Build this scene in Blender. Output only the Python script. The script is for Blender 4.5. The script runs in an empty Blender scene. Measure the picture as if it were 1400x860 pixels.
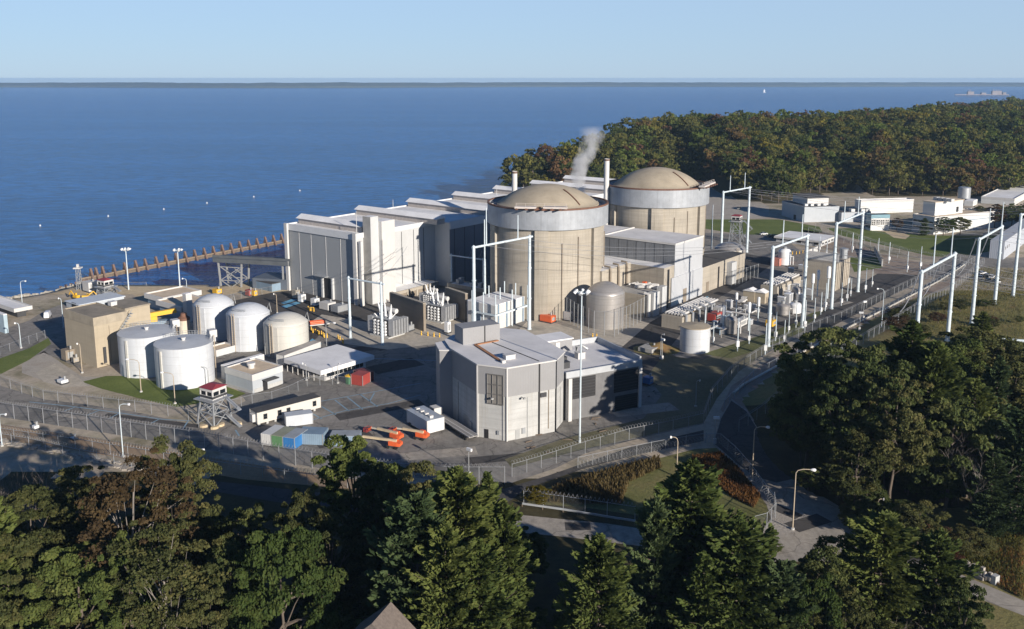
import bpy, math, random
import numpy as np
from mathutils import Vector, Matrix, noise

SC = bpy.context.scene
COL = SC.collection
rnd = random.Random(11)
R = math.radians

# ------------------------------------------------------------------ camera
F, CX, CY, HZ, H = 1250.0, 700.0, 335.0, 107.0, 87.0
TILT = math.atan((CY - HZ) / F)
ct, st = math.cos(TILT), math.sin(TILT)
cam = bpy.data.cameras.new('camera'); camo = bpy.data.objects.new('camera', cam); COL.objects.link(camo)
camo.location = (0, 0, H); camo.rotation_euler = (math.pi / 2 - TILT, 0, 0)
cam.sensor_width = 36; cam.lens = 36 * F / 1400; cam.shift_y = -(430 - CY) / 1400
cam.clip_start = 1; cam.clip_end = 200000
SC.camera = camo

# ------------------------------------------------------------------ sky, sun, exposure
SUN_EL, SUN_AZ = 16.5, 142.0            # azimuth clockwise from +Y: behind the camera's shoulder
w = bpy.data.worlds.new('World'); SC.world = w; w.use_nodes = True
nt = w.node_tree; nt.nodes.clear()
wo = nt.nodes.new('ShaderNodeOutputWorld'); bg = nt.nodes.new('ShaderNodeBackground'); sky = nt.nodes.new('ShaderNodeTexSky')
sky.sky_type = 'NISHITA'; sky.sun_disc = False
sky.sun_elevation = R(SUN_EL); sky.sun_rotation = R(SUN_AZ)
sky.altitude = 400; sky.air_density = 1.0; sky.dust_density = 0.2; sky.ozone_density = 8.0
bg.inputs['Strength'].default_value = 0.060
# pale moisture veil low over the bay, thinning out by 25 degrees up
tc = nt.nodes.new('ShaderNodeTexCoord'); sx = nt.nodes.new('ShaderNodeSeparateXYZ'); nt.links.new(tc.outputs['Generated'], sx.inputs[0])
mr = nt.nodes.new('ShaderNodeMapRange'); mr.interpolation_type = 'SMOOTHSTEP'; nt.links.new(sx.outputs[2], mr.inputs[0])
mr.inputs[1].default_value = .085; mr.inputs[2].default_value = .21; mr.inputs[3].default_value = .6; mr.inputs[4].default_value = 0.0
tn = nt.nodes.new('ShaderNodeMix'); tn.data_type = 'RGBA'; nt.links.new(mr.outputs[0], tn.inputs[0])
tn.inputs[7].default_value = (7.6, 9.9, 12.7, 1)
nt.links.new(sky.outputs[0], tn.inputs[6]); nt.links.new(tn.outputs[2], bg.inputs[0]); nt.links.new(bg.outputs[0], wo.inputs[0])
sd = bpy.data.lights.new('sun', 'SUN'); so = bpy.data.objects.new('sun', sd); COL.objects.link(so)
sd.energy = 5.0; sd.angle = R(0.5); sd.color = (1.0, 0.91, 0.80)
S = Vector((math.cos(R(SUN_EL)) * math.sin(R(SUN_AZ)), math.cos(R(SUN_EL)) * math.cos(R(SUN_AZ)), math.sin(R(SUN_EL))))
so.rotation_euler = S.to_track_quat('Z', 'Y').to_euler(); so.location = (60, -80, 140)
SC.view_settings.view_transform = 'Standard'; SC.view_settings.look = 'None'
SC.view_settings.exposure = 0.45; SC.view_settings.gamma = 1.0; SC.view_settings.use_curve_mapping = False
SC.render.engine = 'CYCLES'
SC.cycles.max_bounces = 6; SC.cycles.diffuse_bounces = 2; SC.cycles.glossy_bounces = 2
SC.cycles.transparent_max_bounces = 24; SC.cycles.volume_bounces = 1

# ------------------------------------------------------------------ survey helpers: sight line to ground point, bearings of the plant grid
def P(px, py, z=0.0):
    a = (px - CX) / F; b = (CY - py) / F
    dy = ct + b * st; dz = -st + b * ct
    t = (z - H) / dz
    return Vector((a * t, dy * t, z))
def Q(x, y, z):
    d = y * ct - (z - H) * st; u = y * st + (z - H) * ct
    return (CX + F * x / d, CY - F * u / d)
AX = R(38)
def axes(deg=38):
    a = R(deg); return Vector((math.sin(a), math.cos(a), 0)), Vector((math.cos(a), -math.sin(a), 0))
def along(C, ax, px):
    a = (px - CX) / F; k = C[1] * ct - (C[2] - H) * st
    return (a * k - C[0]) / (ax[0] - a * ax[1] * ct)
def hgt(C, py):
    b = (CY - py) / F
    return H + C[1] * (b * ct - st) / (ct + b * st)

# ------------------------------------------------------------------ mesh builder
class MB:
    def __init__(s): s.v = []; s.f = []; s.m = []
    def face(s, pts, m=0):
        n = len(s.v); s.v += [tuple(p) for p in pts]; s.f.append(tuple(range(n, n + len(pts)))); s.m.append(m)
    def box(s, x0, x1, y0, y1, z0, z1, m=0, mt=None):
        n = len(s.v)
        s.v += [(x0,y0,z0),(x1,y0,z0),(x1,y1,z0),(x0,y1,z0),(x0,y0,z1),(x1,y0,z1),(x1,y1,z1),(x0,y1,z1)]
        for q in ((3,2,1,0),(0,1,5,4),(1,2,6,5),(2,3,7,6),(3,0,4,7)): s.f.append(tuple(n+i for i in q)); s.m.append(m)
        s.f.append((n+4,n+5,n+6,n+7)); s.m.append(m if mt is None else mt)
        return s
    def bar(s, p, q, w, h=None, m=0):
        p, q = Vector(p), Vector(q); h = h or w; d = (q - p).normalized()
        up = Vector((0,0,1)) if abs(d.z) < .95 else Vector((1,0,0))
        a = d.cross(up).normalized(); b = a.cross(d).normalized(); n = len(s.v)
        for e in (p, q):
            for i, j in ((-1,-1),(1,-1),(1,1),(-1,1)): s.v.append(tuple(e + a*(w/2*i) + b*(h/2*j)))
        for k in ((3,2,1,0),(4,5,6,7),(0,1,5,4),(1,2,6,5),(2,3,7,6),(3,0,4,7)): s.f.append(tuple(n+i for i in k)); s.m.append(m)
        return s
    def prism(s, poly, z0, z1, m=0, mt=None):
        n = len(s.v); k = len(poly)
        zt = z1 if isinstance(z1, (list, tuple)) else [z1]*k
        s.v += [(p[0],p[1],z0) for p in poly] + [(p[0],p[1],zt[i]) for i, p in enumerate(poly)]
        for i in range(k):
            j = (i+1) % k; s.f.append((n+i,n+j,n+k+j,n+k+i)); s.m.append(m)
        s.f.append(tuple(range(n+k, n+2*k))); s.m.append(m if mt is None else mt)
        s.f.append(tuple(range(n+k-1, n-1, -1))); s.m.append(m)
        return s
    def lathe(s, prof, n=24, m=0, c=(0,0), a0=0, a1=math.tau, top=True, bot=False):
        full = abs(a1 - a0 - math.tau) < 1e-6; k = n if full else n + 1; b = len(s.v)
        for r, z in prof:
            for i in range(k):
                a = a0 + (a1 - a0) * i / n; s.v.append((c[0] + r*math.cos(a), c[1] + r*math.sin(a), z))
        for j in range(len(prof)-1):
            for i in range(n):
                i2 = (i+1) % k; s.f.append((b+j*k+i, b+j*k+i2, b+(j+1)*k+i2, b+(j+1)*k+i)); s.m.append(m)
        if full and top and prof[-1][0] > 1e-3: s.f.append(tuple(b+(len(prof)-1)*k+i for i in range(k))); s.m.append(m)
        if full and bot and prof[0][0] > 1e-3: s.f.append(tuple(b+i for i in reversed(range(k)))); s.m.append(m)
        return s
    def tube(s, p, q, r, n=8, r2=None, m=0, caps=True):
        return s.path([p, q], [r, r if r2 is None else r2], n, m, caps)
    def path(s, pts, r, n=6, m=0, caps=True):
        pts = [Vector(p) for p in pts]; rr = r if isinstance(r, (list, tuple)) else [r]*len(pts); b = len(s.v)
        for i, p in enumerate(pts):
            d = (pts[min(i+1, len(pts)-1)] - pts[max(i-1, 0)]).normalized()
            up = Vector((0,0,1)) if abs(d.z) < .95 else Vector((1,0,0))
            a = d.cross(up).normalized(); c = a.cross(d).normalized()
            for k in range(n):
                t = math.tau*k/n; s.v.append(tuple(p + a*(rr[i]*math.cos(t)) - c*(rr[i]*math.sin(t))))
        for i in range(len(pts)-1):
            for k in range(n):
                k2 = (k+1) % n; s.f.append((b+i*n+k, b+i*n+k2, b+(i+1)*n+k2, b+(i+1)*n+k)); s.m.append(m)
        if caps:
            s.f.append(tuple(b+k for k in reversed(range(n)))); s.m.append(m)
            s.f.append(tuple(b+(len(pts)-1)*n+k for k in range(n))); s.m.append(m)
        return s
    def mesh(s, name, mats, smooth=0):
        me = bpy.data.meshes.new(name); me.from_pydata(s.v, [], s.f)
        for mm in (mats if isinstance(mats, (list, tuple)) else [mats]): me.materials.append(mm)
        if any(s.m): me.polygons.foreach_set('material_index', s.m)
        if smooth:
            me.polygons.foreach_set('use_smooth', [True]*len(s.f)); me.set_sharp_from_angle(angle=R(smooth))
        me.update(); return me
    def build(s, name, mats, parent=None, loc=None, rz=None, smooth=0):
        o = bpy.data.objects.new(name, s.mesh(name, mats, smooth)); COL.objects.link(o)
        if parent: o.parent = parent
        if loc is not None: o.location = loc
        if rz is not None: o.rotation_euler = (0, 0, rz)
        return o

def tag(o, label=None, cat=None, group=None, kind=None):
    if label: o['label'] = label
    if cat: o['category'] = cat
    if group: o['group'] = group
    if kind: o['kind'] = kind
    return o
def thing(name, label, cat, loc=(0,0,0), rz=0.0, group=None):
    o = bpy.data.objects.new(name, None); COL.objects.link(o); o.empty_display_size = .5
    o.location = loc; o.rotation_euler = (0, 0, rz)
    return tag(o, label, cat, group)
def kids(o): return [c for c in bpy.data.objects if c.parent == o]
def dup(root, loc, rz=None, label=None, group=None, scale=None, tree=None):
    r = root.copy(); COL.objects.link(r); r.location = loc
    if rz is not None: r.rotation_euler = (0, 0, rz)
    if scale is not None: r.scale = scale if isinstance(scale, (tuple, list)) else (scale,)*3
    if label: r['label'] = label
    if group: r['group'] = group
    for ch, subs in (tree or [(c, kids(c)) for c in kids(root)]):
        c = ch.copy(); COL.objects.link(c); c.parent = r
        for g in subs:
            d = g.copy(); COL.objects.link(d); d.parent = c
    return r
class Gang:
    """first placement uses the model itself, later ones are copies"""
    def __init__(s, root): s.root = root; s.tree = [(c, kids(c)) for c in kids(root)]; s.used = False
    def put(s, loc, rz=0.0, label=None, group=None, scale=None):
        if s.used: return dup(s.root, loc, rz, label, group, scale, s.tree)
        s.used = True; r = s.root; r.location = loc; r.rotation_euler = (0, 0, rz)
        if scale is not None: r.scale = scale if isinstance(scale, (tuple, list)) else (scale,)*3
        if label: r['label'] = label
        if group: r['group'] = group
        return r

# ------------------------------------------------------------------ materials
def base_mat(name):
    m = bpy.data.materials.new(name); m.use_nodes = True
    n = m.node_tree.nodes; return m, n, m.node_tree.links, n['Principled BSDF']
def node(n, t, **k):
    x = n.new(t)
    for a, b in k.items(): setattr(x, a, b)
    return x
def texco(n, l, world=False, sc=(1,1,1)):
    if world: o = node(n, 'ShaderNodeNewGeometry').outputs['Position']
    else: o = node(n, 'ShaderNodeTexCoord').outputs['Object']
    mp = node(n, 'ShaderNodeMapping'); mp.inputs['Scale'].default_value = sc; l.new(o, mp.inputs['Vector']); return mp.outputs[0]
def noise_n(n, l, vec, scale, detail=4, rough=.6):
    t = node(n, 'ShaderNodeTexNoise'); t.inputs['Scale'].default_value = scale; t.inputs['Detail'].default_value = detail
    t.inputs['Roughness'].default_value = rough; l.new(vec, t.inputs['Vector']); return t.outputs['Fac']
def ramp(n, l, fac, stops):
    r = node(n, 'ShaderNodeValToRGB'); l.new(fac, r.inputs[0]); e = r.color_ramp.elements
    while len(e) < len(stops): e.new(.5)
    for i, (p, c) in enumerate(stops):
        e[i].position = p; e[i].color = (c[0], c[1], c[2], 1) if isinstance(c, (tuple, list)) else (c, c, c, 1)
    return r.outputs[0]
def mixc(n, l, fac, a, b, mode='MIX'):
    x = node(n, 'ShaderNodeMix', data_type='RGBA', blend_type=mode)
    if isinstance(fac, (int, float)): x.inputs[0].default_value = fac
    else: l.new(fac, x.inputs[0])
    for i, c in ((6, a), (7, b)):
        if isinstance(c, (tuple, list)): x.inputs[i].default_value = (c[0], c[1], c[2], 1)
        else: l.new(c, x.inputs[i])
    return x.outputs[2]
def sc3(c, k): return tuple(min(1, x*k) for x in c)
MATS = {}
def M(name, col, rough=.7, metal=0.0, var=.18, scale=.35, streak=0.0, dirt=None, bands=0.0, corr=0.0, bump=0.0, world=False, spec=.5, seam=0.0):
    """weathered paint / concrete / metal: blotches, run-off streaks, lift lines, ribs"""
    if name in MATS: return MATS[name]
    m, n, l, b = base_mat(name); MATS[name] = m
    v = texco(n, l, world)
    f = noise_n(n, l, v, scale, 6, .65)
    c = ramp(n, l, f, [(.3, sc3(col, 1-var)), (.7, sc3(col, 1+var*.7))])
    if streak:
        v2 = texco(n, l, world, (1.6, 1.6, .06)); f2 = noise_n(n, l, v2, 1.0, 5, .7)
        c = mixc(n, l, ramp(n, l, f2, [(.5, 0.0), (.72, streak)]), c, dirt or sc3(col, .45))
    if bands:
        v3 = texco(n, l, world, (.02, .02, 1)); f3 = noise_n(n, l, v3, .9, 3, .7)
        c = mixc(n, l, ramp(n, l, f3, [(.42, 0.0), (.6, bands)]), c, sc3(col, .72))
    if seam:
        s2 = node(n, 'ShaderNodeSeparateXYZ'); l.new(texco(n, l, world), s2.inputs[0])
        m1 = node(n, 'ShaderNodeMath', operation='PINGPONG'); l.new(s2.outputs[2], m1.inputs[0]); m1.inputs[1].default_value = seam/2
        sv = noise_n(n, l, texco(n, l, world, (.3,.3,1)), .8, 3, .6)
        m2 = node(n, 'ShaderNodeMath', operation='MULTIPLY'); l.new(ramp(n, l, m1.outputs[0], [(.04, .55), (.10, 0.0)]), m2.inputs[0]); l.new(sv, m2.inputs[1])
        c = mixc(n, l, m2.outputs[0], c, sc3(col, .5))
    if corr:
        sp = node(n, 'ShaderNodeSeparateXYZ'); l.new(texco(n, l, world), sp.inputs[0])
        ad = node(n, 'ShaderNodeMath', operation='ADD'); l.new(sp.outputs[0], ad.inputs[0]); l.new(sp.outputs[1], ad.inputs[1])
        mu = node(n, 'ShaderNodeMath', operation='MULTIPLY'); l.new(ad.outputs[0], mu.inputs[0]); mu.inputs[1].default_value = math.tau/corr
        sn = node(n, 'ShaderNodeMath', operation='SINE'); l.new(mu.outputs[0], sn.inputs[0])
        bp = node(n, 'ShaderNodeBump'); bp.inputs['Strength'].default_value = .22; bp.inputs['Distance'].default_value = .05
        l.new(sn.outputs[0], bp.inputs['Height']); l.new(bp.outputs[0], b.inputs['Normal'])
    elif bump:
        bp = node(n, 'ShaderNodeBump'); bp.inputs['Strength'].default_value = bump; bp.inputs['Distance'].default_value = .1
        l.new(noise_n(n, l, v, scale*8, 5, .7), bp.inputs['Height']); l.new(bp.outputs[0], b.inputs['Normal'])
    l.new(c, b.inputs['Base Color'])
    b.inputs['Roughness'].default_value = rough; b.inputs['Metallic'].default_value = metal; b.inputs['Specular IOR Level'].default_value = spec
    return m
white   = M('white_paint', (0.563,0.554,0.537), .55, var=.06, streak=.25, dirt=(.45,.42,.36))
tankw   = M('tank_white_paint', (.55,.575,.605), .5, var=.08, scale=.2, streak=.4, dirt=(.40,.39,.36), bands=.12, seam=2.4)
tankc   = M('tank_cream_paint', (.54,.53,.485), .5, var=.07, scale=.2, streak=.3, dirt=(.42,.34,.24), seam=2.4)
roofw   = M('white_membrane_roof', (.80,.795,.79), .8, var=.16, scale=.12, dirt=(.4,.4,.4))
roofg   = M('grey_membrane_roof', (.68,.67,.665), .85, var=.14, scale=.15)
rooft   = M('tan_gravel_roof', (.62,.50,.36), .95, var=.2, scale=.25)
roofd   = M('dark_roof_felt', (.07,.068,.068), .9, var=.3, scale=.3)
siding  = M('grey_ribbed_siding', (0.297,0.310,0.320), .6, var=.04, scale=.1)
siding_shade = M('shade_darkened_siding', (.17,.19,.225), .5, var=.08, scale=.1, corr=1.2)  # grey siding darkened and blued to carry the containment's cast shade
sidingl = M('light_panel_siding', (0.495,0.504,0.504), .55, var=.07, scale=.15, corr=.8, streak=.15)
sidingw = M('taupe_ribbed_siding', (.27,.27,.275), .6, var=.05, scale=.2, corr=.7)
collarm = M('weathered_zinc_cladding', (.35,.37,.395), .55, metal=.15, var=.2, scale=.25, streak=.7, dirt=(.25,.262,.28))
conc    = M('tan_concrete', (0.396,0.356,0.293), .85, var=.22, scale=.06, streak=.6, dirt=(.22,.195,.155), bands=.4, seam=3.1)
domec   = M('dome_concrete', (0.389,0.332,0.247), .9, var=.3, scale=.07, streak=.2, dirt=(.25,.2,.14))
concw   = M('beige_concrete', (0.418,0.356,0.261), .85, var=.1, scale=.15, streak=.3, dirt=(.25,.21,.15), bands=.25)
concl   = M('pale_stained_concrete', (.46,.465,.455), .85, var=.16, scale=.2, streak=.45, dirt=(.3,.26,.2), bands=.4, seam=2.6)
concg   = M('grey_concrete', (.36,.35,.33), .9, var=.2, scale=.3, streak=.2)
brownw  = M('brown_block_wall', (.24,.2,.155), .85, var=.12, scale=.3, bands=.3)
steelw  = M('galvanised_steel', (0.399,0.418,0.437), .45, metal=.4, var=.15, scale=.4, streak=.2)
stain   = M('stainless_tank_skin', (.43,.41,.39), .4, metal=.45, var=.12, scale=.2, streak=.35, dirt=(.25,.2,.15), bands=.25, seam=2.2)
polew   = M('pale_blue_white_pole_paint', (.56,.64,.68), .55, var=.14, scale=.6, streak=.35, dirt=(.34,.36,.36))
radg    = M('radiator_grey', (.42,.43,.44), .5, var=.15, scale=.8, streak=.2)
lampg   = M('grey_lamp_metal', (.38,.39,.39), .5, metal=.3, var=.1)
lampt   = M('tan_lamp_pole', (.42,.35,.26), .6, var=.1)
lampw   = M('lamp_white_lens', (.75,.76,.76), .3, var=.03)
dark    = M('dark_recess', (.018,.018,.02), .6, var=.2)
glassd  = M('dark_window_glass', (.012,.016,.02), .08, var=.2)
louvm   = M('dark_louvre', (.045,.046,.05), .6, var=.2, corr=0)
rust    = M('rusted_steel', (.17,.085,.055), .8, var=.3, scale=1.2)
rustb   = M('rusty_pile_paint', (.16,.105,.08), .8, var=.3, scale=1.0)
redp    = M('red_paint', (.33,.055,.045), .5, var=.15)
redroof = M('dark_red_roof', (.26,.04,.05), .6, var=.12)
salmon  = M('salmon_panel', (.5,.19,.14), .7, var=.12)
orange  = M('orange_paint', (.72,.13,.04), .45, var=.12)
yellow  = M('yellow_paint', (.72,.42,.03), .5, var=.1)
cream   = M('cream_siding', (.56,.54,.49), .65, var=.05, corr=.5)
greenp  = M('green_paint', (.06,.17,.09), .6, var=.15, corr=.5)
bluep   = M('blue_paint', (.035,.17,.42), .55, var=.15, corr=.5)
greyb   = M('blue_grey_paint', (.20,.28,.36), .55, var=.12, corr=.5)
silverc = M('silver_container_paint', (.5,.53,.56), .5, var=.08, corr=.5)
whitec  = M('white_container_paint', (0.594,0.594,0.576), .55, var=.08, corr=.5, streak=.2)
black   = M('black_rubber', (.015,.015,.015), .8, var=.2)
bluel   = M('light_blue_line_paint', (.22,.33,.41), .7, var=.25, scale=1.5)
bluepad = M('bright_blue_pad_paint', (.16,.42,.6), .7, var=.15, scale=.6)
insul   = M('porcelain_grey', (.5,.5,.5), .3, var=.1)
wood    = M('weathered_timber', (.15,.115,.085), .85, var=.3, scale=.8)
tealp   = M('teal_fascia', (.16,.3,.36), .5, var=.1)
carw    = M('car_white_paint', (.72,.73,.74), .25, var=.03)
cars_   = M('car_silver_paint', (.38,.4,.42), .25, metal=.5, var=.03)
card    = M('car_dark_paint', (.03,.035,.045), .25, var=.05)
shingle = M('brown_shingle_roof', (.17,.14,.12), .95, var=.3, scale=2.5, bump=.5)
wirem   = M('wire_metal', (.30,.31,.33), .5, var=.05)

def chain_mat(name, col, a):
    m, n, l, b = base_mat(name)
    b.inputs['Base Color'].default_value = (*col, 1); b.inputs['Roughness'].default_value = .5; b.inputs['Metallic'].default_value = .3
    t = node(n, 'ShaderNodeBsdfTransparent'); mx = node(n, 'ShaderNodeMixShader')
    f = noise_n(n, l, texco(n, l, True), 1.2, 3, .7)
    l.new(ramp(n, l, f, [(.3, a*.7), (.7, a*1.3)]), mx.inputs[0]); l.new(t.outputs[0], mx.inputs[1]); l.new(b.outputs[0], mx.inputs[2])
    l.new(mx.outputs[0], n['Material Output'].inputs[0]); return m
chain = chain_mat('chain_link_mesh', (.26,.28,.29), .09)
HAZE = 6.0e-5
# ================================================================== THE SETTING
def sstep(a, b, x): t = np.clip((x-a)/(b-a), 0, 1); return t*t*(3-2*t)
A_tb = P(397.5, 396.3); UU, VV = axes(37.8)
_sh = [P(x, y, -2) for x, y in ((-260,440),(-120,428),(0,413),(50,405),(95,394),(110,390),(130,390),(155,392),(200,392),(283,390),(300,393))]
_b1 = A_tb - VV*33; _b2 = _b1 + UU*235
SHORE = [(-900, 60), (-900, 430)] + [(p.x, p.y) for p in _sh] + [(_b1.x, _b1.y), (_b2.x, _b2.y), (12, 640), (-24, 692), (8, 775), (40, 830), (112, 945), (165, 1050), (235, 1075), (300, 1080), (345, 1100), (490, 1260), (660, 1420), (1010, 1880), (1500, 2300), (4200, 2600), (4200, 60)]
def poly_sd(poly, X, Y):
    """signed distance, positive inside"""
    ins = np.zeros(X.shape, bool); d2 = np.full(X.shape, 1e18); n = len(poly)
    for i in range(n):
        x0, y0 = poly[i]; x1, y1 = poly[(i+1) % n]
        dx, dy = x1-x0, y1-y0; t = np.clip(((X-x0)*dx+(Y-y0)*dy)/(dx*dx+dy*dy+1e-9), 0, 1)
        d2 = np.minimum(d2, (X-x0-t*dx)**2 + (Y-y0-t*dy)**2)
        c = ((y0 > Y) != (y1 > Y)) & (X < dx*(Y-y0)/(dy if abs(dy) > 1e-9 else 1e-9) + x0)
        ins ^= c
    return np.where(ins, 1, -1)*np.sqrt(d2)
_fb = [P(x, y) for x, y in ((668,262),(720,262),(800,262),(900,256),(960,252),(1000,270),(1040,276),(1062,278),(1100,266),(1140,262),(1165,258),(1185,266),(1240,266),(1300,268),(1345,268),(1400,264),(1500,262))]
FBX = np.array([p.x for p in _fb]); FBY = np.array([p.y for p in _fb])
_fl = [P(x, y) for x, y in ((1090,730),(1010,620),(985,545),(1055,490),(1150,447),(1250,397),(1300,372))]
_fl = sorted(_fl, key=lambda p: p.y)
FLX = np.array([p.x for p in _fl]); FLY = np.array([p.y for p in _fl])
def ground_np(X, Y, SD=None):
    SD = poly_sd(SHORE, X, Y) if SD is None else SD
    fr = Y - np.interp(X, FBX, FBY)
    z = 20*sstep(0, 230, fr) * sstep(-60, 60, X) + 5*sstep(0, 40, fr)*sstep(-60, 20, X)
    d = X - np.interp(Y, FLY, FLX)
    z = z + 5.0*sstep(6, 32, d)*sstep(372, 335, Y)*sstep(175, 215, Y)
    land = sstep(0, 1, SD/(5 + 26*sstep(4, -24, X)*sstep(600, 640, Y)))
    return z*sstep(0, 25, SD) - 16*(1-land)
def gz(x, y): return float(ground_np(np.array([float(x)]), np.array([float(y)]))[0])
def PG(px, py):
    """sight line to the terrain"""
    z = 0.0
    for _ in range(12): p = P(px, py, z); z = .5*z + .5*gz(p.x, p.y)
    p = P(px, py, z); return p

def ground_mat(name, stops, sc=.05, sc2=.6, rough=.95, bump=.4, extra=None):
    m, n, l, b = base_mat(name); v = texco(n, l, True)
    f1 = noise_n(n, l, v, sc, 6, .65); f2 = noise_n(n, l, v, sc2, 6, .75)
    c = ramp(n, l, f1, stops)
    c = mixc(n, l, .55, c, ramp(n, l, f2, [(.25, .25), (.75, .8)]), 'OVERLAY')
    if extra:
        f3 = noise_n(n, l, v, extra[1], 5, .7); c = mixc(n, l, ramp(n, l, f3, [(extra[2], 0.0), (extra[2]+.12, extra[3])]), c, extra[0])
    if 'asphalt' in name or 'road' in name:
        vo = node(n, 'ShaderNodeTexVoronoi', feature='DISTANCE_TO_EDGE'); vo.inputs['Scale'].default_value = .085; vo.inputs['Randomness'].default_value = 1
        wv = node(n, 'ShaderNodeMix', data_type='VECTOR'); wv.inputs[0].default_value = .12
        nv = node(n, 'ShaderNodeTexNoise'); nv.inputs['Scale'].default_value = .3; l.new(v, nv.inputs['Vector']); sv = node(n, 'ShaderNodeVectorMath', operation='MULTIPLY_ADD')
        l.new(nv.outputs['Color'], sv.inputs[0]); sv.inputs[1].default_value = (4,4,0); l.new(v, sv.inputs[2]); l.new(sv.outputs[0], vo.inputs['Vector'])
        c = mixc(n, l, ramp(n, l, vo.outputs['Distance'], [(.006, .55), (.014, 0.0)]), c, sc3(stops[0][1], .45))
        st_ = noise_n(n, l, texco(n, l, True, (.5, .03, 1)), 1.0, 4, .7); c = mixc(n, l, ramp(n, l, st_, [(.52, 0.0), (.7, .35)]), c, sc3(stops[0][1], .55))
    l.new(c, b.inputs['Base Color']); b.inputs['Roughness'].default_value = rough; b.inputs['Specular IOR Level'].default_value = .2
    bp = node(n, 'ShaderNodeBump'); bp.inputs['Strength'].default_value = bump; bp.inputs['Distance'].default_value = .25
    l.new(f2, bp.inputs['Height']); l.new(bp.outputs[0], b.inputs['Normal']); return m
g_soil  = ground_mat('gravelly_soil', [(.3, (0.324,0.268,0.196)), (.5, (0.426,0.365,0.287)), (.7, (0.342,0.308,0.212))], extra=((.11,.11,.045), .03, .52, .6))
g_wood  = ground_mat('leaf_litter', [(.3, (.04,.034,.02)), (.6, (.075,.065,.03)), (.8, (.06,.07,.025))], .12, 1.2)
g_hill  = ground_mat('rough_hillside_grass', [(.3, (.12,.125,.045)), (.5, (.215,.19,.075)), (.72, (.24,.17,.08))], .06, 1.1, bump=1.0, extra=((.2,.095,.045), .05, .56, .7))  # sun on the slope put into a brighter grass colour
g_grass = ground_mat('mown_grass', [(.3, (0.094,0.125,0.031)), (.6, (0.138,0.169,0.044)), (.75, (0.188,0.181,0.075))], .08, 1.3, bump=.6)
g_asph  = ground_mat('worn_asphalt', [(.28, (0.151,0.141,0.129)), (.45, (0.224,0.211,0.190)), (.55, (0.241,0.224,0.204)), (.72, (0.291,0.272,0.246))], .05, .5, bump=.2, extra=((.115,.11,.104), .035, .55, .75))
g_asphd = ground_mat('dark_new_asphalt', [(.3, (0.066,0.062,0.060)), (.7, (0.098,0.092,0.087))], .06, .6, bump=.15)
g_road  = ground_mat('patched_road', [(.3, (0.285,0.255,0.222)), (.5, (0.343,0.311,0.267)), (.7, (0.402,0.359,0.297))], .09, .6, bump=.15, extra=((.10,.095,.09), .1, .55, .5))
g_concp = ground_mat('pale_concrete_apron', [(.3, (0.381,0.349,0.293)), (.6, (0.479,0.430,0.356))], .07, .5, bump=.1, extra=((.2,.19,.17), .05, .55, .6))
g_grav  = ground_mat('grey_gravel', [(.3, (0.290,0.260,0.226)), (.5, (0.410,0.374,0.325)), (.7, (0.341,0.300,0.249))], .09, 2.2, bump=.9)
g_dirt  = ground_mat('brown_dirt_strip', [(.3, (.25,.17,.10)), (.6, (.34,.24,.15)), (.8, (.28,.22,.15))], .08, 1.2, bump=.5)
g_ballast = ground_mat('brown_ballast', [(.3, (0.220,0.172,0.139)), (.5, (0.298,0.239,0.194)), (.7, (0.345,0.299,0.251))], .12, 2.0, bump=.8)
g_sand  = ground_mat('sandy_fill', [(.3, (0.435,0.341,0.217)), (.6, (0.536,0.435,0.290))], .05, .5, bump=.3)
g_rock  = ground_mat('riprap', [(.3, (0.240,0.228,0.204)), (.5, (0.432,0.408,0.360)), (.7, (0.312,0.288,0.252))], .3, 2.0, bump=1.0)

# terrain sheet: fine over the plant, coarse towards the far woods
xs = np.concatenate([np.arange(-900, -340, 40), np.arange(-340, 340, 3.5), np.arange(340, 1000, 14), np.arange(1000, 4201, 80)])
ys = np.concatenate([np.arange(60, 500, 3.5), np.arange(500, 1100, 10), np.arange(1100, 2700, 40)])
X, Y = np.meshgrid(xs, ys); SD = poly_sd(SHORE, X, Y); Z = ground_np(X, Y, SD)
nx, ny = len(xs), len(ys)
idx = np.arange(nx*ny).reshape(ny, nx)
q = np.stack([idx[:-1,:-1], idx[:-1,1:], idx[1:,1:], idx[1:,:-1]], -1).reshape(-1, 4)
me = bpy.data.meshes.new('ground'); me.from_pydata(np.stack([X,Y,Z], -1).reshape(-1,3).tolist(), [], q.tolist())
for mm in (g_soil, g_wood, g_hill, g_rock, g_sand): me.materials.append(mm)
xc, yc, sc_ = X.reshape(-1)[q].mean(1), Y.reshape(-1)[q].mean(1), SD.reshape(-1)[q].mean(1)
mi = np.zeros(len(q), int); _nz = np.array([9*noise.noise((x*.035, 0, 1)) + 7*noise.noise((x*.16, y*.16, 4)) for x, y in zip(xc, yc)])
mi[(yc + _nz < 190) | (yc - np.interp(xc, FBX, FBY) > -6)] = 1
dd = xc - np.interp(yc, FLY, FLX)
mi[(dd > 5) & (yc < 372) & (yc + _nz > 232)] = 2; mi[(dd > 5) & (yc + _nz <= 232) & (yc > 150)] = 1; mi[(xc + _nz*.4 > 72) & (yc + _nz*.5 < 176)] = 2
mi[(sc_ < 45) & (xc < -60) & (yc > 365)] = 4
mi[(sc_ < 6) & (xc < 0)] = 3
me.polygons.foreach_set('material_index', mi); me.polygons.foreach_set('use_smooth', [True]*len(q)); me.update()
go = bpy.data.objects.new('ground', me); COL.objects.link(go); tag(go, kind='structure')

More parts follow.
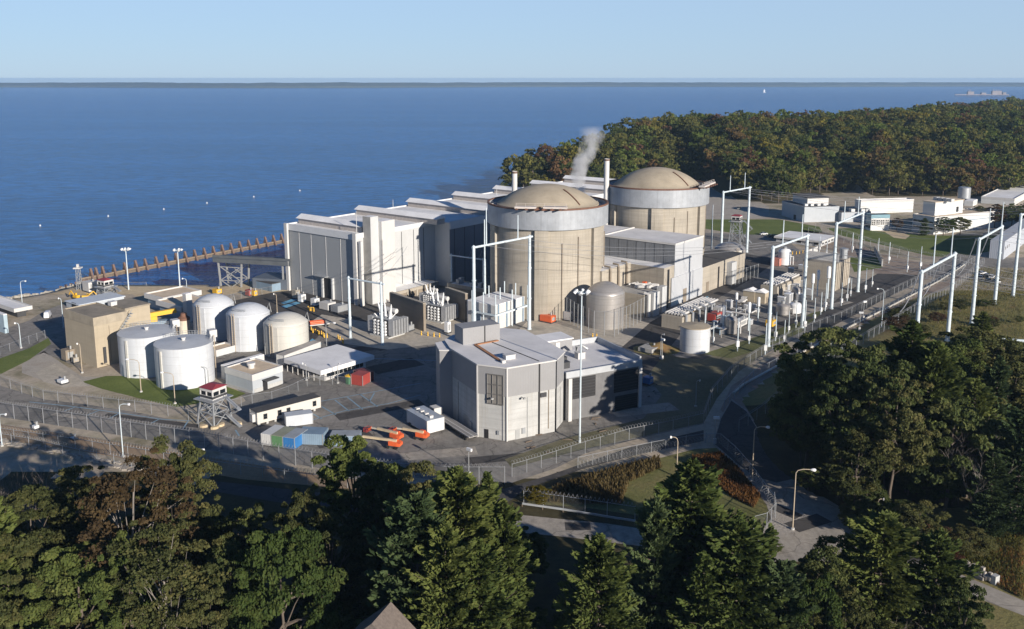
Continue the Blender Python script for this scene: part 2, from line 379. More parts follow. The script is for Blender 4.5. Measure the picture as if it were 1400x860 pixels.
# bay water
m, n, l, b = base_mat('bay_water')
v = texco(n, l, True); v2 = texco(n, l, True, (1, .45, 1))
b.inputs['Roughness'].default_value = .22; b.inputs['IOR'].default_value = 1.33; b.inputs['Specular IOR Level'].default_value = .34
big = noise_n(n, l, texco(n, l, True, (.45, 2.6, 1)), .0016, 6, .68)
l.new(ramp(n, l, big, [(.38, (.006,.122,.395)), (.62, (.016,.16,.50))]), b.inputs['Base Color'])
w0 = noise_n(n, l, texco(n, l, True, (.35, 1, 1)), .14, 6, .7)
rc = [x for x in l if x.to_socket == b.inputs['Base Color']][0].from_socket
l.new(mixc(n, l, ramp(n, l, w0, [(.40, .6), (.60, 0.0)]), rc, (.001, .025, .085)), b.inputs['Base Color'])  # dark wave troughs: ripple shading put into the colour
w1 = noise_n(n, l, v2, .16, 5, .62); w2 = noise_n(n, l, v, .55, 3, .6)
ad = node(n, 'ShaderNodeMath', operation='ADD'); l.new(w1, ad.inputs[0]); l.new(w2, ad.inputs[1])
bp = node(n, 'ShaderNodeBump'); bp.inputs['Strength'].default_value = 1.0; bp.inputs['Distance'].default_value = 2.2
l.new(ad.outputs[0], bp.inputs['Height']); l.new(bp.outputs[0], b.inputs['Normal'])
water_m = m
wb = MB(); wb.face([(-16000,-1500,-13.7),(16000,-1500,-13.7),(16000,11900,-13.7),(-16000,11900,-13.7)])
tag(wb.build('water', water_m), kind='structure')

# far shore: a low wooded land across the bay
m, n, l, b = base_mat('far_woods'); v = texco(n, l, True)
l.new(ramp(n, l, noise_n(n, l, v, .01, 5, .7), [(.3, (.05,.06,.04)), (.7, (.085,.09,.06))]), b.inputs['Base Color']); b.inputs['Roughness'].default_value = 1; b.inputs['Specular IOR Level'].default_value = 0
rows = []
for i in range(241):
    x = -9000 + i*85.0; d = 10600 + 700*math.sin(x*.0004) + 350*math.sin(x*.0011+1)
    h = 50 + 5*noise.noise((x*.0008, 3, 0)) + 5*noise.noise((x*.004, 0, 5)) + 4*noise.noise((x*.02, 1, 0))
    if x > 3200: h -= (x-3200)*.0016
    rows.append([(x, d, -14), (x, d+8, -13 + h*.35), (x, d+120, -13+h), (x, d+500, -13+h*1.02), (x, d+900, -14)])
fm = MB()
for i in range(240):
    for j in range(4): fm.face([rows[i][j], rows[i+1][j], rows[i+1][j+1], rows[i][j+1]])
tag(fm.build('far_shore', m), kind='structure')

# sheets lying on the flat plant grade, each a few mm above the one below
def sheet(name, pts, z, mat, px=True):
    ps = [P(*p) if px else Vector((p[0], p[1], 0)) for p in pts]; b_ = MB()
    ps = [(p.x, p.y, z) for p in ps]
    area = sum(ps[i][0]*ps[(i+1) % len(ps)][1] - ps[(i+1) % len(ps)][0]*ps[i][1] for i in range(len(ps)))
    b_.face(ps if area > 0 else ps[::-1]); o = b_.build(name, mat); return tag(o, kind='structure')
sheet('plant_yard', [(-60,566),(0,570),(120,588),(260,611),(360,628),(470,645),(600,656),(700,660),(760,640),(800,620),(870,600),(960,580),(980,545),(1010,508),(1060,476),(1150,438),(1285,372),(1200,392),(1150,372),(1090,340),(1070,322),(960,318),(900,300),(600,300),(460,360),(397,397),(372,400),(300,415),(265,470),(262,500),(310,512),(336,548),(272,582),(200,566),(120,553),(60,546),(0,527),(-60,520)], .006, g_asph)
sheet('dark_apron', [(300,415),(372,400),(397,397),(500,415),(620,445),(560,470),(520,480),(440,455),(425,470),(395,440),(330,425)], .011, g_asphd)
sheet('shore_road', [(-60,520),(-60,462),(0,452),(40,438),(62,424),(84,416),(108,420),(100,470),(112,505),(60,482),(30,494),(0,508)], .010, g_asph)
sheet('transformer_apron', [(470,470),(530,478),(600,470),(640,452),(640,420),(560,420),(500,440),(440,430),(425,440)], .016, g_concp)
sheet('containment_apron', [(690,470),(730,500),(810,482),(880,470),(905,440),(880,430),(800,430),(720,440)], .014, g_concp)
sheet('service_road', [(812,510),(880,520),(960,420),(1030,380),(1065,355),(1010,345),(960,400),(890,440),(850,475)], .018, g_asphd)
sheet('mown_lawn', [(112,522),(145,514),(176,514),(225,524),(285,520),(336,538),(320,545),(280,550),(240,557),(176,541),(140,532)], .014, g_grass)
sheet('old_slab', [(48,510),(75,497),(112,520),(120,527),(88,530),(60,522)], .016, g_concp)
sheet('gravel_pad', [(30,498),(60,480),(112,515),(150,515),(120,528),(80,528),(30,510)], .010, g_grav)
sheet('roadside_verge', [(-40,508),(0,490),(40,476),(66,462),(70,470),(40,492),(0,512),(-40,524)], .014, g_grass)
sheet('quay_apron', [(100,400),(120,394),(283,392),(300,398),(280,412),(205,415),(180,402),(140,404)], .012, g_sand)
sheet('dirt_strip', [(-60,576),(0,580),(120,598),(240,618),(360,637),(480,655),(600,668),(600,676),(470,668),(330,655),(200,632),(80,612),(0,601),(-60,596)], .012, g_dirt)
sheet('patrol_road', [(270,655),(420,672),(560,682),(690,668),(750,650),(860,612),(962,588),(962,603),(870,622),(800,640),(720,668),(690,690),(540,700),(400,690),(270,668)], .010, g_asphd)
sheet('ballast_strip', [(985,560),(1000,528),(1060,486),(1150,449),(1290,378),(1330,352),(1345,362),(1300,390),(1180,470),(1130,500),(1080,540),(1010,590)], .020, g_ballast)
sheet('upper_road', [(1262,372),(1300,345),(1340,352),(1400,352),(1480,356),(1480,375),(1400,366),(1340,366),(1290,386)], .024, g_asph)
sheet('access_road', [(690,702),(750,708),(830,716),(870,722),(905,728),(1010,735),(1060,728),(1048,690),(1010,640),(975,608),(985,570),(1000,545),(1020,560),(1045,600),(1075,640),(1110,670),(1160,700),(1175,735),(1260,765),(1330,792),(1410,826),(1480,850),(1480,872),(1400,842),(1310,808),(1180,768),(1060,768),(960,755),(860,745),(780,735),(690,726)], .030, g_road)
sheet('road_shade_sheet', [(976,606),(986,572),(1000,548),(1020,562),(1045,602),(1074,640),(1088,654),(1062,660),(1032,652),(1008,634)], .033, g_asphd)  # tree shade on the upper road put in as a darker sheet
sheet('gate_gravel', [(1010,742),(1040,728),(1068,690),(1082,690),(1112,712),(1105,722),(1060,736),(1020,748)], .036, g_grav)
sheet('far_lawn', [(1130,312),(1170,312),(1215,318),(1280,322),(1372,322),(1372,340),(1310,352),(1270,350),(1220,338),(1150,322)], .012, g_grass)
sheet('near_lawn', [(960,300),(1065,300),(1120,310),(1125,318),(1060,322),(1010,320),(960,312)], .012, g_grass)
sheet('gravel_lot', [(955,245),(1000,256),(1052,283),(1050,298),(990,300),(960,300)], .012, g_grav)
sheet('courtyard_path', [(1208,316),(1225,315),(1244,322),(1238,327),(1222,325)], .017, g_sand)
_r = random.Random(3)
for k, (x, y, a, L_, w_, mt) in enumerate(((470,600,.5,14,6,0),(520,560,.5,24,5,0),(600,620,.2,18,5,1),(430,505,-.9,12,7,1),(210,575,-.3,30,2.2,0),(120,572,-.3,22,2.0,1),(700,625,.2,22,4,0),(540,500,.6,16,9,0),(480,480,.6,20,6,0),(930,500,.7,30,7,0),(1000,470,.7,26,5,1),(880,560,.3,18,6,1),(1080,440,.65,24,5,0),(1130,420,.65,30,4,1),(60,440,-1.2,18,4,1),(1105,715,.5,9,4,0),(1075,700,-.9,6,3,0),(790,720,.0,5,3.2,0),(1230,760,-.5,10,2.2,0),(330,470,.5,14,5,0))):
    p_ = P(x, y); e_ = Vector((math.cos(a), math.sin(a), 0)); f_ = Vector((-e_.y, e_.x, 0)); q4 = [p_-e_*L_/2-f_*w_/2, p_+e_*L_/2-f_*w_/2*_r.uniform(.8,1.1), p_+e_*L_/2+f_*w_/2, p_-e_*L_/2+f_*w_/2*_r.uniform(.8,1.1)]
    sheet('asphalt_patch', [(q_.x, q_.y) for q_ in q4], .034 + .001*k if x > 1060 or y > 690 else .0075 + .0001*k, [g_asphd, g_road][mt], px=False)
for k, pts in enumerate([[(384,414),(402,408),(407,410),(389,416)],[(384,419),(410,411),(415,413),(390,421.5)],[(423,466),(427,463),(440,470),(436,473)],[(924,421),(938,414),(950,411),(956,408),(969,405),(962,411),(944,418),(934,424)]]):
    sheet('painted_pad', pts, .026, bluepad)
def line_px(name, pts, wd, mat, z=.03):
    ps = [P(*p) for p in pts]; b_ = MB()
    for p, q_ in zip(ps, ps[1:]):
        d = (q_-p).normalized(); s_ = Vector((-d.y, d.x, 0))*wd/2
        b_.face([(*(p-s_).xy, z), (*(q_-s_).xy, z), (*(q_+s_).xy, z), (*(p+s_).xy, z)])
    return tag(b_.build(name, mat), kind='structure')
for pts in ([(40,549.5),(100,556),(160,564),(222,573.5),(262,575.5)],[(88,562),(102,557)],[(118,568),(136,561)],[(150,572),(163,565)],[(206,579),(218,573)],[(249,588),(257,576)],[(327,596),(322,588)],
            [(437,549),(510,536),(575,524)],[(428,574),(470,562),(530,552),(575,540)],[(440,556),(459,567)],[(458,547),(477,562)],[(475,543),(496,560)],[(492,539),(516,556)],[(505,549),(512,537)],[(428,566),(440,573)],[(504,490),(596,493)]):
    line_px('parking_line', pts, .42, bluel)

# the air: one closed box of thin even haze round everything
hz = MB(); hz.box(-16600, 16600, -1700, 12100, -17.5, 88.6)
m = bpy.data.materials.new('haze'); m.use_nodes = True; n = m.node_tree.nodes; n.clear()
mo = n.new('ShaderNodeOutputMaterial'); pv = n.new('ShaderNodeVolumePrincipled')
pv.inputs['Color'].default_value = (.50, .74, 1.0, 1); pv.inputs['Density'].default_value = HAZE; pv.inputs['Anisotropy'].default_value = 0.1
m.node_tree.links.new(pv.outputs[0], mo.inputs['Volume'])
tag(hz.build('haze', m), kind='stuff')

sheet('tank_verge', [(872,500),(905,478),(925,488),(960,492),(990,480),(1040,478),(1062,472),(1010,508),(980,545),(962,578),(880,596),(800,614),(745,628),(700,640),(690,628),(770,600),(880,572),(905,540)], .0085, ground_mat('olive_dirt_verge', [(.3, (.10,.10,.05)), (.55, (.17,.155,.10)), (.75, (.21,.19,.14))], .06, 1.0, bump=.6))  # dark dirt and olive ground in its own colour
sheet('switchyard_grass', [(960,484),(1060,452),(1130,418),(1185,388),(1205,396),(1150,430),(1060,470),(1000,490)], .0095, ground_mat('thin_yard_grass', [(.3, (.09,.10,.04)), (.6, (.14,.145,.06)), (.75, (.22,.2,.15))], .1, 1.0))
sheet('stony_slope', [(1096,314),(1140,320),(1200,346),(1270,362),(1300,370),(1262,384),(1205,380),(1172,354),(1118,336)], .012, g_ballast)
sheet('cutting_road', [(1150,404),(1200,374),(1262,376),(1240,392),(1180,425),(1120,455),(1096,452)], .013, g_asphd)
sheet('slope_grass', [(1160,352),(1202,352),(1206,366),(1168,372)], .016, g_grass)
sheet('triangle_grass', [(720,688),(745,668),(800,652),(880,632),(950,614),(985,612),(1020,650),(1055,694),(1040,720),(1000,716),(880,706),(800,694)], .014, ground_mat('olive_rough_grass', [(.3, (.10,.115,.035)), (.5, (.165,.16,.06)), (.7, (.2,.16,.07))], .12, 1.2, bump=.8))  # rough grass in its own olive green
mb_ = MB(); nn = 14
c_ = P(897, 478)
for i in range(nn+1):
    for j in range(nn+1): x_, y_ = (i/nn-.5)*18, (j/nn-.5)*14; mb_.v.append((x_, y_, -.3+2.6*math.exp(-(x_*x_/28+y_*y_/18))*(1+.2*math.sin(x_)*math.cos(y_))))
for i in range(nn):
    for j in range(nn): a_ = i*(nn+1)+j; mb_.f.append((a_, a_+nn+1, a_+nn+2, a_+1)); mb_.m.append(0)
tag(mb_.build('mound', g_hill, loc=c_, smooth=60), kind='structure')
# ================================================================== BUILDINGS
def box6(b, x0, x1, y0, y1, z0, z1, front=0, right=0, back=0, left=0, top=0):
    n = len(b.v)
    b.v += [(x0,y0,z0),(x1,y0,z0),(x1,y1,z0),(x0,y1,z0),(x0,y0,z1),(x1,y0,z1),(x1,y1,z1),(x0,y1,z1)]
    for q_, mm in (((0,1,5,4),front),((1,2,6,5),right),((2,3,7,6),back),((3,0,4,7),left),((4,5,6,7),top)):
        b.f.append(tuple(n+i for i in q_)); b.m.append(mm)
def bpx(c, l, r, top, deg=38, z=0.0):
    """near corner, ends of its two visible walls and roof height of a block standing on the plant grid"""
    C = P(c[0], c[1], z); U_, V_ = axes(deg)
    return C, -along(C, V_, l), along(C, U_, r), hgt(C, top) - z
def block(name, label, cat, c, l, r, top, wall, roof, fascia=None, deg=38, z=0.0, par=.5, over=0.0, fh=.9, group=None):
    C, Lv, Lu, h = bpx(c, l, r, top, deg, z)
    t = thing(name, label, cat, C, -R(deg), group)
    b = MB(); b.box(-Lv, 0, 0, Lu, -6, h-.3); b.build('wall', wall, t)
    b = MB(); b.box(-Lv-over, over, -over, Lu+over, h-.28, h); b.build('roof', roof, t)
    if fascia:
        b = MB(); o = over + .12; w_ = .4
        for x0, x1, y0, y1 in ((-Lv-o, o, -o, -o+w_), (-Lv-o, o, Lu+o-w_, Lu+o), (-Lv-o, -Lv-o+w_, -o+w_, Lu+o-w_), (o-w_, o, -o+w_, Lu+o-w_)):
            b.box(x0, x1, y0, y1, h-fh, h+par)
        b.build('fascia', fascia, t)
    return t, Lv, Lu, h
def door_part(t, x, y, z, w_, h, face='v', mat=dark, d=.12):
    """a door standing 0.1 m proud of a wall, on the +x ('v') or -y ('u') side"""
    b = MB()
    if face == 'v': b.box(x-.02, x+d, y-w_/2, y+w_/2, z, z+h)
    else: b.box(x-w_/2, x+w_/2, y-d, y+.02, z, z+h)
    return b.build('door', mat, t)
def window_part(t, x, y, z, w_, h, face='v', nx=1, nz=1, fr=None, d=.1, fw=.12):
    b = MB()
    fr = fr or white
    def bx_(a0, a1, z0, z1, d0, d1, m):
        if face == 'v': b.box(x+d0, x+d1, y+a0, y+a1, z0, z1, m)
        else: b.box(x+a0, x+a1, y-d1, y-d0, z0, z1, m)
    bx_(-w_/2, w_/2, z, z+h, -.02, d*.5, 1)
    for i in range(nx+1):
        a = -w_/2 + w_*i/nx; bx_(a-fw/2, a+fw/2, z-fw/2, z+h+fw/2, -.02, d, 0)
    for j in range(nz+1):
        zz = z + h*j/nz; bx_(-w_/2, w_/2, zz-fw/2, zz+fw/2, -.02, d*.96, 0)
    return b.build('window', [fr, glassd], t)
def roof_unit(t, x, y, z, w_, l_, h, mat, name='air_handler'):
    b = MB(); b.box(x-w_/2, x+w_/2, y-l_/2, y+l_/2, z, z+h); b.box(x-w_/2-.1, x+w_/2+.1, y-l_/2-.1, y+l_/2+.1, z+h, z+h+.12); return b.build(name, mat, t)

# ---------------- turbine building
UU, VV = axes(37.8)
B_tb = A_tb + VV*along(A_tb, VV, 490)
tb = thing('turbine_building', 'very long white roofed turbine hall with ridge vents along the water', 'building', B_tb, -R(37.8))
WT, HT = 41.2, 27.6
pB = along(B_tb + UU*44.5, VV, 615.5)
b = MB(); box6(b, -WT, 0, 0, 44.5, -6, HT, 0, 1, 0, 0, 2)
for fx in (.17, .35, .565, .775): b.box(-WT + WT*fx - .12, -WT + WT*fx + .12, -.09, .02, 0, HT-2.6, 3)
for fy in (24.5, 31.5, 37.5): b.box(-.02, .1, fy-.12, fy+.12, 4, HT-2, 4)
b.build('end_hall', [siding, sidingl, roofw, white, louvm], tb)
b = MB(); box6(b, -WT, pB, 44.5, 216, -8, HT, 4, 0, 3, 3, 2)  # white front face stands in for grazing light on it
for i in range(26): b.box(pB-.02, pB+.09, 47.5+i*6.5, 47.7+i*6.5, 0, HT-3.0, 1)
b.build('main_hall', [siding_shade, louvm, roofw, sidingl, white], tb)
b = MB()
b.box(-WT-.3, .35, -.45, .0, HT-2.1, HT+.5); b.box(-WT-.45, -WT, -.45, 216, HT-1.4, HT+.5); b.box(0.0, .4, 0, 44.3, HT-1.5, HT+.5)
b.box(pB, pB+.4, 44.6, 216, HT-2.8, HT+.5); b.build('parapet', M('pale_grey_fascia', (.60,.61,.62), .6, var=.05), tb)
for x0, x1 in ((-WT-.9, -WT+.9), (-.9, 1.0)):
    b = MB(); b.box(x0, x1, -1.3, -.46, -2, HT+.7); b.build('corner_pier', white, tb)
b = MB(); b.box(2.2, 3.4, -1.0, .2, -1, 25.5); b.build('corner_pier', white, tb)
vent_m = M('vent_louvre_band', (.42,.38,.35), .8, var=.2, scale=1.2)
for k in range(7):
    yk = 7 + 32.4*k; x1 = -1.5 if k == 0 else pB+.3
    b = MB(); b.box(-WT+1.2, x1-.4, yk-2.3, yk+2.3, HT, HT+2.3, 0)
    n = len(b.v)
    b.v += [(-WT+.4,yk-3.1,HT+2.3),(x1,yk-3.1,HT+2.3),(x1,yk+3.1,HT+2.3),(-WT+.4,yk+3.1,HT+2.3),(-WT+.4,yk,HT+3.9),(x1,yk,HT+3.9)]
    for f_ in ((0,1,5,4),(2,3,4,5),(1,2,5),(3,0,4),(3,2,1,0)): b.f.append(tuple(n+i for i in f_)); b.m.append(1)
    b.build('ridge_vent', [vent_m, roofw], tb)
def twr(y0, y1, x1, ztop, mats, name='stair_tower', ):
    b = MB(); box6(b, 0.02, x1, y0, y1, -2, ztop, 0, 1, 1, 0, 2); return b.build(name, mats, tb)
x1t = along(B_tb + UU*3.5, VV, 509.5)
_c = B_tb + UU*3.5 + VV*x1t; ht1 = hgt(_c, 297)
y2t = along(B_tb + VV*x1t, UU, 520)
twr(3.5, y2t, x1t, ht1, [concg, sidingl, roofw])  # grey on the end faces stands in for their shade
x2t = x1t + 1.8
y3t = along(B_tb + VV*x2t, UU, 542)
twr(y2t, y3t, x2t, hgt(B_tb + UU*y2t + VV*x2t, 303), [white, white, roofw])
b = MB(); b.box(-19.6, -14.6, -.2, .02, 0, 8.2); b.build('door', dark, tb)
for x0 in (-20.6, -14.6):
    b = MB(); b.box(x0, x0+.9, -.9, 0, 0, 8.6); b.build('door_jamb', sidingl, tb)
b = MB(); b.box(-24, -17, -2.0, .02, 8.7, 9.0); b.build('door_canopy', steelw, tb)
for xx, yy, hh in ((-1.0, 1.2, 9), (-20, 40, 8), (-14, 104, 9)):
    b = MB(); b.tube((xx, yy, HT), (xx, yy, HT+hh), .16, 6, .07); b.build('antenna_mast', white, tb)

# ---------------- containments
def containment(label, c, zr, zb, zap, platform):
    t = thing('containment_building', label, 'reactor building', c)
    b = MB(); b.lathe([(21.5,-10),(21.5,zb+.5)], 96, top=True); b.build('drum', conc, t, smooth=30)
    for k in range(6):
        a0 = R(-90 - 14 + 60*k); a1 = a0 + R(12.5)
        b = MB(); ps = [(r*math.cos(a), r*math.sin(a)) for r, a in ((21.3,a0),(22.7,a0),(22.75,(a0*2+a1)/3),(22.75,(a0+a1*2)/3),(22.7,a1),(21.3,a1))]
        b.prism(ps, -10, zb-.2); b.build('buttress', conc, t)
    b = MB(); b.lathe([(21.6,zb),(22.95,zb+.02),(22.95,zr),(22.4,zr+.02),(22.4,zr-1.6),(18,zr-1.6)], 96, top=False); b.build('ring_cladding', collarm, t, smooth=30)
    b = MB(); b.lathe([(22.97,zr-.5),(23.05,zr-.45),(23.05,zr+.12),(22.3,zr+.12),(22.3,zr-.3)], 96, top=False); b.build('ring_rim', rust, t)
    r0 = 18.9; hh = zap - zr + .3; Rs = (r0*r0 + hh*hh)/(2*hh); cz = zap - Rs
    prof = [(r0+.5, zr-1.5), (r0+.5, zr-.4)] + [(Rs*math.sin(a), cz + Rs*math.cos(a)) for a in np.linspace(math.asin(r0/Rs), 0.0005, 14)]
    b = MB(); b.lathe(prof, 96, top=False); d = b.build('dome', domec, t, smooth=40)
    for a_ in (-92, -78, -61, -28, -8):
        b = MB(); q_ = R(a_); b.tube((21.65*math.cos(q_),21.65*math.sin(q_),-2),(21.65*math.cos(q_),21.65*math.sin(q_),zb-.3-rnd.random()*5),.16+.1*rnd.random(),5); b.build('drain_pipe', brownw, t)
    # inspection ladder up the dome
    b = MB(); aa = R(-52); pts = [(Rs*math.sin(a)*math.cos(aa), Rs*math.sin(a)*math.sin(aa), cz + Rs*math.cos(a)+.15) for a in np.linspace(math.asin(r0/Rs)*.95, math.asin(r0/Rs)*.45, 8)]
    b.path(pts, .28, 5); b.build('dome_ladder', rust, t)
    for i in range(26):
        a = R(-175 + i*14); b_ = None
    for i in range(40):
        a = R(i*9+rnd.uniform(-3,3))
        if rnd.random() < .4: b = MB(); b.bar((20*math.cos(a), 20*math.sin(a), zr-1.3), (21.8*math.cos(a+.05), 21.8*math.sin(a+.05), zr-.9), .5, .4); b.build('gutter_bracket', white, t)

    a = R(platform)
    rx = Vector((math.cos(a), math.sin(a), 0)); tx = Vector((-math.sin(a), math.cos(a), 0))
    pf = MB(); pc = rx*22.2
    for s_, l_, o_ in ((-6.0, 7.6, .4), (4.6, 8.6, -.2)):
        c0 = pc + tx*s_; pf.bar(c0 - tx*l_/2 + rx*(o_+.6) + Vector((0,0,zr+.8)), c0 + tx*l_/2 + rx*(o_+.6) + Vector((0,0,zr+.8)), 2.6, .7)
    pf.build('work_platform', M('bleached_platform_steel', (.55,.5,.46), .7, var=.15), t)
    pf = MB()
    for s_ in (-8, -4.5, -1.2, 1.5, 4.5, 7.5): pf.bar(pc + tx*s_ - rx*3 + Vector((0,0,zr+.3)), pc + tx*(s_-1.2) + rx*3.2 + Vector((0,0,zr+.3)), .6, .5)
    pf.build('outrigger_beam', rust, t)
    pf = MB(); z0 = zr+.9
    for s_ in (-9.4, -6, -2.6, .8, 4.4, 8.6):
        p = pc + tx*s_ + rx*1.1; pf.tube((p.x,p.y,z0), (p.x,p.y,z0+1.3), .07, 5)
    for hh_ in (.7, 1.3): pf.bar(pc - tx*9.4 + rx*1.1 + Vector((0,0,z0+hh_)), pc + tx*8.6 + rx*1.1 + Vector((0,0,z0+hh_)), .1)
    pf.build('handrail', M('faded_rail', (.5,.45,.4), .7), t)
    return t
C1 = Vector((13.6, 345, 0)); C2 = Vector((64.5, 405, 0))
containment('nearer domed tan concrete reactor containment with steel work platform on its front rim', C1, 41.0, 33.4, 47.6, -97)
containment('farther domed tan concrete reactor containment rising behind the metal clad hall', C2, 41.0, 33.0, 48.2, -28)
def stack(label, px, y, top, z0, r):
    d = y*ct + (H-40)*st; c = Vector(((px-CX)/F*d, y, 0)); zt = hgt(c, top)
    t = thing('vent_stack', label, 'vent stack', (c.x, c.y, z0))
    b = MB(); b.lathe([(r,0),(r,zt-z0),(r*.82,zt-z0),(r*.82,zt-z0-1)], 20, top=True); b.build('shaft', white, t, smooth=35)
    b = MB(); b.lathe([(r*1.06,zt-z0-.9),(r*1.12,zt-z0-.5),(r*1.06,zt-z0-.1)], 20, top=False); b.build('top_collar', rustb, t)
    return t
stack('white vent pipe above the turbine hall roof beside the nearer dome', 703.5, 374, 234, 24, 1.1)
stack('taller white vent pipe rising against the woods at the rim of the farther dome', 829, 398, 217, -2, 1.15)

# ---------------- auxiliary building between the containments
K = P(918, 419); U38, V38 = axes(38)
aux = thing('auxiliary_building', 'stepped auxiliary block of grey siding over tan concrete between the two reactors', 'building', K, -R(38))
Lu_a = along(K, U38, 958.7); ht_a = hgt(K, 334.5)
b = MB(); box6(b, -52, -.05, 1.6, Lu_a, 8, ht_a, 0, 1, 0, 0, 2)
for i in range(12): b.box(-50+i*4.1, -49.9+i*4.1, 1.53, 1.62, ht_a-8.4, ht_a-.6, 3)
b.build('upper_hall', [M('dark_weathered_siding', (.19,.2,.215), .5, metal=.1, var=.12, scale=.3, streak=.5, dirt=(.1,.105,.11), corr=.8), M('pale_metal_siding', (.50,.515,.535), .5, metal=.15, var=.05, streak=.15), roofg, louvm], aux)
b = MB()
for x0, x1, y0, y1 in ((-52.2,.25,1.3,1.75),(-.15,.25,1.75,Lu_a)): b.box(x0,x1,y0,y1,ht_a-.5,ht_a+.25)
b.box(-33, -32, 1.8, Lu_a, ht_a, ht_a+.4); b.build('roof_edge', white, aux)
b = MB()
for i in range(15): b.box(-48.5+i*3.1, -46.1+i*3.1, 1.3, 1.55, ht_a-11.6, ht_a-9.4)
b.build('louvre_row', louvm, aux)
b = MB()
for i in range(16): b.box(-49.1+i*3.1, -48.7+i*3.1, .9, 1.4, ht_a-12.5, ht_a-9)
b.build('louvre_mullion', steelw, aux)
b = MB(); b.box(-.04, .35, -1.0, Lu_a, -2, ht_a-13); b.build('metal_wall', M('pale_metal_siding', (.5,.5,.5)), aux)
y907 = along(K, U38, 907); z_2 = hgt(K + U38*y907, 367)
x861 = -(-along(K + U38*y907, V38, 861)) if False else along(K + U38*y907, V38, 861)
b = MB(); box6(b, -52, -.2, y907, 1.6, -3, z_2, 0, 0, 0, 0, 1); b.build('concrete_wing', [conc, roofw], aux)
c1x = K + U38*y907 + V38*x861; yn = along(K + V38*x861, U38, 822); z_1 = hgt(c1x, 359)
b = MB(); box6(b, x861-20, x861, yn, y907, -3, z_1, 0, 0, 0, 0, 1); b.build('concrete_wing', [conc, roofw], aux)
z_3 = hgt(K + U38*(y907-6), 398)
b = MB(); box6(b, x861, -.25, yn*.78, y907, -3, z_3, 0, 0, 0, 0, 1); b.build('pump_bay', [conc, concg], aux)
ye = along(K, U38, 1018)
z_4 = hgt(K + U38*Lu_a, 367)
b = MB(); box6(b, -16, -.3, Lu_a, ye, -3, z_4, 0, 0, 0, 0, 1); b.build('long_wing', [conc, roofd], aux)
for yy, ww, hh, mm in ((Lu_a+16, 1.2, 9, dark), (Lu_a+6, 2.2, 4.2, brownw), (ye-16, 2.2, 4, brownw), (-3.0, 1.6, z_2-1, dark), (10, 3, 5.4, brownw)):
    b = MB(); b.box(-.35, .42 if yy == 10 else -.12, yy-ww/2, yy+ww/2, 0, hh); b.build('door', mm, aux)
b = MB(); b.box(-.3, 2.0, Lu_a+24, Lu_a+29, 0, 9.5); b.build('vestibule', sidingl, aux)
b = MB(); b.box(-.3, 2.2, yn*.78+3, yn*.78+7.5, 0, 9.0); b.build('vestibule', sidingl, aux)
b = MB(); b.box(-.3, 2.0, y907-5, y907-1.5, 0, 10.0); b.build('vestibule', sidingl, aux)
for i in range(3):
    b = MB(); yy = yn + 5 + i*6; b.path([(x861+.6,yy,z_3),(x861+.6,yy,z_1-1.2),(x861+.3,yy,z_1+.8),(x861-2,yy,z_1+.9)], .42, 8); b.build('roof_pipe', brownw, aux, smooth=40)
b = MB()
for i in range(14): b.bar((x861+2+rnd.random()*14, yn*.5+rnd.random()*14, z_3+.3+rnd.random()), (x861+4+rnd.random()*12, yn*.5+rnd.random()*14, z_3+.4+rnd.random()), .5+.5*rnd.random())
b.build('roof_ductwork', white, aux)
b = MB(); b.box(x861+7, x861+8.4, y907-3, y907-1.6, z_3, z_3+2); b.build('warning_drum', orange, aux)
b = MB(); b.path([(-.5,yn*.78+1,z_3+.4),(1.2,yn*.78+1,z_3+.4),(1.2,yn*.78+1,z_3-8)], .8, 8); b.build('exhaust_duct', white, aux, smooth=40)
# ---------------- white clad service building in front of the nearer containment
t, Lv, Lu, h = block('steel_clad_building', 'small white clad building framed by tall pale posts before the nearer reactor', 'building', (677,452), 638.5, 717, 417.5, white, roofw, None)
for i in range(4):
    b = MB(); b.box(.02, .25, Lu*(.08+.28*i), Lu*(.12+.28*i), 0, h); b.build('wall_rib', greyb, t)
b = MB()
for xx in (-Lv*.75, -Lv*.35, .9):
    for yy in (-.9, Lu*.5, Lu+.6): b.tube((xx,yy,0), (xx,yy,h+4.2), .2, 6)
for yy in (-.9, Lu*.5, Lu+.6): b.bar((-Lv*.75,yy,h-3.4), (.9,yy,h-3.4), .5, .6)
for xx in (-Lv*.75, .9): b.bar((xx,-.9,h-3.4), (xx,Lu+.6,h-3.4), .5, .6)
b.build('support_frame', polew, t)
b = MB(); b.box(-Lv*.8, -Lv*.5, -.15, 0, 0, 6); b.build('door', greyb, t)
# ---------------- low tan service block before the turbine hall
t, Lv, Lu, h = block('switch_room', 'low tan block with pale roof against the sunlit side of the turbine hall', 'building', (536,413), 500, 600, 402, brownw, roofw, conc, par=.3)
for i in range(5):
    b = MB(); b.box(-.02, .35, Lu*(.1+.2*i), Lu*(.1+.2*i)+.8, 0, h-.6); b.build('wall_pier', conc, t)
t, Lv, Lu, h = block('relay_room', 'brown walled low block between the transformers and the nearer reactor', 'building', (661,416), 612, 676, 397, brownw, roofg, conc, par=.4)
for i in range(6): roof_unit(t, -2-rnd.random()*(Lv-4), 2+rnd.random()*max(1,Lu-4), h, 1.4, 1.8, .8+rnd.random()*1.6, steelw)
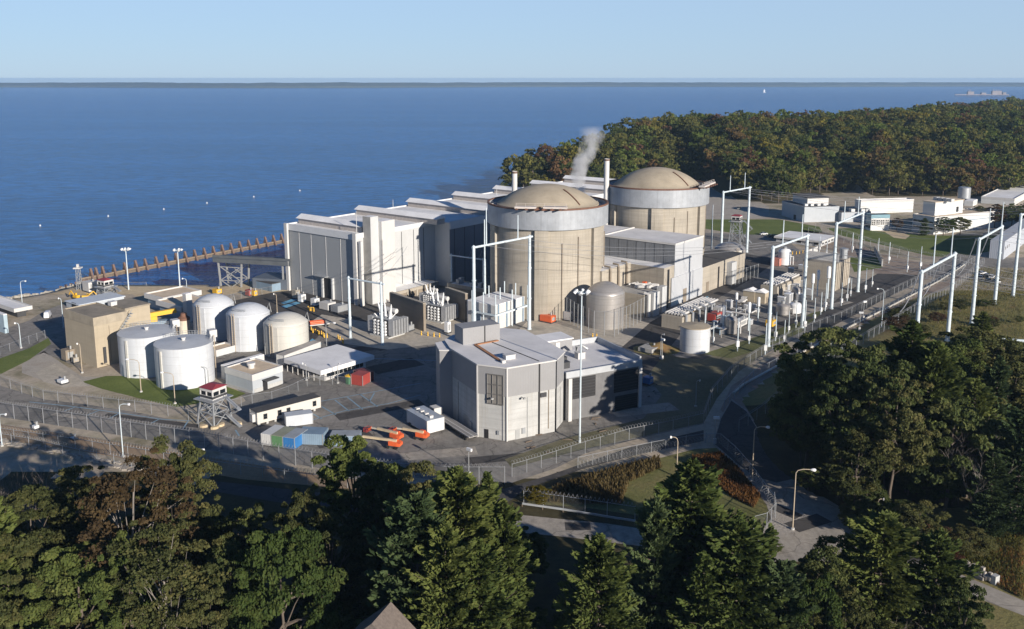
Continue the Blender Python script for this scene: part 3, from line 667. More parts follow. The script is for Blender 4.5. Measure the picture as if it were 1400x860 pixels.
# fire walls at the transformers
def wall_px(name, label, cat, p, q_, top, th, mat, z0=-1):
    a, c = P(*p), P(*q_); h = hgt(a, top); t = thing(name, label, cat, a)
    b = MB(); d = c - a; b.bar((0,0,h/2+z0/2), (d.x,d.y,h/2+z0/2), th, h-z0); b.build('wall', mat, t)
    b = MB(); b.bar((0,0,h+.12), (d.x,d.y,h+.12), th+.3, .22); b.build('coping', conc, t); return t
wall_px('fire_wall', 'brown fire wall standing between the two big transformers', 'wall', (581,453), (535.5,436), 415, 1.0, brownw)
wall_px('fire_wall', 'brown fire wall shielding the transformer nearest the white clad building', 'wall', (638,440), (611,430), 402, 1.0, brownw)

# ---------------- foreground generator building (own bearing, yaw 27.2 degrees)
Cg = P(653.5, 597); hg = hgt(Cg, 497)
gb = thing('generator_building', 'big faceted grey and concrete building with flat pale roof and barred window', 'building', Cg, R(27.2))
poly = [(0,0),(5,-5.8),(18.5,-5.8),(23.8,-.7),(24.2,21),(19.8,25.6),(5,25.6),(1.2,22.3),(-.3,15)]
zc = hg*.60
def offs(poly, d):
    cx_, cy_ = sum(p[0] for p in poly)/len(poly), sum(p[1] for p in poly)/len(poly)
    return [(x+(x-cx_)/math.hypot(x-cx_,y-cy_)*d, y+(y-cy_)/math.hypot(x-cx_,y-cy_)*d) for x, y in poly]
b = MB(); b.prism(poly, -4, zc); b.build('concrete_base', concl, gb)
b = MB(); b.prism(offs(poly,.15), zc+.003, hg-.35); b.build('ribbed_siding', sidingw, gb)
b = MB(); b.prism(offs(poly,.45), hg-.34, hg, 0, 1); b.build('roof', [white, roofg], gb)
def edge_strip(poly, i, f, w_, d, z0, z1):
    (x0,y0),(x1,y1) = poly[i], poly[(i+1) % len(poly)]; e = Vector((x1-x0,y1-y0,0)); L = e.length; e /= L; n_ = Vector((e.y,-e.x,0))
    p = Vector((x0,y0,0)) + e*(L*f); s_ = MB()
    qs = [p - e*w_/2 - n_*.02, p - e*w_/2 + n_*d, p + e*w_/2 + n_*d, p + e*w_/2 - n_*.02]
    s_.prism([(q_.x,q_.y) for q_ in qs][::-1] if False else [(q_.x,q_.y) for q_ in (qs[0],qs[1],qs[2],qs[3])], z0, z1); return s_
for i, f_, w_, m_ in ((1,.66,.35,dark),(0,.0,.3,white),(1,.0,.3,white),(2,.02,.3,louvm),(3,.02,.3,louvm)):
    edge_strip(poly, i, f_, w_, .3, -.5, hg-.4).build('downpipe', m_, gb)
e = edge_strip(poly, 0, .62, 4.2, .22, hg-9.6, hg-2.2)
e.build('window', M('louvre_window_grey', (.20,.19,.175), .6, var=.2), gb)
for k in range(5): pass
wi = MB()
(x0,y0),(x1,y1) = poly[0], poly[1]; ed = Vector((x1-x0,y1-y0,0)); Le = ed.length; ed /= Le; nd = Vector((ed.y,-ed.x,0)); pc_ = Vector((x0,y0,0)) + ed*(Le*.62)
for a in (-2.1,-.7,.7,2.1): p = pc_ + ed*a + nd*.3; wi.bar((p.x,p.y,hg-9.7), (p.x,p.y,hg-2.1), .2, .2)
for z_ in (hg-9.6, hg-7.1, hg-4.7, hg-2.2): p, q_ = pc_ - ed*2.1 + nd*.3, pc_ + ed*2.1 + nd*.3; wi.bar((p.x,p.y,z_), (q_.x,q_.y,z_), .2, .2)
wi.build('window_grille', M('grille_grey', (.13,.125,.12), .6), gb)
b = MB(); ps = [(-3.1,16.4),(1.6,13.6),(6,18.2),(2.4,23.6),(-1.6,22.6)]; b.prism(ps, -3, hg-.8, 0, 1); b.build('stair_bay', [sidingw, roofg], gb)
b = MB(); b.prism(offs(ps,.2), hg-.79, hg-.5, 0, 1); b.build('stair_bay_roof', [white, roofg], gb)
# doors, conduits and boxes on the concrete base
for i_, f_, w_, z0_, z1_, m_ in ((0,.3,1.1,0,2.3,dark),(1,.22,1.2,0,2.4,lampg),(3,.5,1.4,0,2.6,dark),(8,.55,2.6,0,3.4,lampg)): edge_strip(poly, i_, f_, w_, .09, z0_, z1_).build('door', m_, gb)
for i_, f_, w_, z0_, z1_, m_ in ((1,.42,.14,0,zc-1,lampg),(1,.86,.2,1.2,zc,brownw),(0,.88,.16,0,zc,lampg),(8,.25,.2,0,zc-.5,lampg),(2,.6,.18,.5,zc-1,lampg)): edge_strip(poly, i_, f_, w_, .16, z0_, z1_).build('conduit', m_, gb)
for i_, f_, w_, z0_, z1_, m_ in ((1,.34,.9,1.2,2.6,steelw),(0,.72,.6,1.4,2.4,steelw),(1,.75,1.6,zc-1.6,zc-.5,louvm),(8,.75,1.2,1.0,2.6,steelw)): edge_strip(poly, i_, f_, w_, .3, z0_, z1_).build('wall_box', m_, gb)
# roof box, walkway and small plant
def on_roof(px, py): p = P(px, py, hg); d = p - Cg; a = -R(27.2); return Vector((d.x*math.cos(a)-d.y*math.sin(a), d.x*math.sin(a)+d.y*math.cos(a), hg))
p0 = on_roof(643.7, 470); pr = on_roof(676, 461); pl = on_roof(633.7, 464)
hb = hgt(P(643.7, 470, hg), 448) - hg
b = MB(); b.box(p0.x-2.2, p0.x+(pr-p0).length*.98, p0.y, p0.y+5.4, hg, hg+hb); b.build('roof_penthouse', sidingw, gb)
b = MB(); b.box(p0.x+3.9, p0.x+4.2, p0.y-.1, p0.y, hg, hg+hb); b.build('penthouse_joint', dark, gb)
tan_walk = M('rust_tan_walkway', (.36,.17,.08), .85, var=.3, scale=1.5)
b = MB(); q0, q1, q2 = on_roof(684, 494), on_roof(650, 472), on_roof(681, 466)
b.bar(q0 + Vector((0,0,.16)), q1 + Vector((0,0,.16)), .8, .22); b.bar(q1 + Vector((0,0,.17)), q2 + Vector((0,0,.17)), .8, .2); b.build('roof_walkway', tan_walk, gb)
q = on_roof(696, 490); roof_unit(gb, q.x, q.y, hg, 2.6, 1.8, 1.0, white); q = on_roof(688, 496); roof_unit(gb, q.x, q.y, hg, .9, .9, .6, white)
b = MB(); q0, q1 = on_roof(672, 468), on_roof(737, 494); b.bar(q0 + Vector((0,0,.09)), q1 + Vector((0,0,.09)), .16, .12); b.build('roof_seam', dark, gb)
for (xx, yy) in ((9, -6.1), (2, -2.6)):
    b = MB(); b.tube((xx,yy+.2,zc-.6),(xx,yy-1.2,zc-.5),.1,5); b.box(xx-.3,xx+.3,yy-1.6,yy-1.0,zc-.7,zc-.35); b.build('wall_lamp', lampg, gb)
b = MB()
for k in range(9): b.box(-3.25, -2.2, 16.6, 16.7, .8+k*1.6, 1.0+k*1.6)
b.build('rung', steelw, gb)
# annex on its flank
h2 = hgt(P(775.5, 574), 507.5)
an = thing('annex_building', 'lower grey annex with three dark louvre openings joined to the faceted building', 'building', Cg, R(27.2))
b = MB(); box6(b, 24.6, 47.7, -.9, 20.6, -4, h2-.6, 0, 0, 0, 0, 1); b.build('wall', [M('annex_shade_panel', (.155,.155,.158), .7, var=.15, streak=.3), roofg], an)  # panels darkened to carry the tree shade cast on this wall
for x0, x1, y0, y1, zz in ((24.4,47.9,-1.2,-.7,.05),(47.4,47.9,-.7,20.9,.9),(24.4,47.4,20.4,20.9,.9)):
    b = MB(); b.box(x0,x1,y0,y1,h2-1.6,h2+zz); b.build('parapet', M('annex_parapet', (.42,.44,.46), .6, var=.1), an)
for x0, x1, z0, z1 in ((26.0,33.4,h2-7.6,h2-2.0),(39.2,46.9,h2-7.9,h2-2.1),(39.6,46.8,h2-13.3,h2-9.0)):
    b = MB(); b.box(x0,x1,-1.0,-.85,z0,z1,0)
    for k in range(7): b.box(x0,x1,-1.12,-1.0,z0+(k+.5)*(z1-z0)/7-.06,z0+(k+.5)*(z1-z0)/7+.06,1)
    b.build('louvre_panel', [dark, louvm], an)
b = MB(); b.box(24.9, 25.9, -1.7, -.9, -1, h2-1.7); b.build('corner_pilaster', white, an)
b = MB(); b.box(46.9, 47.8, -1.5, -.92, -1, h2-1.7); b.build('corner_pilaster', white, an)
b = MB(); b.box(24.6, 37, 17, 23.5, h2-.6, h2+2.6); b.build('penthouse', sidingw, an)
b = MB(); b.box(24.3, 37.3, 16.7, 23.8, h2+2.62, h2+2.95); b.build('penthouse_roof', roofw, an)
b = MB(); b.box(31.6, 33.0, 16.8, 17, h2-.5, h2+2.2); b.build('door', white, an)
for xx, yy, m_ in ((35, 9.6, white), (28.5, 8.2, louvm), (27, 4.2, louvm)): roof_unit(an, xx, yy, h2-.6, 2.2, 2.0, 1.6, m_)
b = MB(); b.path([(34.8,11,h2-.5),(34.8,11,h2+2.2),(36,10.2,h2+2.6),(37.4,9.6,h2+1.6)], .4, 8); b.build('vent_hood', lampg, an, smooth=40)

# ---------------- beige concrete block
t, Lv, Lu, h = block('intake_house', 'tall windowless beige concrete block casting a long shadow on the shore road', 'building', (133,503), 92.5, 178, 436, concw, M('stained_flat_roof', (.27,.235,.185), .95, var=.3, scale=.2), M('parapet_concrete', (.36,.31,.235), .9, var=.2, scale=.3, streak=.3), fh=2.4, par=.3)
b = MB(); b.box(-Lv*.75, -2, Lu, Lu+9, -4, h+.2); b.build('rear_wing', concw, t)
b = MB(); b.box(-Lv*.75-.2, -1.8, Lu+.5, Lu+9.2, h+.2, h+.7); b.build('rear_roof', roofd if False else M('stained_flat_roof', (.27,.235,.185)), t)
b = MB()
for k in range(9): b.box(.05, 1.3, Lu*.62+k*.62, Lu*.62+k*.62+.5, h-6.5+k*.72, h-6.3+k*.72)
b.bar((1.3,Lu*.62,h-5.6),(1.3,Lu*.62+5.4,h+.9),.1); b.bar((.2,Lu*.62,h-7),(.2,Lu*.62+5.4,h-.5),.25)
b.build('outside_stair', steelw, t)
b = MB(); b.box(-.02,.1,Lu*.43,Lu*.43+.15,1,h-3); b.build('drain_pipe', brownw, t)
b = MB(); b.box(.02,.5,2.2,3.0,1,6); b.build('cable_box', louvm, t)
roof_unit(t, -Lv*.5, Lu*1.05, h+.6, 2, 2, 1.2, white)
# sheds and stores around it
t, Lv, Lu, h = block('long_shed', 'long low shed with pale blue roof behind the beige block', 'building', (109,425), 91, 170, 416.5, M('pale_shed_wall', (.42,.46,.5), .6, var=.1, corr=.8), M('pale_blue_metal_roof', (.55,.6,.65), .5, var=.08, corr=.8), over=.4)
door_part(t, -Lv*.4, 0, 0, 3.2, 2.6, 'u')
t, Lv, Lu, h = block('warehouse', 'tan roofed warehouse with white fascia nearest the quay', 'building', (225,426), 203, 272, 408, greyb, rooft, white, over=.8, fh=1.4)
door_part(t, 0, Lu*.5, 0, 4, 4)
t, Lv, Lu, h = block('warehouse', 'second tan roofed warehouse beside the square white chimney', 'building', (250,438), 219, 289, 420, greyb, rooft, white, over=.8, fh=1.4)
t, Lv, Lu, h = block('square_chimney', 'square white windowless shaft between the warehouses and the domed tanks', 'chimney', (256.5,441), 251.6, 264.5, 402, white, roofw)
t, Lv, Lu, h = block('pump_house', 'flat tan roofed store squeezed behind the front white tank', 'building', (296,488), 281, 323, 481, M('store_wall', (.5,.53,.55), .6), rooft, white, fh=1.3)
t, Lv, Lu, h = block('narrow_shed', 'long narrow white shed behind the grey shed with rooftop vent', 'building', (307.5,519), 303, 362, 500, white, roofw, None)
t, Lv, Lu, h = block('maintenance_shed', 'grey shed with tan roof and white fascia holding one rooftop vent', 'building', (346,538.5), 309, 387, 514, M('blue_grey_ribbed_siding', (.40,.43,.46), .55, var=.05, corr=.6), rooft, white, deg=36, fh=1.5, par=.3)
b = MB(); b.lathe([(.9,h),(.9,h+.9),(1.2,h+1.0),(1.2,h+1.6)], 14, c=(-Lv*.5,Lu*.42)); b.build('rooftop_vent', white, t)
b = MB(); b.box(0,2.2,Lu*.3,Lu*.72,3.0,3.25); b.build('door_canopy', louvm, t)
door_part(t, 0, Lu*.4, 0, 1.6, 2.8); 
b = MB(); b.box(-.01,.08,0.4,Lu-.2,-.5,1.2); b.build('plinth', concl, t)
b = MB(); b.box(-Lv,-.2,-.08,.01,-.5,.8); b.build('plinth', concl, t)
# gatehouse with deep flat canopy roof
C, Lv, Lu, h = bpx((444,521), 404, 500, 503.5, 41)
t = thing('gatehouse', 'white flat roofed gatehouse with a row of dark windows and broad canopy', 'building', C, -R(41))
b = MB(); b.box(-Lv+4, 0, 0, Lu, -1, h-1.3); b.build('wall', white, t)
b = MB(); b.box(-Lv-2.5, 1.2, -2.2, Lu+2.5, h-1.3, h); b.build('canopy_roof', roofw, t)
for k in range(9): window_part(t, 0, 1.4+k*(Lu-2.2)/8.6, .9, 1.5, 2.0, 'v', 1, 1)
for k in range(5): window_part(t, -Lv+5.2+k*(Lv-6.5)/5, 0, .9, 1.6, 2.0, 'u', 1, 1)
for k in range(6):
    b = MB(); b.tube((-Lv-1.6+k*2.6,-1.7,-.5),(-Lv-1.6+k*2.6,-1.7,h-1.31),.12,6); b.build('canopy_post', white, t)
# concrete yard building far down the strip
t, Lv, Lu, h = block('switchyard_building', 'tan block with white screen along its roof beyond the tall white portals', 'building', (1141.5,398), 1096, 1160, 360.5, conc, M('yard_roof', (.25,.23,.2), .9, var=.2), None)
for a in (.12, .25, .38, .5, .63, .76, .88):
    b = MB(); b.box(-.02, .18, Lu*a, Lu*a+.25, 0, h); b.build('wall_joint', brownw, t)
b = MB(); b.box(-Lv, -.4, Lu*.2, Lu*.2+.3, h, h+3.4); b.box(-Lv, -Lv+.3, Lu*.2+.3, Lu*.95, h, h+3.4); b.build('roof_screen', white, t)
b = MB(); b.lathe([(1.6,h),(1.6,h+3.4),(1.9,h+3.5),(1.9,h+4.2),(1.2,h+4.4)], 16, c=(-1.8,Lu*.8)); b.build('roof_fan', steelw, t)
b = MB(); b.box(-Lv*.95,-.3,Lu,Lu+3,-1,h*.2); b.build('ramp', concl, t)

# ---------------- offices and halls by the far woods
offw = M('office_white_panel', (.62,.63,.62), .6, var=.05)
offg = M('office_grey_panel', (.40,.43,.46), .6, var=.06)
t, Lv, Lu, h = block('office_building', 'grey office block with dark roof and raised white storey near the woods', 'building', (1099,304), 1068.5, 1146, 284, offg, roofd, offg, par=.4, deg=80)
b = MB(); b.box(-Lv*.95, -Lv*.3, Lu*.28, Lu*.9, h, h+4.6); b.build('upper_storey', white, t)
b = MB(); b.box(-Lv*.98, -Lv*.27, Lu*.25, Lu*.93, h+4.62, h+5.0); b.build('upper_roof', roofd, t)
for k in range(4): roof_unit(t, -Lv*.15-rnd.random()*4, Lu*(.2+.18*k), h, 2, 2, 1.2, offw)
door_part(t, -Lv*.4, 0, 0, 3, 3, 'u')
t, Lv, Lu, h = block('office_building', 'long low white office wing running before the dark gap in the woods', 'building', (1176,292), 1168, 1248, 275, offw, roofw, white, deg=80)
for k in range(10): window_part(t, -Lv*.05-k*Lv*.095, 0, 1.5, 3.2, 1.4, 'u')
t, Lv, Lu, h = block('connecting_block', 'dark roofed link block with rooftop units between the office wings', 'building', (1150,304), 1144, 1190, 290, offg, roofd, None, deg=80)
for k in range(5): roof_unit(t, -2-rnd.random()*(Lv-6), 2+rnd.random()*(Lu-4), h, 3, 2.4, 1.6, [offw, steelw][k % 2])
t, Lv, Lu, h = block('canteen', 'small hall with tall white framed windows under a teal fascia', 'building', (1190,315.5), 1183, 1215, 294, offw, roofd, tealp, fh=2.0, par=.1, deg=82)
for k in range(4): window_part(t, 0, Lu*(.13+.245*k), 3.4, Lu*.2, h-6.2, 'v', 2, 3, white, d=.25, fw=.3)
for k in range(3): window_part(t, -Lv*(.2+.3*k), 0, 1.5, 2.2, 2.4, 'u', 1, 1, offg)
t, Lv, Lu, h = block('white_office', 'large white office block with tan roof and smaller white top storey', 'building', (1276,321), 1246.5, 1365, 297.5, offw, rooft, white, par=.3, deg=62)
for z_ in (h*.28, h*.62):
    b = MB(); b.box(-Lv*.96,-.6,-.06,.02,z_,z_+1.1); b.build('window_band', glassd, t)
b = MB(); b.box(-.02,.06,.8,Lu-1,h*.62,h*.62+.4); b.build('window_band', greyb, t)
b = MB(); b.box(-Lv*.88, -Lv*.32, Lu*.1, Lu*.52, h, h+7.5); b.build('top_storey', offw, t)
b = MB(); b.box(-Lv*.9, -Lv*.3, Lu*.09, Lu*.53, h+7.52, h+7.9); b.build('top_roof', rooft, t)
b = MB(); b.box(-Lv*.318,-Lv*.3,Lu*.42,Lu*.45,h+1,h+4); b.build('door', dark, t)
b = MB(); b.lathe([(3.4,h+7.9),(3.4,h+14),(2.9,h+14.4)], 20, c=(-Lv*.6,Lu*.62)); b.build('rooftop_tank', steelw, t, smooth=35)
for k in range(4): roof_unit(t, -Lv*.75+k*3.2, Lu*.25, h+7.9, 2.2, 2.6, 1.6, white)
t, Lv, Lu, h = block('low_workshop', 'low white roofed workshop beside the parked cars below the offices', 'building', (1122,337.5), 1061, 1140, 329.5, M('workshop_wall', (.45,.46,.47), .6), roofw, white, over=.8, fh=.9, par=.1)
for k in range(4): window_part(t, 0, Lu*(.15+.23*k), .8, Lu*.13, 1.6, 'v')
for k in range(5): window_part(t, -Lv*(.1+.19*k), 0, .8, Lv*.1, 1.6, 'u')
t, Lv, Lu, h = block('storage_hall', 'grey metal hall at the frame edge beyond the last portal poles', 'building', (1371.5,355), 1352, 1450, 330, M('storage_hall_wall', (.42,.45,.5), .55, var=.06, corr=.8), M('storage_roof', (.45,.47,.5), .5), None)
for k in range(3): window_part(t, 0, 3+k*4.5, 4.5, 1.6, 1.6, 'v')
t, Lv, Lu, h = block('far_storehouse', 'white strip of a storehouse roof beneath the trees at the frame edge', 'building', (1386,281), 1341, 1460, 272.5, offw, roofw, white, fh=1.2)
t, Lv, Lu, h = block('small_outbuilding', 'small white outbuilding next to the rooftop tank at the wood edge', 'building', (1330,282), 1318, 1336, 275, offw, roofw, None)
# shingled house roof peeping out of the trees
t = thing('house', 'brown shingled gable roof poking out between the front pines', 'house', P(518, 1040), -R(20))
b = MB(); b.box(-4,4,0,4,-3,hgt(P(518, 1040), 848)-4.02); b.build('wall', cream, t)
zt = hgt(P(518, 1040), 848) ; b = MB(); n = len(b.v)
b.v += [(-4.6,-.8,zt-4),(4.6,-.8,zt-4),(4.6,4.4,zt-4),(-4.6,4.4,zt-4),(0,-.8,zt),(0,4.4,zt)]
for f_ in ((0,4,5,3),(1,2,5,4),(0,1,4),(2,3,5),(3,2,1,0)): b.f.append(tuple(n+i for i in f_)); b.m.append(0)
b.build('roof', shingle, t)
# ================================================================== TREES
rng = np.random.default_rng(5)
def foliage_mat(name, stops, trans=.34):
    m, n, l, b = base_mat(name)
    at = node(n, 'ShaderNodeAttribute', attribute_name='tint'); oi = node(n, 'ShaderNodeObjectInfo')
    c = ramp(n, l, at.outputs['Fac'], stops)
    hs = node(n, 'ShaderNodeHueSaturation'); l.new(c, hs.inputs['Color'])
    mr = node(n, 'ShaderNodeMapRange'); l.new(oi.outputs['Random'], mr.inputs[0]); mr.inputs[3].default_value = .75; mr.inputs[4].default_value = 1.25
    l.new(mr.outputs[0], hs.inputs['Value'])
    mr2 = node(n, 'ShaderNodeMapRange'); l.new(oi.outputs['Random'], mr2.inputs[0]); mr2.inputs[3].default_value = .515; mr2.inputs[4].default_value = .485
    l.new(mr2.outputs[0], hs.inputs['Hue'])
    d = node(n, 'ShaderNodeBsdfDiffuse'); tr = node(n, 'ShaderNodeBsdfTranslucent'); mx = node(n, 'ShaderNodeMixShader')
    l.new(hs.outputs[0], d.inputs[0]); l.new(hs.outputs[0], tr.inputs[0]); mx.inputs[0].default_value = trans
    l.new(d.outputs[0], mx.inputs[1]); l.new(tr.outputs[0], mx.inputs[2]); l.new(mx.outputs[0], n['Material Output'].inputs[0]); n.remove(b)
    return m
f_pine  = foliage_mat('pine_needles', [(0, (.052,.076,.026)), (.5, (.094,.125,.036)), (1, (.145,.168,.05))])
f_pineb = foliage_mat('blue_pine_needles', [(0, (.040,.068,.032)), (.5, (.072,.106,.046)), (1, (.11,.142,.06))])
f_dark  = foliage_mat('dark_oak_leaves', [(0, (0.048,0.067,0.028)), (.5, (0.092,0.115,0.041)), (1, (0.155,0.161,0.057))])
f_green = foliage_mat('green_leaves', [(0, (.048,.072,.024)), (.5, (.085,.115,.034)), (1, (.13,.145,.046))])
f_olive = foliage_mat('olive_leaves', [(0, (0.061,0.070,0.028)), (.5, (0.104,0.112,0.043)), (1, (0.165,0.146,0.057))])
f_gold  = foliage_mat('golden_leaves', [(0, (0.086,0.074,0.016)), (.5, (0.147,0.116,0.022)), (1, (0.190,0.138,0.026))])
f_orange= foliage_mat('russet_leaves', [(0, (.06,.042,.026)), (.5, (.095,.064,.036)), (1, (.13,.088,.045))])
f_red   = foliage_mat('dull_red_leaves', [(0, (0.056,0.026,0.018)), (.5, (0.083,0.038,0.024)), (1, (0.105,0.049,0.028))])
f_reed  = foliage_mat('tawny_reeds', [(0, (.09,.06,.03)), (.5, (.15,.105,.05)), (1, (.21,.155,.075))])
bark    = M('grey_brown_bark', (.12,.095,.075), .95, var=.3, scale=1.5)
barkp   = M('pale_bare_bark', (.22,.195,.17), .9, var=.2, scale=1.0)
barkg   = M('grey_twigs', (.155,.13,.115), .95, var=.25, scale=.8)

def unit(n_):
    v = rng.normal(size=(n_,3)); return v/np.linalg.norm(v, axis=1)[:,None]
def cards(c, u, v, tint):
    """one quad per row: centre, half axes"""
    n_ = len(c); V_ = np.empty((n_,4,3)); V_[:,0] = c-u-v*.6; V_[:,1] = c+u*.35-v; V_[:,2] = c+u+v*.5; V_[:,3] = c-u*.3+v
    return V_.reshape(-1,3), np.repeat(np.clip(tint,0,1), 4)
def leaf_mesh(name, parts, mat, extra=None):
    V_ = np.concatenate([p[0] for p in parts]); T_ = np.concatenate([p[1] for p in parts]); nf = len(V_)//4
    nv0 = len(V_); ex_v = np.array(extra.v) if extra and extra.v else np.zeros((0,3))
    me = bpy.data.meshes.new(name)
    if extra and extra.f:
        ef = [f_ for f_ in extra.f]; lens = np.array([4]*nf + [len(f_) for f_ in ef]); loops = np.concatenate([np.arange(nv0), np.concatenate([np.array(f_)+nv0 for f_ in ef])])
    else: lens = np.full(nf, 4); loops = np.arange(nv0)
    A_ = np.concatenate([V_, ex_v]); me.vertices.add(len(A_)); me.vertices.foreach_set('co', A_.astype(np.float32).ravel())
    me.loops.add(len(loops)); me.loops.foreach_set('vertex_index', loops.astype(np.int32))
    me.polygons.add(len(lens)); me.polygons.foreach_set('loop_start', np.concatenate([[0], np.cumsum(lens)[:-1]]).astype(np.int32))
    me.materials.append(mat)
    if extra and extra.f:
        me.materials.append(bark); mi = np.zeros(len(lens), np.int32); mi[nf:] = 1; me.polygons.foreach_set('material_index', mi)
    me.update(calc_edges=True)
    at = me.attributes.new('tint', 'FLOAT', 'POINT'); at.data.foreach_set('value', np.concatenate([T_, np.full(len(ex_v), .5)]).astype(np.float32))
    return me
def broadleaf(name, h, w, n_leaf, leaf, n_cl, mat, base=.28, gap=.75, top=1.0, sub=1, extra=None):
    """crown of many leaf clumps on an uneven ellipsoid: (mesh)"""
    d = unit(n_cl); d[:,2] = d[:,2]*.9 + .12
    rr = rng.uniform(.45, 1.0, n_cl)**.6
    lump = 1 + .22*np.sin(d[:,0]*3.1+rng.uniform(0,6)) * np.cos(d[:,1]*2.7+rng.uniform(0,6)) + rng.normal(0,.07,n_cl)
    hc = h*(base + (1-base)/2); hz_ = h*(1-base)/2
    C = np.stack([d[:,0]*w/2*rr*lump, d[:,1]*w/2*rr*lump, hc + d[:,2]*hz_*rr*lump*top], 1)
    cr = w*.5*(1.6/np.sqrt(n_cl))*rng.uniform(.4,1.6,n_cl)*1.15
    k = rng.integers(0, n_cl, n_leaf); dd = unit(n_leaf); dd[:,2] = np.abs(dd[:,2])*.85 - .25
    pos = C[k] + dd*cr[k][:,None]*rng.uniform(.55,1.05,(n_leaf,1))*np.array([1,1,.8])
    a = unit(n_leaf); nrm = dd*gap + unit(n_leaf)*.7; nrm /= np.linalg.norm(nrm,axis=1)[:,None]
    u = np.cross(nrm, a); u /= np.linalg.norm(u,axis=1)[:,None]; v = np.cross(nrm,u)
    s_ = leaf*rng.uniform(.45,1.6,(n_leaf,1))
    tint = .5 + rng.normal(0,.16,n_cl)[k] + rng.normal(0,.12,n_leaf)
    return leaf_mesh(name, [cards(pos,u*s_,v*s_*.75,tint)], mat, extra), C, cr
def trunk_mb(h, r, C=None, n_limb=10, bend=.04, fork=.35, thin=.22):
    b = MB(); pts = [(0,0,-1.5)]
    ox = oy = 0
    for i in range(1,6):
        ox += rnd.uniform(-1,1)*h*bend*.5; oy += rnd.uniform(-1,1)*h*bend*.5; pts.append((ox,oy,h*.82*i/5))
    b.path(pts, [r*(1-.15*i) for i in range(6)], 7)
    if C is not None:
        idx = rnd.sample(range(len(C)), min(n_limb, len(C)))
        for i in idx:
            c = C[i]; t_ = rnd.uniform(fork, .75); z0 = h*.82*t_; j = min(4,int(t_*5)); p0 = Vector(pts[j]).lerp(Vector(pts[j+1]), t_*5-j)
            mid = p0.lerp(Vector(c), .5) + Vector((0,0,h*.02)); b.path([p0, mid, Vector(c)], [r*.38, r*thin, r*.06], 5, caps=False)
    return b
def pine(name, h, w, n_wh, mat, base=.12, dens=1.0, leaf=.5, shape=.8, droop=.1):
    """white pine: tiers of flat plumed boughs on a straight trunk"""
    tb_ = MB(); tb_.path([(0,0,-1.5),(0,0,h*.5),(0,0,h*.97)], [h*.016, h*.011, h*.002], 7)
    P_, U_, V_, T_ = [], [], [], []
    for i in range(n_wh):
        f_ = i/(n_wh-1); z = h*(base + (1-base)*f_**.92)
        R_ = w/2*((1-f_)**shape*.96+.045)*(1 if f_ > .12 else .72+f_*2.3)*rnd.uniform(.72,1.18)
        nb = max(4, int(rnd.choice([5,6,7])*(1 if f_ < .85 else .8))); a0 = rnd.uniform(0, 6.28)
        for j in range(nb):
            a = a0 + math.tau*j/nb + rnd.uniform(-.25,.25); L = R_*rnd.uniform(.5,1.2); up = .10 + .55*f_ - droop*(1-f_)*rnd.uniform(.2,1.3)
            if rnd.random() < .06 and f_ < .7: continue
            d = np.array([math.cos(a), math.sin(a), 0]); s_ = np.array([-math.sin(a), math.cos(a), 0])
            end = d*L; tb_.path([(0,0,z),(end[0]*.5,end[1]*.5,z+L*up*.4),(end[0]*.92,end[1]*.92,z+L*up)], [h*.004*(1-f_)+.03,.03,.015], 4, caps=False)
            m_ = max(5, int((7 + L*5.2)*dens)); tt = rng.uniform(.18,1.0,m_)**.8
            lat = rng.normal(0,1,m_)*(.10+.20*(1-tt))*L*1.05 + rng.normal(0,.12,m_)
            pos = tt[:,None]*L*d + lat[:,None]*s_ + np.array([0,0,z]) + np.stack([0*tt,0*tt,L*up*tt**1.3 - np.abs(lat)*.12 + rng.normal(0,.10,m_)],1)
            for rep in range(2):
                dr = d*rng.uniform(.5,1,(m_,1)) + s_*np.sign(lat)[:,None]*rng.uniform(0,.7,(m_,1)) + np.array([0,0,1])*rng.uniform(.05,.7,(m_,1)); dr /= np.linalg.norm(dr,axis=1)[:,None]
                vv = np.cross(dr, unit(m_)); vv /= np.linalg.norm(vv,axis=1)[:,None]; sz = leaf*rng.uniform(.6,1.25,(m_,1))
                P_.append(pos + rng.normal(0,.1,(m_,3))); U_.append(dr*sz); V_.append(vv*sz*.42); T_.append(.38+.3*tt+rng.normal(0,.13,m_)+rnd.uniform(-.1,.1))
    p_ = cards(np.concatenate(P_), np.concatenate(U_), np.concatenate(V_), np.concatenate(T_))
    return leaf_mesh(name, [p_], mat), tb_
def bare(h, w, n_main=9, depth=3, r=.22):
    b = MB(); 
    def grow(p, d, L, r_, k):
        q_ = p + d*L; mid = p.lerp(q_, .5) + Vector((rnd.uniform(-1,1),rnd.uniform(-1,1),rnd.uniform(-.3,.6)))*L*.08
        b.path([p, mid, q_], [r_, r_*.8, r_*.55], 4 if k < 2 else 3, caps=False)
        if k >= depth: return
        for _ in range(rnd.choice([3,3,4])):
            nd_ = (d + Vector((rnd.uniform(-1,1),rnd.uniform(-1,1),rnd.uniform(-.2,.7)))*.75).normalized(); grow(q_ if rnd.random() < .6 else mid, nd_, L*rnd.uniform(.55,.8), r_*.5, k+1)
    b.path([(0,0,-1),(0,0,h*.22)], [r, r*.8], 6)
    for i in range(n_main):
        a = math.tau*i/n_main + rnd.uniform(-.3,.3); t_ = rnd.uniform(.3,1)
        grow(Vector((0,0,h*rnd.uniform(.1,.3))), Vector((math.cos(a)*t_*w/h*1.1, math.sin(a)*t_*w/h*1.1, 1)).normalized(), h*.33, r*.5, 0)
    return b
def oslot(o, mat):
    o.material_slots[0].link = 'OBJECT'; o.material_slots[0].material = mat
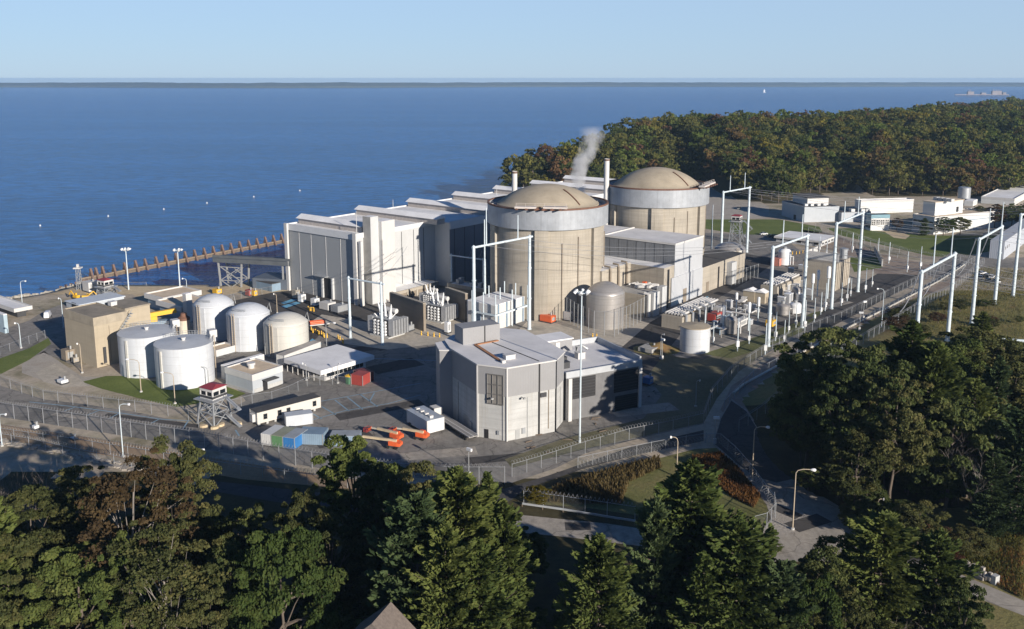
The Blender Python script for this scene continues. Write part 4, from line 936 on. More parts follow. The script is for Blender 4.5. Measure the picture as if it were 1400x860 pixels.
class Kind:
    """a tree model: crown mesh + trunk mesh; each tree placed is an Empty with a crown and a trunk of its own"""
    def __init__(s, crown, trunk, h, w): s.c, s.t, s.h, s.w = crown, trunk, h, w
PINES, BROAD, BARE = [], [], []
for i, (h, w, nw, mt, ba, sh, lf) in enumerate([(24,15,26,f_pine,.08,.52,.42),(26,14,27,f_pine,.1,.6,.42),(22,14.5,23,f_pineb,.06,.5,.42),(20,10,22,f_pine,.08,.66,.38)]):
    c, tb_ = pine('pine_crown', h, w, nw, mt, ba, 3.0, lf, sh); PINES.append(Kind(c, tb_.mesh('pine_trunk', bark, 60), h, w))
for i, (h, w, nl, lf, nc, bs, lim) in enumerate([(20,13,34000,.155,150,.25,14),(17,11,28000,.15,110,.22,12),(22,11,22000,.15,100,.35,18),(15,12,30000,.15,130,.12,10),(21,14,36000,.16,140,.3,16)]):
    c, C_, cr_ = broadleaf('leaf_crown', h, w, nl, lf, nc, f_olive, bs); BROAD.append(Kind(c, trunk_mb(h, .3, C_, lim).mesh('tree_trunk', bark, 60), h, w))
# sparse autumn crown with pale limbs showing
c, C_, cr_ = broadleaf('leaf_crown', 22, 10, 12000, .13, 110, f_orange, .3); BROAD.append(Kind(c, trunk_mb(22, .26, C_, 20, fork=.25, thin=.17).mesh('tree_trunk', barkp, 60), 22, 10))
# round headed loblolly
c, C_, cr_ = broadleaf('leaf_crown', 23, 11, 30000, .18, 70, f_pine, .42, gap=.5); BROAD.append(Kind(c, trunk_mb(23, .3, C_, 14).mesh('tree_trunk', bark, 60), 23, 11))
for h, w in ((14,11),(9,9),(16,9)):
    BARE.append((bare(h, w, 10, 3, .2).mesh('twigs', barkg), h, w)); 
def put_tree(kind, label, x, y, h, w=None, mat=None, rz=None, group=None, name='tree', cat='tree', z=None, tmat=None):
    zz = gz(x, y) if z is None else z
    sz = h/kind.h; sx = sz if w is None else w/kind.w
    t = thing(name, label, cat, (x, y, zz-.2), rnd.uniform(0,6.28) if rz is None else rz, group); t.scale = (sx, sx, sz)
    for nm, me in (('crown', kind.c), ('trunk', kind.t)):
        o = bpy.data.objects.new(nm, me); COL.objects.link(o); o.parent = t
        if nm == 'crown' and mat: oslot(o, mat)
        if nm == 'trunk' and tmat: oslot(o, tmat)
    return t
def put_bare(i, label, x, y, h, w, group=None, name='bare_tree', mat=None):
    me, hh, ww = BARE[i]; o = bpy.data.objects.new(name, me); COL.objects.link(o); o.location = (x, y, gz(x,y)-.2); o.scale = (w/ww, w/ww, h/hh); o.rotation_euler = (0,0,rnd.uniform(0,6.28))
    if mat: oslot(o, mat)
    return tag(o, label, 'bare tree', group)
def tree_px(kind, px, top, base, wpx, label, mat=None, name='tree', group=None, tmat=None):
    """base point of the trunk on the ground, top of the crown and its width as seen in a survey photograph"""
    p = PG(px, base); d = p.y*ct - (p.z-H)*st; h = hgt(p, top) - p.z
    return put_tree(kind, label, p.x, p.y, h, wpx*d/F*1.05, mat, None, group, name, tmat=tmat)
PN, BL = PINES, BROAD
T = [
 # kind, px, top, base, width px, label, material, name
 (PN[1], -5, 655, 930, 130, 'dense green pine cut by the frame edge at the bottom corner of the woods', f_pine, 'pine_tree'),
 (BL[0], 60, 668, 860, 120, 'olive tree standing between the corner pine and the russet half bare tree', f_olive, 'oak_tree'),
 (BL[2], 110, 640, 800, 90, 'olive brown tree whose top touches the razor wire strip', f_olive, 'oak_tree'),
 (BL[5], 205, 618, 905, 130, 'russet half bare tree with pale limbs in front of the dirt strip', f_orange, 'maple_tree'),
 (BL[4], 245, 612, 840, 100, 'tall olive crowned tree just behind the russet half bare tree', f_olive, 'oak_tree'),
 (BL[5], 240, 705, 960, 130, 'thin leaved tree with white bare branches beneath the russet tree', f_olive, 'maple_tree'),
 (BL[3], 120, 745, 930, 140, 'low leafy green tree under the russet half bare tree', f_green, 'oak_tree'),
 (BL[1], 185, 735, 950, 90, 'light green tree with a layered crown amid bare limbs', f_green, 'oak_tree'),
 (BL[0], 285, 800, 985, 80, 'brown tinged small tree at the bottom edge beside the vine clad tree', f_olive, 'oak_tree'),
 (BL[3], 392, 722, 960, 130, 'bright green vine clad tree at the bottom edge', f_green, 'oak_tree'),
 (BL[1], 455, 700, 880, 110, 'yellow green tree between the vine clad tree and the great pine', f_olive, 'oak_tree'),
 (BL[0], 345, 690, 830, 80, 'dark small leaved tree over the shaded lower road', f_dark, 'oak_tree'),
 (BL[6], 487, 602, 800, 95, 'round headed loblolly pine rising in front of the grey container', f_pine, 'loblolly_pine'),
 (BL[4], 562, 640, 820, 100, 'brownish tree behind the great pine below the boom lifts', f_olive, 'oak_tree'),
 (PN[2], 575, 680, 960, 170, 'broad blue green pine in the middle of the near woods', f_pineb, 'pine_tree'),
 (PN[0], 628, 645, 930, 170, 'great feathery pine taller than the pines beside it', f_pine, 'pine_tree'),
 (PN[3], 667, 650, 860, 90, 'slim pine with a reddish patch at the rear of the pine group', f_pine, 'pine_tree'),
 (PN[1], 690, 690, 930, 110, 'pine with bright lit boughs above the lower road', f_pine, 'pine_tree'),
 (BL[1], 640, 800, 960, 100, 'low olive shrubby tree at the foot of the great pine', f_olive, 'oak_tree'),
 (PN[0], 815, 735, 960, 125, 'lone conical pine standing by itself below the lower road', f_pine, 'pine_tree'),
 (PN[1], 938, 632, 900, 170, 'tall dark pine beside the rust coloured grass triangle', f_pine, 'pine_tree'),
 (PN[2], 890, 690, 920, 100, 'shaded pine tucked against the tall dark pine', f_pineb, 'pine_tree'),
 (PN[0], 1000, 715, 950, 160, 'full pine below the tall dark pine and nearest the gate', f_pine, 'pine_tree'),
 (PN[3], 955, 760, 960, 110, 'pine with lit tips at the bottom edge under the tall dark pine', f_pine, 'pine_tree'),
 (BL[3], 1105, 785, 960, 75, 'bright green small tree at the bottom edge near the road bend', f_green, 'oak_tree'),
 (BL[1], 1150, 805, 960, 70, 'small olive tree in front of the wide tree over the road', f_olive, 'oak_tree'),
 (PN[0], 1195, 705, 890, 150, 'wide tree hiding the road behind the short lamp', f_pine, 'pine_tree'),
 (BL[4], 1125, 740, 880, 90, 'dark tree with spiky top beside the road junction', f_dark, 'oak_tree'),
 (PN[2], 1270, 735, 900, 120, 'blunt green pine overlooking the road toward the barrier', f_pine, 'pine_tree'),
 (BL[1], 1308, 795, 930, 60, 'low dark green tree beside the road at the bottom corner', f_dark, 'oak_tree'),
 # hillside wood below the portals
 (BL[0], 1135, 448, 640, 130, 'dark rounded oak where the double fence meets the hillside wood', f_dark, 'oak_tree'),
 (BL[3], 1100, 505, 640, 90, 'shaded oak leaning over the dark road by the ballast strip', f_dark, 'oak_tree'),
 (PN[1], 1232, 442, 655, 125, 'tall pine at the foot of the nearest portal pole', f_pine, 'pine_tree'),
 (PN[0], 1262, 470, 680, 115, 'brightly lit pine in front of the tall pine under the portals', f_pine, 'pine_tree'),
 (BL[1], 1185, 478, 690, 95, 'grey green tree between the dark oak and the tall pine', f_dark, 'oak_tree'),
 (BL[0], 1325, 452, 600, 140, 'sunlit olive oak beneath the second portal', f_olive, 'oak_tree'),
 (PN[3], 1350, 490, 660, 80, 'dark blue pine in front of the sunlit olive oak', f_pineb, 'pine_tree'),
 (BL[4], 1390, 480, 600, 80, 'olive oak at the frame edge below the portal arm', f_olive, 'oak_tree'),
 (BL[4], 1145, 500, 680, 95, 'dark slender crowned tree leaning over the bend between oak and lamp', f_dark, 'oak_tree'),
 (BL[1], 1165, 592, 712, 75, 'yellow tinged bushy tree above the lit road', f_olive, 'oak_tree'),
 (PN[2], 1385, 565, 725, 100, 'dense pine at the frame edge above the rust coloured grass', f_pineb, 'pine_tree'),
 (PN[0], 1350, 620, 730, 70, 'smaller blue green pine beside the dense pine at the frame edge', f_pineb, 'pine_tree'),
 (BL[0], 1215, 510, 700, 110, 'brown olive oak under the brightly lit pine', f_olive, 'oak_tree'),
 (BL[3], 1290, 540, 700, 110, 'dull oak among the bare grey trees of the hillside', f_dark, 'oak_tree'),
 (BL[4], 1295, 470, 620, 100, 'green oak filling the gap between the lit pine and the sunlit olive oak', f_green, 'oak_tree'),
 (BL[0], 1370, 500, 640, 100, 'leafy oak in front of the portal arm at the frame edge', f_olive, 'oak_tree'),
 (PN[1], 1320, 520, 680, 90, 'mid green pine in front of the leafy oaks of the hillside', f_pine, 'pine_tree'),
 (BL[3], 1400, 545, 660, 90, 'broad oak cut by the frame edge over the dense pine', f_olive, 'oak_tree'),
 (BL[1], 1090, 470, 600, 60, 'small dark oak closest to the ballast strip', f_dark, 'oak_tree'),
 (BL[4], 520, 648, 830, 80, 'olive crowned tree between the loblolly and the great pine', f_olive, 'oak_tree'),
 (PN[0], 612, 720, 990, 140, 'broad pine in the lowest row under the great pine', f_pine, 'pine_tree'),
 (PN[1], 655, 740, 990, 130, 'lit pine in the lowest row beside the broad pine', f_pine, 'pine_tree'),
 (BL[3], 20, 720, 930, 130, 'leafy olive tree in front of the corner pine', f_olive, 'oak_tree'),
 (BL[1], 320, 740, 930, 80, 'dark green tree between pale limbed tree and vine clad tree', f_dark, 'oak_tree'),
 (BL[0], 425, 662, 850, 70, 'small olive tree at the edge of the shaded lower road', f_olive, 'oak_tree'),
 (PN[2], 1060, 770, 960, 110, 'dark pine at the bottom edge close beside the full pine', f_pineb, 'pine_tree'),
 (BL[1], 1255, 685, 760, 60, 'low brown bushy tree above the barrier road', f_olive, 'oak_tree'),
 (BL[1], 1215, 690, 740, 40, 'small yellow green sapling beside the short lamp', f_green, 'oak_tree'),
]
for k, px, top, base, wp, lab, mt, nm in T: tree_px(k, px, top, base, wp, lab, mt, nm)
for i, px, top, base, wp, lab in ((0, 20, 640, 760, 90, 'grey bare tree against the stony strip at the woods edge'), (2, 75, 655, 800, 80, 'second grey bare tree with a long slanting limb beside the stony strip'), (0, 1165, 535, 640, 120, 'purplish grey bare tree in the middle of the hillside wood'), (0, 1285, 555, 690, 130, 'grey bare tree crowning the dark hollow of the hillside'), (2, 1240, 525, 660, 60, 'tall thin bare trunk leaning before the lit pine'), (1, 1245, 812, 900, 110, 'rounded bare grey bush at the bottom edge'), (0, 1330, 600, 720, 80, 'white limbed dead tree in the dark hollow')):
    p = PG(px, base); d = p.y*ct - (p.z-H)*st; put_bare(i, lab, p.x, p.y, hgt(p, top)-p.z, wp*d/F, mat=barkp if 'white' in lab else None)
# understorey filling the woods' floor
fill = 0
for px0, px1, b0, b1, cnt, hh, mats in ((-20,330,760,990,22,(8,14),(f_dark,f_olive,f_dark)), (300,720,800,990,16,(8,13),(f_dark,f_dark,f_olive)), (720,1060,860,990,12,(6,11),(f_dark,f_pineb)), (1090,1330,600,700,26,(8,14),(f_dark,f_dark,f_olive)), (1060,1330,860,960,8,(6,9),(f_dark,f_olive))):
    for i in range(cnt):
        p = PG(rnd.uniform(px0,px1), rnd.uniform(b0,b1)); k = rnd.choice([BL[1],BL[3],BL[0]]); h = rnd.uniform(*hh)
        put_tree(k, 'dark understorey tree filling the shade between the taller trees of the near woods', p.x, p.y, h, h*.8, rnd.choice(mats), None, 'understorey trees of the near woods', 'understorey_tree')
# bushes and reeds
for px, top, base, wp, mt, lab in ((735,664,690,32,f_gold,'round yellow bush at the end of the guard rail'), (1060,742,752,18,f_green,'small green shrub by the gate gravel'), (1010,745,760,22,f_orange,'russet shrub beside the fence below the gate'), (1300,752,775,26,f_red,'red shrub beside the stone filled barrier'), (1270,715,745,50,f_orange,'tawny thicket on the bank above the barrier road'), (1325,725,755,60,f_olive,'mottled thicket beside the rust coloured grass')):
    tree_px(BL[3], px, top, base, wp, lab, mt, 'bush')
def tufts(name, pxpoly, count, hgt_rng, mat, label, cat='grass', wd=.1):
    pts = [PG(*p) for p in pxpoly]; poly_ = [(p.x,p.y) for p in pts]
    xs_ = [p[0] for p in poly_]; ys_ = [p[1] for p in poly_]; X_ = rng.uniform(min(xs_),max(xs_),count*5); Y_ = rng.uniform(min(ys_),max(ys_),count*5)
    k = poly_sd(poly_, X_, Y_) > 0; X_, Y_ = X_[k][:count], Y_[k][:count]; n_ = len(X_); Z_ = ground_np(X_, Y_)
    hh = rng.uniform(*hgt_rng, n_); pt = noise_pat = np.sin(X_*.35)*np.cos(Y_*.4+1)
    u = np.stack([rng.normal(0,.25,n_), rng.normal(0,.25,n_), np.ones(n_)],1)*hh[:,None]/2; a = rng.uniform(0,6.28,n_); v = np.stack([np.cos(a),np.sin(a),0*a],1)*hh[:,None]*wd
    o = bpy.data.objects.new(name, leaf_mesh(name, [cards(np.stack([X_,Y_,Z_+hh/2],1), u, v, .5+.25*pt+rng.normal(0,.2,n_))], mat)); COL.objects.link(o)
    return tag(o, label, cat, kind='stuff')
tufts('reeds', [(742,686),(760,668),(800,655),(850,640),(900,628),(905,640),(860,660),(850,690),(790,690)], 7000, (.5,1.7), f_reed, 'tawny reeds between the razor wire and the guard rail')
tufts('rusty_grass', [(945,626),(985,620),(1008,640),(1040,680),(1030,695),(1000,680),(960,650)], 9000, (.3,1.1), foliage_mat('rust_grass', [(0,(.12,.05,.022)),(.5,(.19,.085,.035)),(1,(.25,.13,.05))]), 'rust coloured grass inside the fenced triangle')
tufts('hillside_grass', [(1180,500),(1300,400),(1345,365),(1400,370),(1400,470),(1310,460),(1230,470)], 14000, (.3,.9), foliage_mat('hill_grass', [(0,(.07,.075,.025)),(.5,(.2,.18,.07)),(1,(.27,.2,.085))]), 'rough green and tawny grass on the portal hillside')
tufts('bank_grass', [(1290,770),(1300,735),(1400,705),(1400,820),(1340,790)], 9000, (.3,.8), foliage_mat('bank_grass', [(0,(.06,.07,.022)),(.5,(.10,.10,.03)),(1,(.17,.075,.03))]), 'green and russet grass on the bank above the barrier')

# ---------------- far woods: individual trees at the edge, the rest one mass
FARK = []
for i, (h, w, nl, lf, nc) in enumerate([(17,13,1100,.6,30),(18,11,950,.6,26),(15,12,950,.6,26),(20,14,1250,.62,34)]):
    ex = MB(); ex.path([(0,0,-2),(0,0,h*.6)], [.35,.18], 5); ex.path([(0,0,h*.35),(w*.2,0,h*.6)], [.15,.08], 4); ex.path([(0,0,h*.4),(-w*.18,w*.1,h*.65)], [.15,.08], 4)
    FARK.append((broadleaf('autumn_tree', h, w, nl, lf, nc, f_olive, .14, extra=ex)[0], h, w))
ff_dark = foliage_mat('far_dark_leaves', [(0, (0.047,0.062,0.022)), (.5, (0.084,0.103,0.034)), (1, (0.134,0.140,0.045))])
ff_olive = foliage_mat('far_olive_leaves', [(0, (0.083,0.088,0.029)), (.5, (0.143,0.143,0.044)), (1, (0.209,0.182,0.055))])
ff_green = foliage_mat('far_green_leaves', [(0, (0.077,0.105,0.026)), (.5, (0.132,0.165,0.039)), (1, (0.187,0.209,0.055))])
ff_orange = foliage_mat('far_russet_leaves', [(0, (.10,.068,.033)), (.5, (.155,.10,.046)), (1, (.2,.13,.055))])
ff_red = foliage_mat('far_red_leaves', [(0, (.09,.05,.036)), (.5, (.135,.072,.046)), (1, (.17,.09,.055))])
ff_gold = foliage_mat('far_gold_leaves', [(0, (.14,.125,.03)), (.5, (.22,.185,.04)), (1, (.28,.22,.05))])
cand = []
gx = np.arange(-40, 1250, 9.5)
for x in gx:
    y0 = float(np.interp(x, FBX, FBY))
    for y in np.arange(y0-2, y0 + 1300, 9.5): cand.append((x + rnd.uniform(-4,4), y + rnd.uniform(-4,4), y-y0))
ca = np.array(cand); sdv = poly_sd(SHORE, ca[:,0], ca[:,1]); 
keep = (sdv > 1.5); ca = ca[keep]; zv = ground_np(ca[:,0], ca[:,1])
dv = ca[:,1]*ct - (zv-H)*st; pxv = CX + F*ca[:,0]/dv; inv = (pxv > 640) & (pxv < 1440); ca, zv = ca[inv], zv[inv]
order = np.argsort(ca[:,2] + rng.uniform(0,6,len(ca)))
FM = [ff_dark]*5 + [ff_olive]*7 + [ff_green]*4 + [ff_orange]*2 + [ff_red]*1 + [ff_gold]*1
FMn = {ff_dark.name: 'dark green broadleaf tree in the woods beyond the plant', ff_olive.name: 'olive autumn tree in the woods beyond the plant', ff_green.name: 'bright green tree in the woods beyond the plant', ff_orange.name: 'russet autumn tree in the woods beyond the plant', ff_red.name: 'dull red autumn tree in the woods beyond the plant', ff_gold.name: 'golden autumn tree in the woods beyond the plant'}
step = max(1, len(order)//1)
front = set(int(i) for i in order[:150])
rest_V, rest_T = {m_.name: [] for m_ in FM}, {m_.name: [] for m_ in FM}
geo = []
for me, h, w in FARK:
    nvv = len(me.vertices); co = np.empty(nvv*3, np.float32); me.vertices.foreach_get('co', co); tt = np.empty(nvv, np.float32); me.attributes['tint'].data.foreach_get('value', tt)
    nq = sum(1 for p in me.polygons if p.material_index == 0); geo.append((co.reshape(-1,3)[:nq*4], tt[:nq*4], h, w))
for i in order:
    x, y, f_ = ca[i]; k = rnd.randrange(4); s_ = (.85 if x < 0 else 1)*rnd.choice([rnd.uniform(.5,.85),rnd.uniform(.8,1.15),rnd.uniform(1.0,1.5)]); nz = noise.noise((x*.012, y*.012, 2)); mt = FM[int((nz*.9+.5+rnd.uniform(-.35,.35))*len(FM)) % len(FM)]
    if int(i) in front:
        me, h, w = FARK[k]; o = bpy.data.objects.new('autumn_tree', me); COL.objects.link(o); o.location = (x, y, zv[i]-.3); o.rotation_euler = (0,0,rnd.uniform(0,6.28)); o.scale = (s_, s_, s_*rnd.uniform(.9,1.15)); oslot(o, mt)
        tag(o, FMn[mt.name], 'tree', 'trees of the far woods')
    else:
        co, tt, h, w = geo[k]; a = rnd.uniform(0,6.28); ca_, sa_ = math.cos(a), math.sin(a)
        far = y > 1000; st_ = 2 if far else 1
        q4 = co.reshape(-1,4,3)[::st_]; cen = q4.mean(1, keepdims=True); q4 = cen + (q4-cen)*(1.35 if far else 1.0)
        v_ = q4.reshape(-1,3); t4 = tt.reshape(-1,4)[::st_].reshape(-1)
        rest_V[mt.name].append(np.stack([(v_[:,0]*ca_-v_[:,1]*sa_)*s_+x, (v_[:,0]*sa_+v_[:,1]*ca_)*s_+y, v_[:,2]*s_+zv[i]],1)); rest_T[mt.name].append(t4 + rnd.uniform(-.22,.22))
first = None
allv, allt, mats_, mi_ = [], [], [], []
for j, nm in enumerate(rest_V):
    if rest_V[nm]:
        v_ = np.concatenate(rest_V[nm]); allv.append(v_); allt.append(np.concatenate(rest_T[nm])); mats_.append(bpy.data.materials[nm]); mi_.append(np.full(len(v_)//4, len(mats_)-1))
me = leaf_mesh('distant_woods', [(np.concatenate(allv), np.clip(np.concatenate(allt),0,1))], mats_[0])
for m_ in mats_[1:]: me.materials.append(m_)
me.polygons.foreach_set('material_index', np.concatenate(mi_).astype(np.int32)); me.update()
o = bpy.data.objects.new('distant_woods', me); COL.objects.link(o); tag(o, 'autumn woods covering the headland behind the plant', 'woods', kind='stuff')


for px, top, base, wp, mt, kd, lab in ((1263,298,322,15,f_pineb,PN[2],'blue spruce before the white office wall'), (1290,297,322,26,f_green,BL[1],'round green tree before the white office next to the spruce'), (1312,296,321,26,f_olive,BL[3],'olive tree before the far end of the white office'), (1226,298,315,16,f_orange,BL[1],'russet tree between the canteen and the white office')):
    tree_px(kd, px, top, base, wp, lab, mt, 'office_tree')
for i in range(9):
    p = PG(1338+i*11, 312-6*rnd.random()); h = rnd.uniform(10,15); put_tree(BL[rnd.choice([0,1,3])], 'dark tree in the clump behind the frame edge portal', p.x, p.y, h, h*.8, rnd.choice([f_dark,f_olive,f_orange]), None, 'tree clump by the offices', 'office_tree')

for i in range(26):
    p = PG(rnd.uniform(1215,1400), rnd.uniform(418,500)); h = rnd.uniform(1.5,5); o = put_tree(BL[rnd.choice([1,3])], 'low scrub bush scattered on the portal hillside', p.x, p.y, h, h*rnd.uniform(1,1.7), rnd.choice([f_olive,f_dark,f_orange,f_olive]), None, 'scrub on the portal hillside', 'bush', 'bush')

for i in range(34):
    p = PG(rnd.uniform(1110,1405), rnd.uniform(505,690)); h = rnd.uniform(9,17); k_ = rnd.choice([BL[0],BL[1],BL[3],BL[4],PN[3],PN[0]])
    put_tree(k_, 'mid sized tree in the continuous wood on the slope below the portals', p.x, p.y, h, h*rnd.uniform(.6,.85), f_pine if k_ in PN else rnd.choice([f_olive,f_dark,f_green,f_olive]), None, 'trees of the slope wood', 'slope_tree')

for i in range(30):
    p = PG(rnd.uniform(1095,1330), rnd.uniform(640,735)); 
    if p.x < 62 + (170-p.y)*.2: continue
    h = rnd.uniform(3,7); put_tree(BL[rnd.choice([1,3,3])], 'dark bush crowding the foot of the slope wood', p.x, p.y, h, h*1.2, rnd.choice([f_dark,f_olive,f_dark]), None, 'bushes at the foot of the slope wood', 'bush', 'bush')
# ================================================================== OBJECTS ON THE SITE
# ---------------- storage tanks
def ring_rail(r, z, n=28, post=.06, h=1.1, a0=0, a1=math.tau):
    b = MB()
    for i in range(n+1):
        a = a0+(a1-a0)*i/n; b.tube((r*math.cos(a),r*math.sin(a),z),(r*math.cos(a),r*math.sin(a),z+h),post,4)
    for hh in (h*.5,h):
        b.path([(r*math.cos(a0+(a1-a0)*i/n),r*math.sin(a0+(a1-a0)*i/n),z+hh) for i in range(n+1)], post, 4)
    return b
def cage_ladder(r, a, z0, z1):
    b = MB(); c, s_ = math.cos(a), math.sin(a)
    for o in (-.5,.5): b.bar((c*(r+.35)-s_*o, s_*(r+.35)+c*o, z0),(c*(r+.35)-s_*o, s_*(r+.35)+c*o, z1),.16)
    z = z0+.6
    while z < z1: b.bar((c*(r+.35)+s_*.5, s_*(r+.35)-c*.5, z),(c*(r+.35)-s_*.5, s_*(r+.35)+c*.5, z),.1); z += .7
    return b
def px_ring(l, r, base_front):
    """centre and radius of an upright cylinder from its left/right outline and the front of its foot"""
    xc = (l+r)/2; p = P(xc, base_front); Rr = 5.0
    for _ in range(8):
        yc = p.y + Rr*.97; d = yc*ct + (H-6)*st; Rr = (r-l)/2*d/F*.998
    return Vector((p.x*(p.y+Rr*.97)/p.y, p.y+Rr*.97, 0)), Rr
def flat_tank(label, l, r, top_c, base, mat, ladder_px=None, strip=None):
    c, Rr = px_ring(l, r, base); hh = hgt(c, top_c); t = thing('storage_tank', label, 'tank', c)
    b = MB(); b.lathe([(Rr,-3),(Rr,hh-.15),(Rr+.12,hh-.15),(Rr+.12,hh)], 64, top=False); b.build('shell', mat, t, smooth=30)
    b = MB(); b.lathe([(Rr+.02,hh-.04),(Rr*.5,hh+.28),(.01,hh+.45)], 64, top=False); b.build('roof', M('tank_roof_paint', (.52,.54,.56), .5, var=.12, scale=.25, streak=.0), t, smooth=60)
    ring_rail(Rr*.93, hh+.1, 22, a0=R(5), a1=R(150)).build('roof_rail', steelw, t)
    b = MB(); b.lathe([(.5,hh+.4),(.5,hh+1.0),(.7,hh+1.0),(.7,hh+1.3)], 12); b.build('roof_hatch', white, t)
    for aa, ww in ((strip, .35),):
        b = MB(); b.box(Rr-.1, Rr+.32, -ww, ww, 0, hh-.8); o = b.build('conduit', tankc, t); o.rotation_euler = (0,0,R(aa))
    cage_ladder(Rr, R(20), 0, hh+1).build('ladder', lampt, t)
    b = MB(); b.box(Rr*.9, Rr*.9+2.2, -1.2, 1.2, hh, hh+2.2); o = b.build('roof_cabinet', white, t); o.rotation_euler = (0,0,R(38))
    return t
flat_tank('flat roofed white tank standing closest to the red roofed watch tower', 217, 293.5, 467, 533, tankw, strip=-120)
flat_tank('flat roofed white tank half shaded beside the beige concrete block', 168, 242.5, 452.5, 517, tankw, strip=-112)
def dome_tank(label, l, r, eave, top, base, mat, lad=-115, extra=True):
    c, Rr = px_ring(l, r, base); he = hgt(c, eave); ha = hgt(c, top)
    t = thing('domed_tank', label, 'tank', c)
    b = MB(); b.lathe([(Rr,-3),(Rr,he)], 56, top=False); b.build('shell', mat, t, smooth=30)
    hh = max(.8, ha-he); Rs = (Rr*Rr+hh*hh)/(2*hh); cz = ha-Rs
    b = MB(); b.lathe([(Rr,he-.1)]+[(Rs*math.sin(a), cz+Rs*math.cos(a)) for a in np.linspace(math.asin(min(1,Rr/Rs)), .001, 9)], 56, top=False); b.build('dome_roof', mat, t, smooth=45)
    if extra:
        cage_ladder(Rr, R(lad), 0, he+1.2).build('ladder', lampt, t)
        b = MB(); b.box(Rr-.05, Rr+.2, -1.1, 1.1, 0, he); o = b.build('stained_panel', tankc if mat is not tankw else tankw, t); o.rotation_euler = (0,0,R(lad+9))
        rr = ring_rail(Rr*.78, he+hh*.35, 12, a0=R(lad-32), a1=R(lad+32)); rr.build('roof_rail', steelw, t)
        b = MB(); b.path([(Rr*.9*math.cos(R(35)),Rr*.9*math.sin(R(35)),he),(Rr*1.04*math.cos(R(35)),Rr*1.04*math.sin(R(35)),he+2.2),(Rr*1.12*math.cos(R(35)),Rr*1.12*math.sin(R(35)),he-1)], .14, 5); b.build('vent_pipe', lampg, t)
    return t
dome_tank('domed white tank next to the square white chimney', 267.5, 322, 415, 402, 467, tankw)
dome_tank('domed white tank in the middle of the row of three', 313, 371, 427, 414, 481, tankw)
dome_tank('domed cream tank with the yellow bollards behind it', 363, 423, 440, 427, 490, tankc)
dome_tank('stainless domed tank in front of the nearer reactor', 800.5, 853, 399, 385, 451, stain, extra=False)
dome_tank('stainless water tank beside the farther reactor above the tan wall', 976, 1018, 339, 331, 368, stain, lad=-75)
c, Rr = px_ring(929, 969.5, 484); hh = hgt(c, 445); t = thing('water_tank', 'plain pale cylinder tank by the grassy mound and concrete pipe vault', 'tank', c)
b = MB(); b.lathe([(Rr,-3),(Rr,hh)], 48, top=False); b.build('shell', tankw, t, smooth=30)
b = MB(); b.lathe([(Rr+.1,hh-.25),(Rr+.1,hh),(.01,hh+.5)], 48, top=False); b.build('roof', concw, t, smooth=30)
c, Rr = px_ring(245, 260.5, 458); hh = hgt(c, 434); t = thing('silo', 'slim white silo with rusty cap between the beige block and the domed tanks', 'silo', c)
b = MB(); b.lathe([(Rr,-2),(Rr,hh)], 24, top=False); b.build('shell', M('rust_stained_white', (.6,.56,.47), .6, var=.12, streak=.6, dirt=(.45,.27,.08)), t, smooth=30)
b = MB(); b.lathe([(Rr*1.05,hh-.8),(Rr*1.05,hh),(Rr*.6,hh+.6),(Rr*.5,hh+1.6)], 24); b.build('cap', rust, t)

# ---------------- white tubular portals and their wires
def portal(label, a, c, z, masts=(), base_px=(None,None), r=.78, horiz=True):
    r *= .8
    pa, pc = P(a[0], a[1], z), P(c[0], c[1], z)
    if horiz: pass
    mid = (pa+pc)/2; zb = min(gz(pa.x,pa.y), gz(pc.x,pc.y)); t = thing('portal_frame', label, 'portal', (mid.x, mid.y, zb), 0, 'white tubular line portals')
    o = Vector((mid.x, mid.y, zb)); qa, qc = pa-o, pc-o; d = (qc-qa).normalized()
    for q_ in (qa, qc):
        b = MB(); zz = gz(q_.x+o.x, q_.y+o.y)-zb; b.tube((q_.x,q_.y,zz-1),(q_.x,q_.y,q_.z+.4), r*1.05, 14, r*.82)
        b.lathe([(r*1.3,zz-.2),(r*1.3,zz+.3)], 14, c=(q_.x,q_.y))
        for f_ in (.34, .67): zf_ = zz+(q_.z-zz)*f_; b.lathe([(r*1.02,zf_-.16),(r*1.22,zf_-.15),(r*1.22,zf_+.15),(r*1.02,zf_+.16)], 14, c=(q_.x,q_.y), top=False)
        b.lathe([(r*.95,q_.z+.4),(r*.2,q_.z+.8)], 14, c=(q_.x,q_.y)); b.build('post', polew, t, smooth=40)
    b = MB(); b.tube(qa-d*.6, qc+d*1.4, r*.62, 12); b.build('crossbeam', polew, t, smooth=40)
    for mx, my in masts:
        f_ = along(pa, d, mx)  # station along the beam
        p = qa + d*f_; ztop = hgt(pa + d*f_, my) - o.z; b = MB(); b.tube(p, (p.x,p.y,ztop), r*.34, 8, r*.25); b.build('lightning_mast', polew, t, smooth=40)
    n_ = Vector((d.y,-d.x,0))
    for f_ in (.18,.5,.82):
        p = qa.lerp(qc, f_); b = MB(); b.tube(p, p - n_*2.6 + Vector((0,0,-.9)), .16, 6); b.build('insulator_string', insul, t)
    return o, qa+o, qc+o, n_
G = {}
G['a'] = portal('low white portal beside the end wall of the turbine hall', (476.5,380.5), (520.7,388), 20.8, r=.62)
G['b'] = portal('smallest white portal between the turbine hall and the nearer reactor', (617,349), (660.8,355), 16.7, r=.55)
G['c'] = portal('tall white portal straight in front of the nearer reactor', (647.5,338.5), (724,324), 33, ((665,284),(708,294)))
G['d'] = portal('white portal behind the stainless water tank of the farther reactor', (989,263), (1025,256.5), 33, ((998,240),(1018,236)))
G['e'] = portal('white portal among the exhaust posts with two thin lightning masts', (1057,339), (1104,322.5), 33, ((1070,301),(1096,293)))
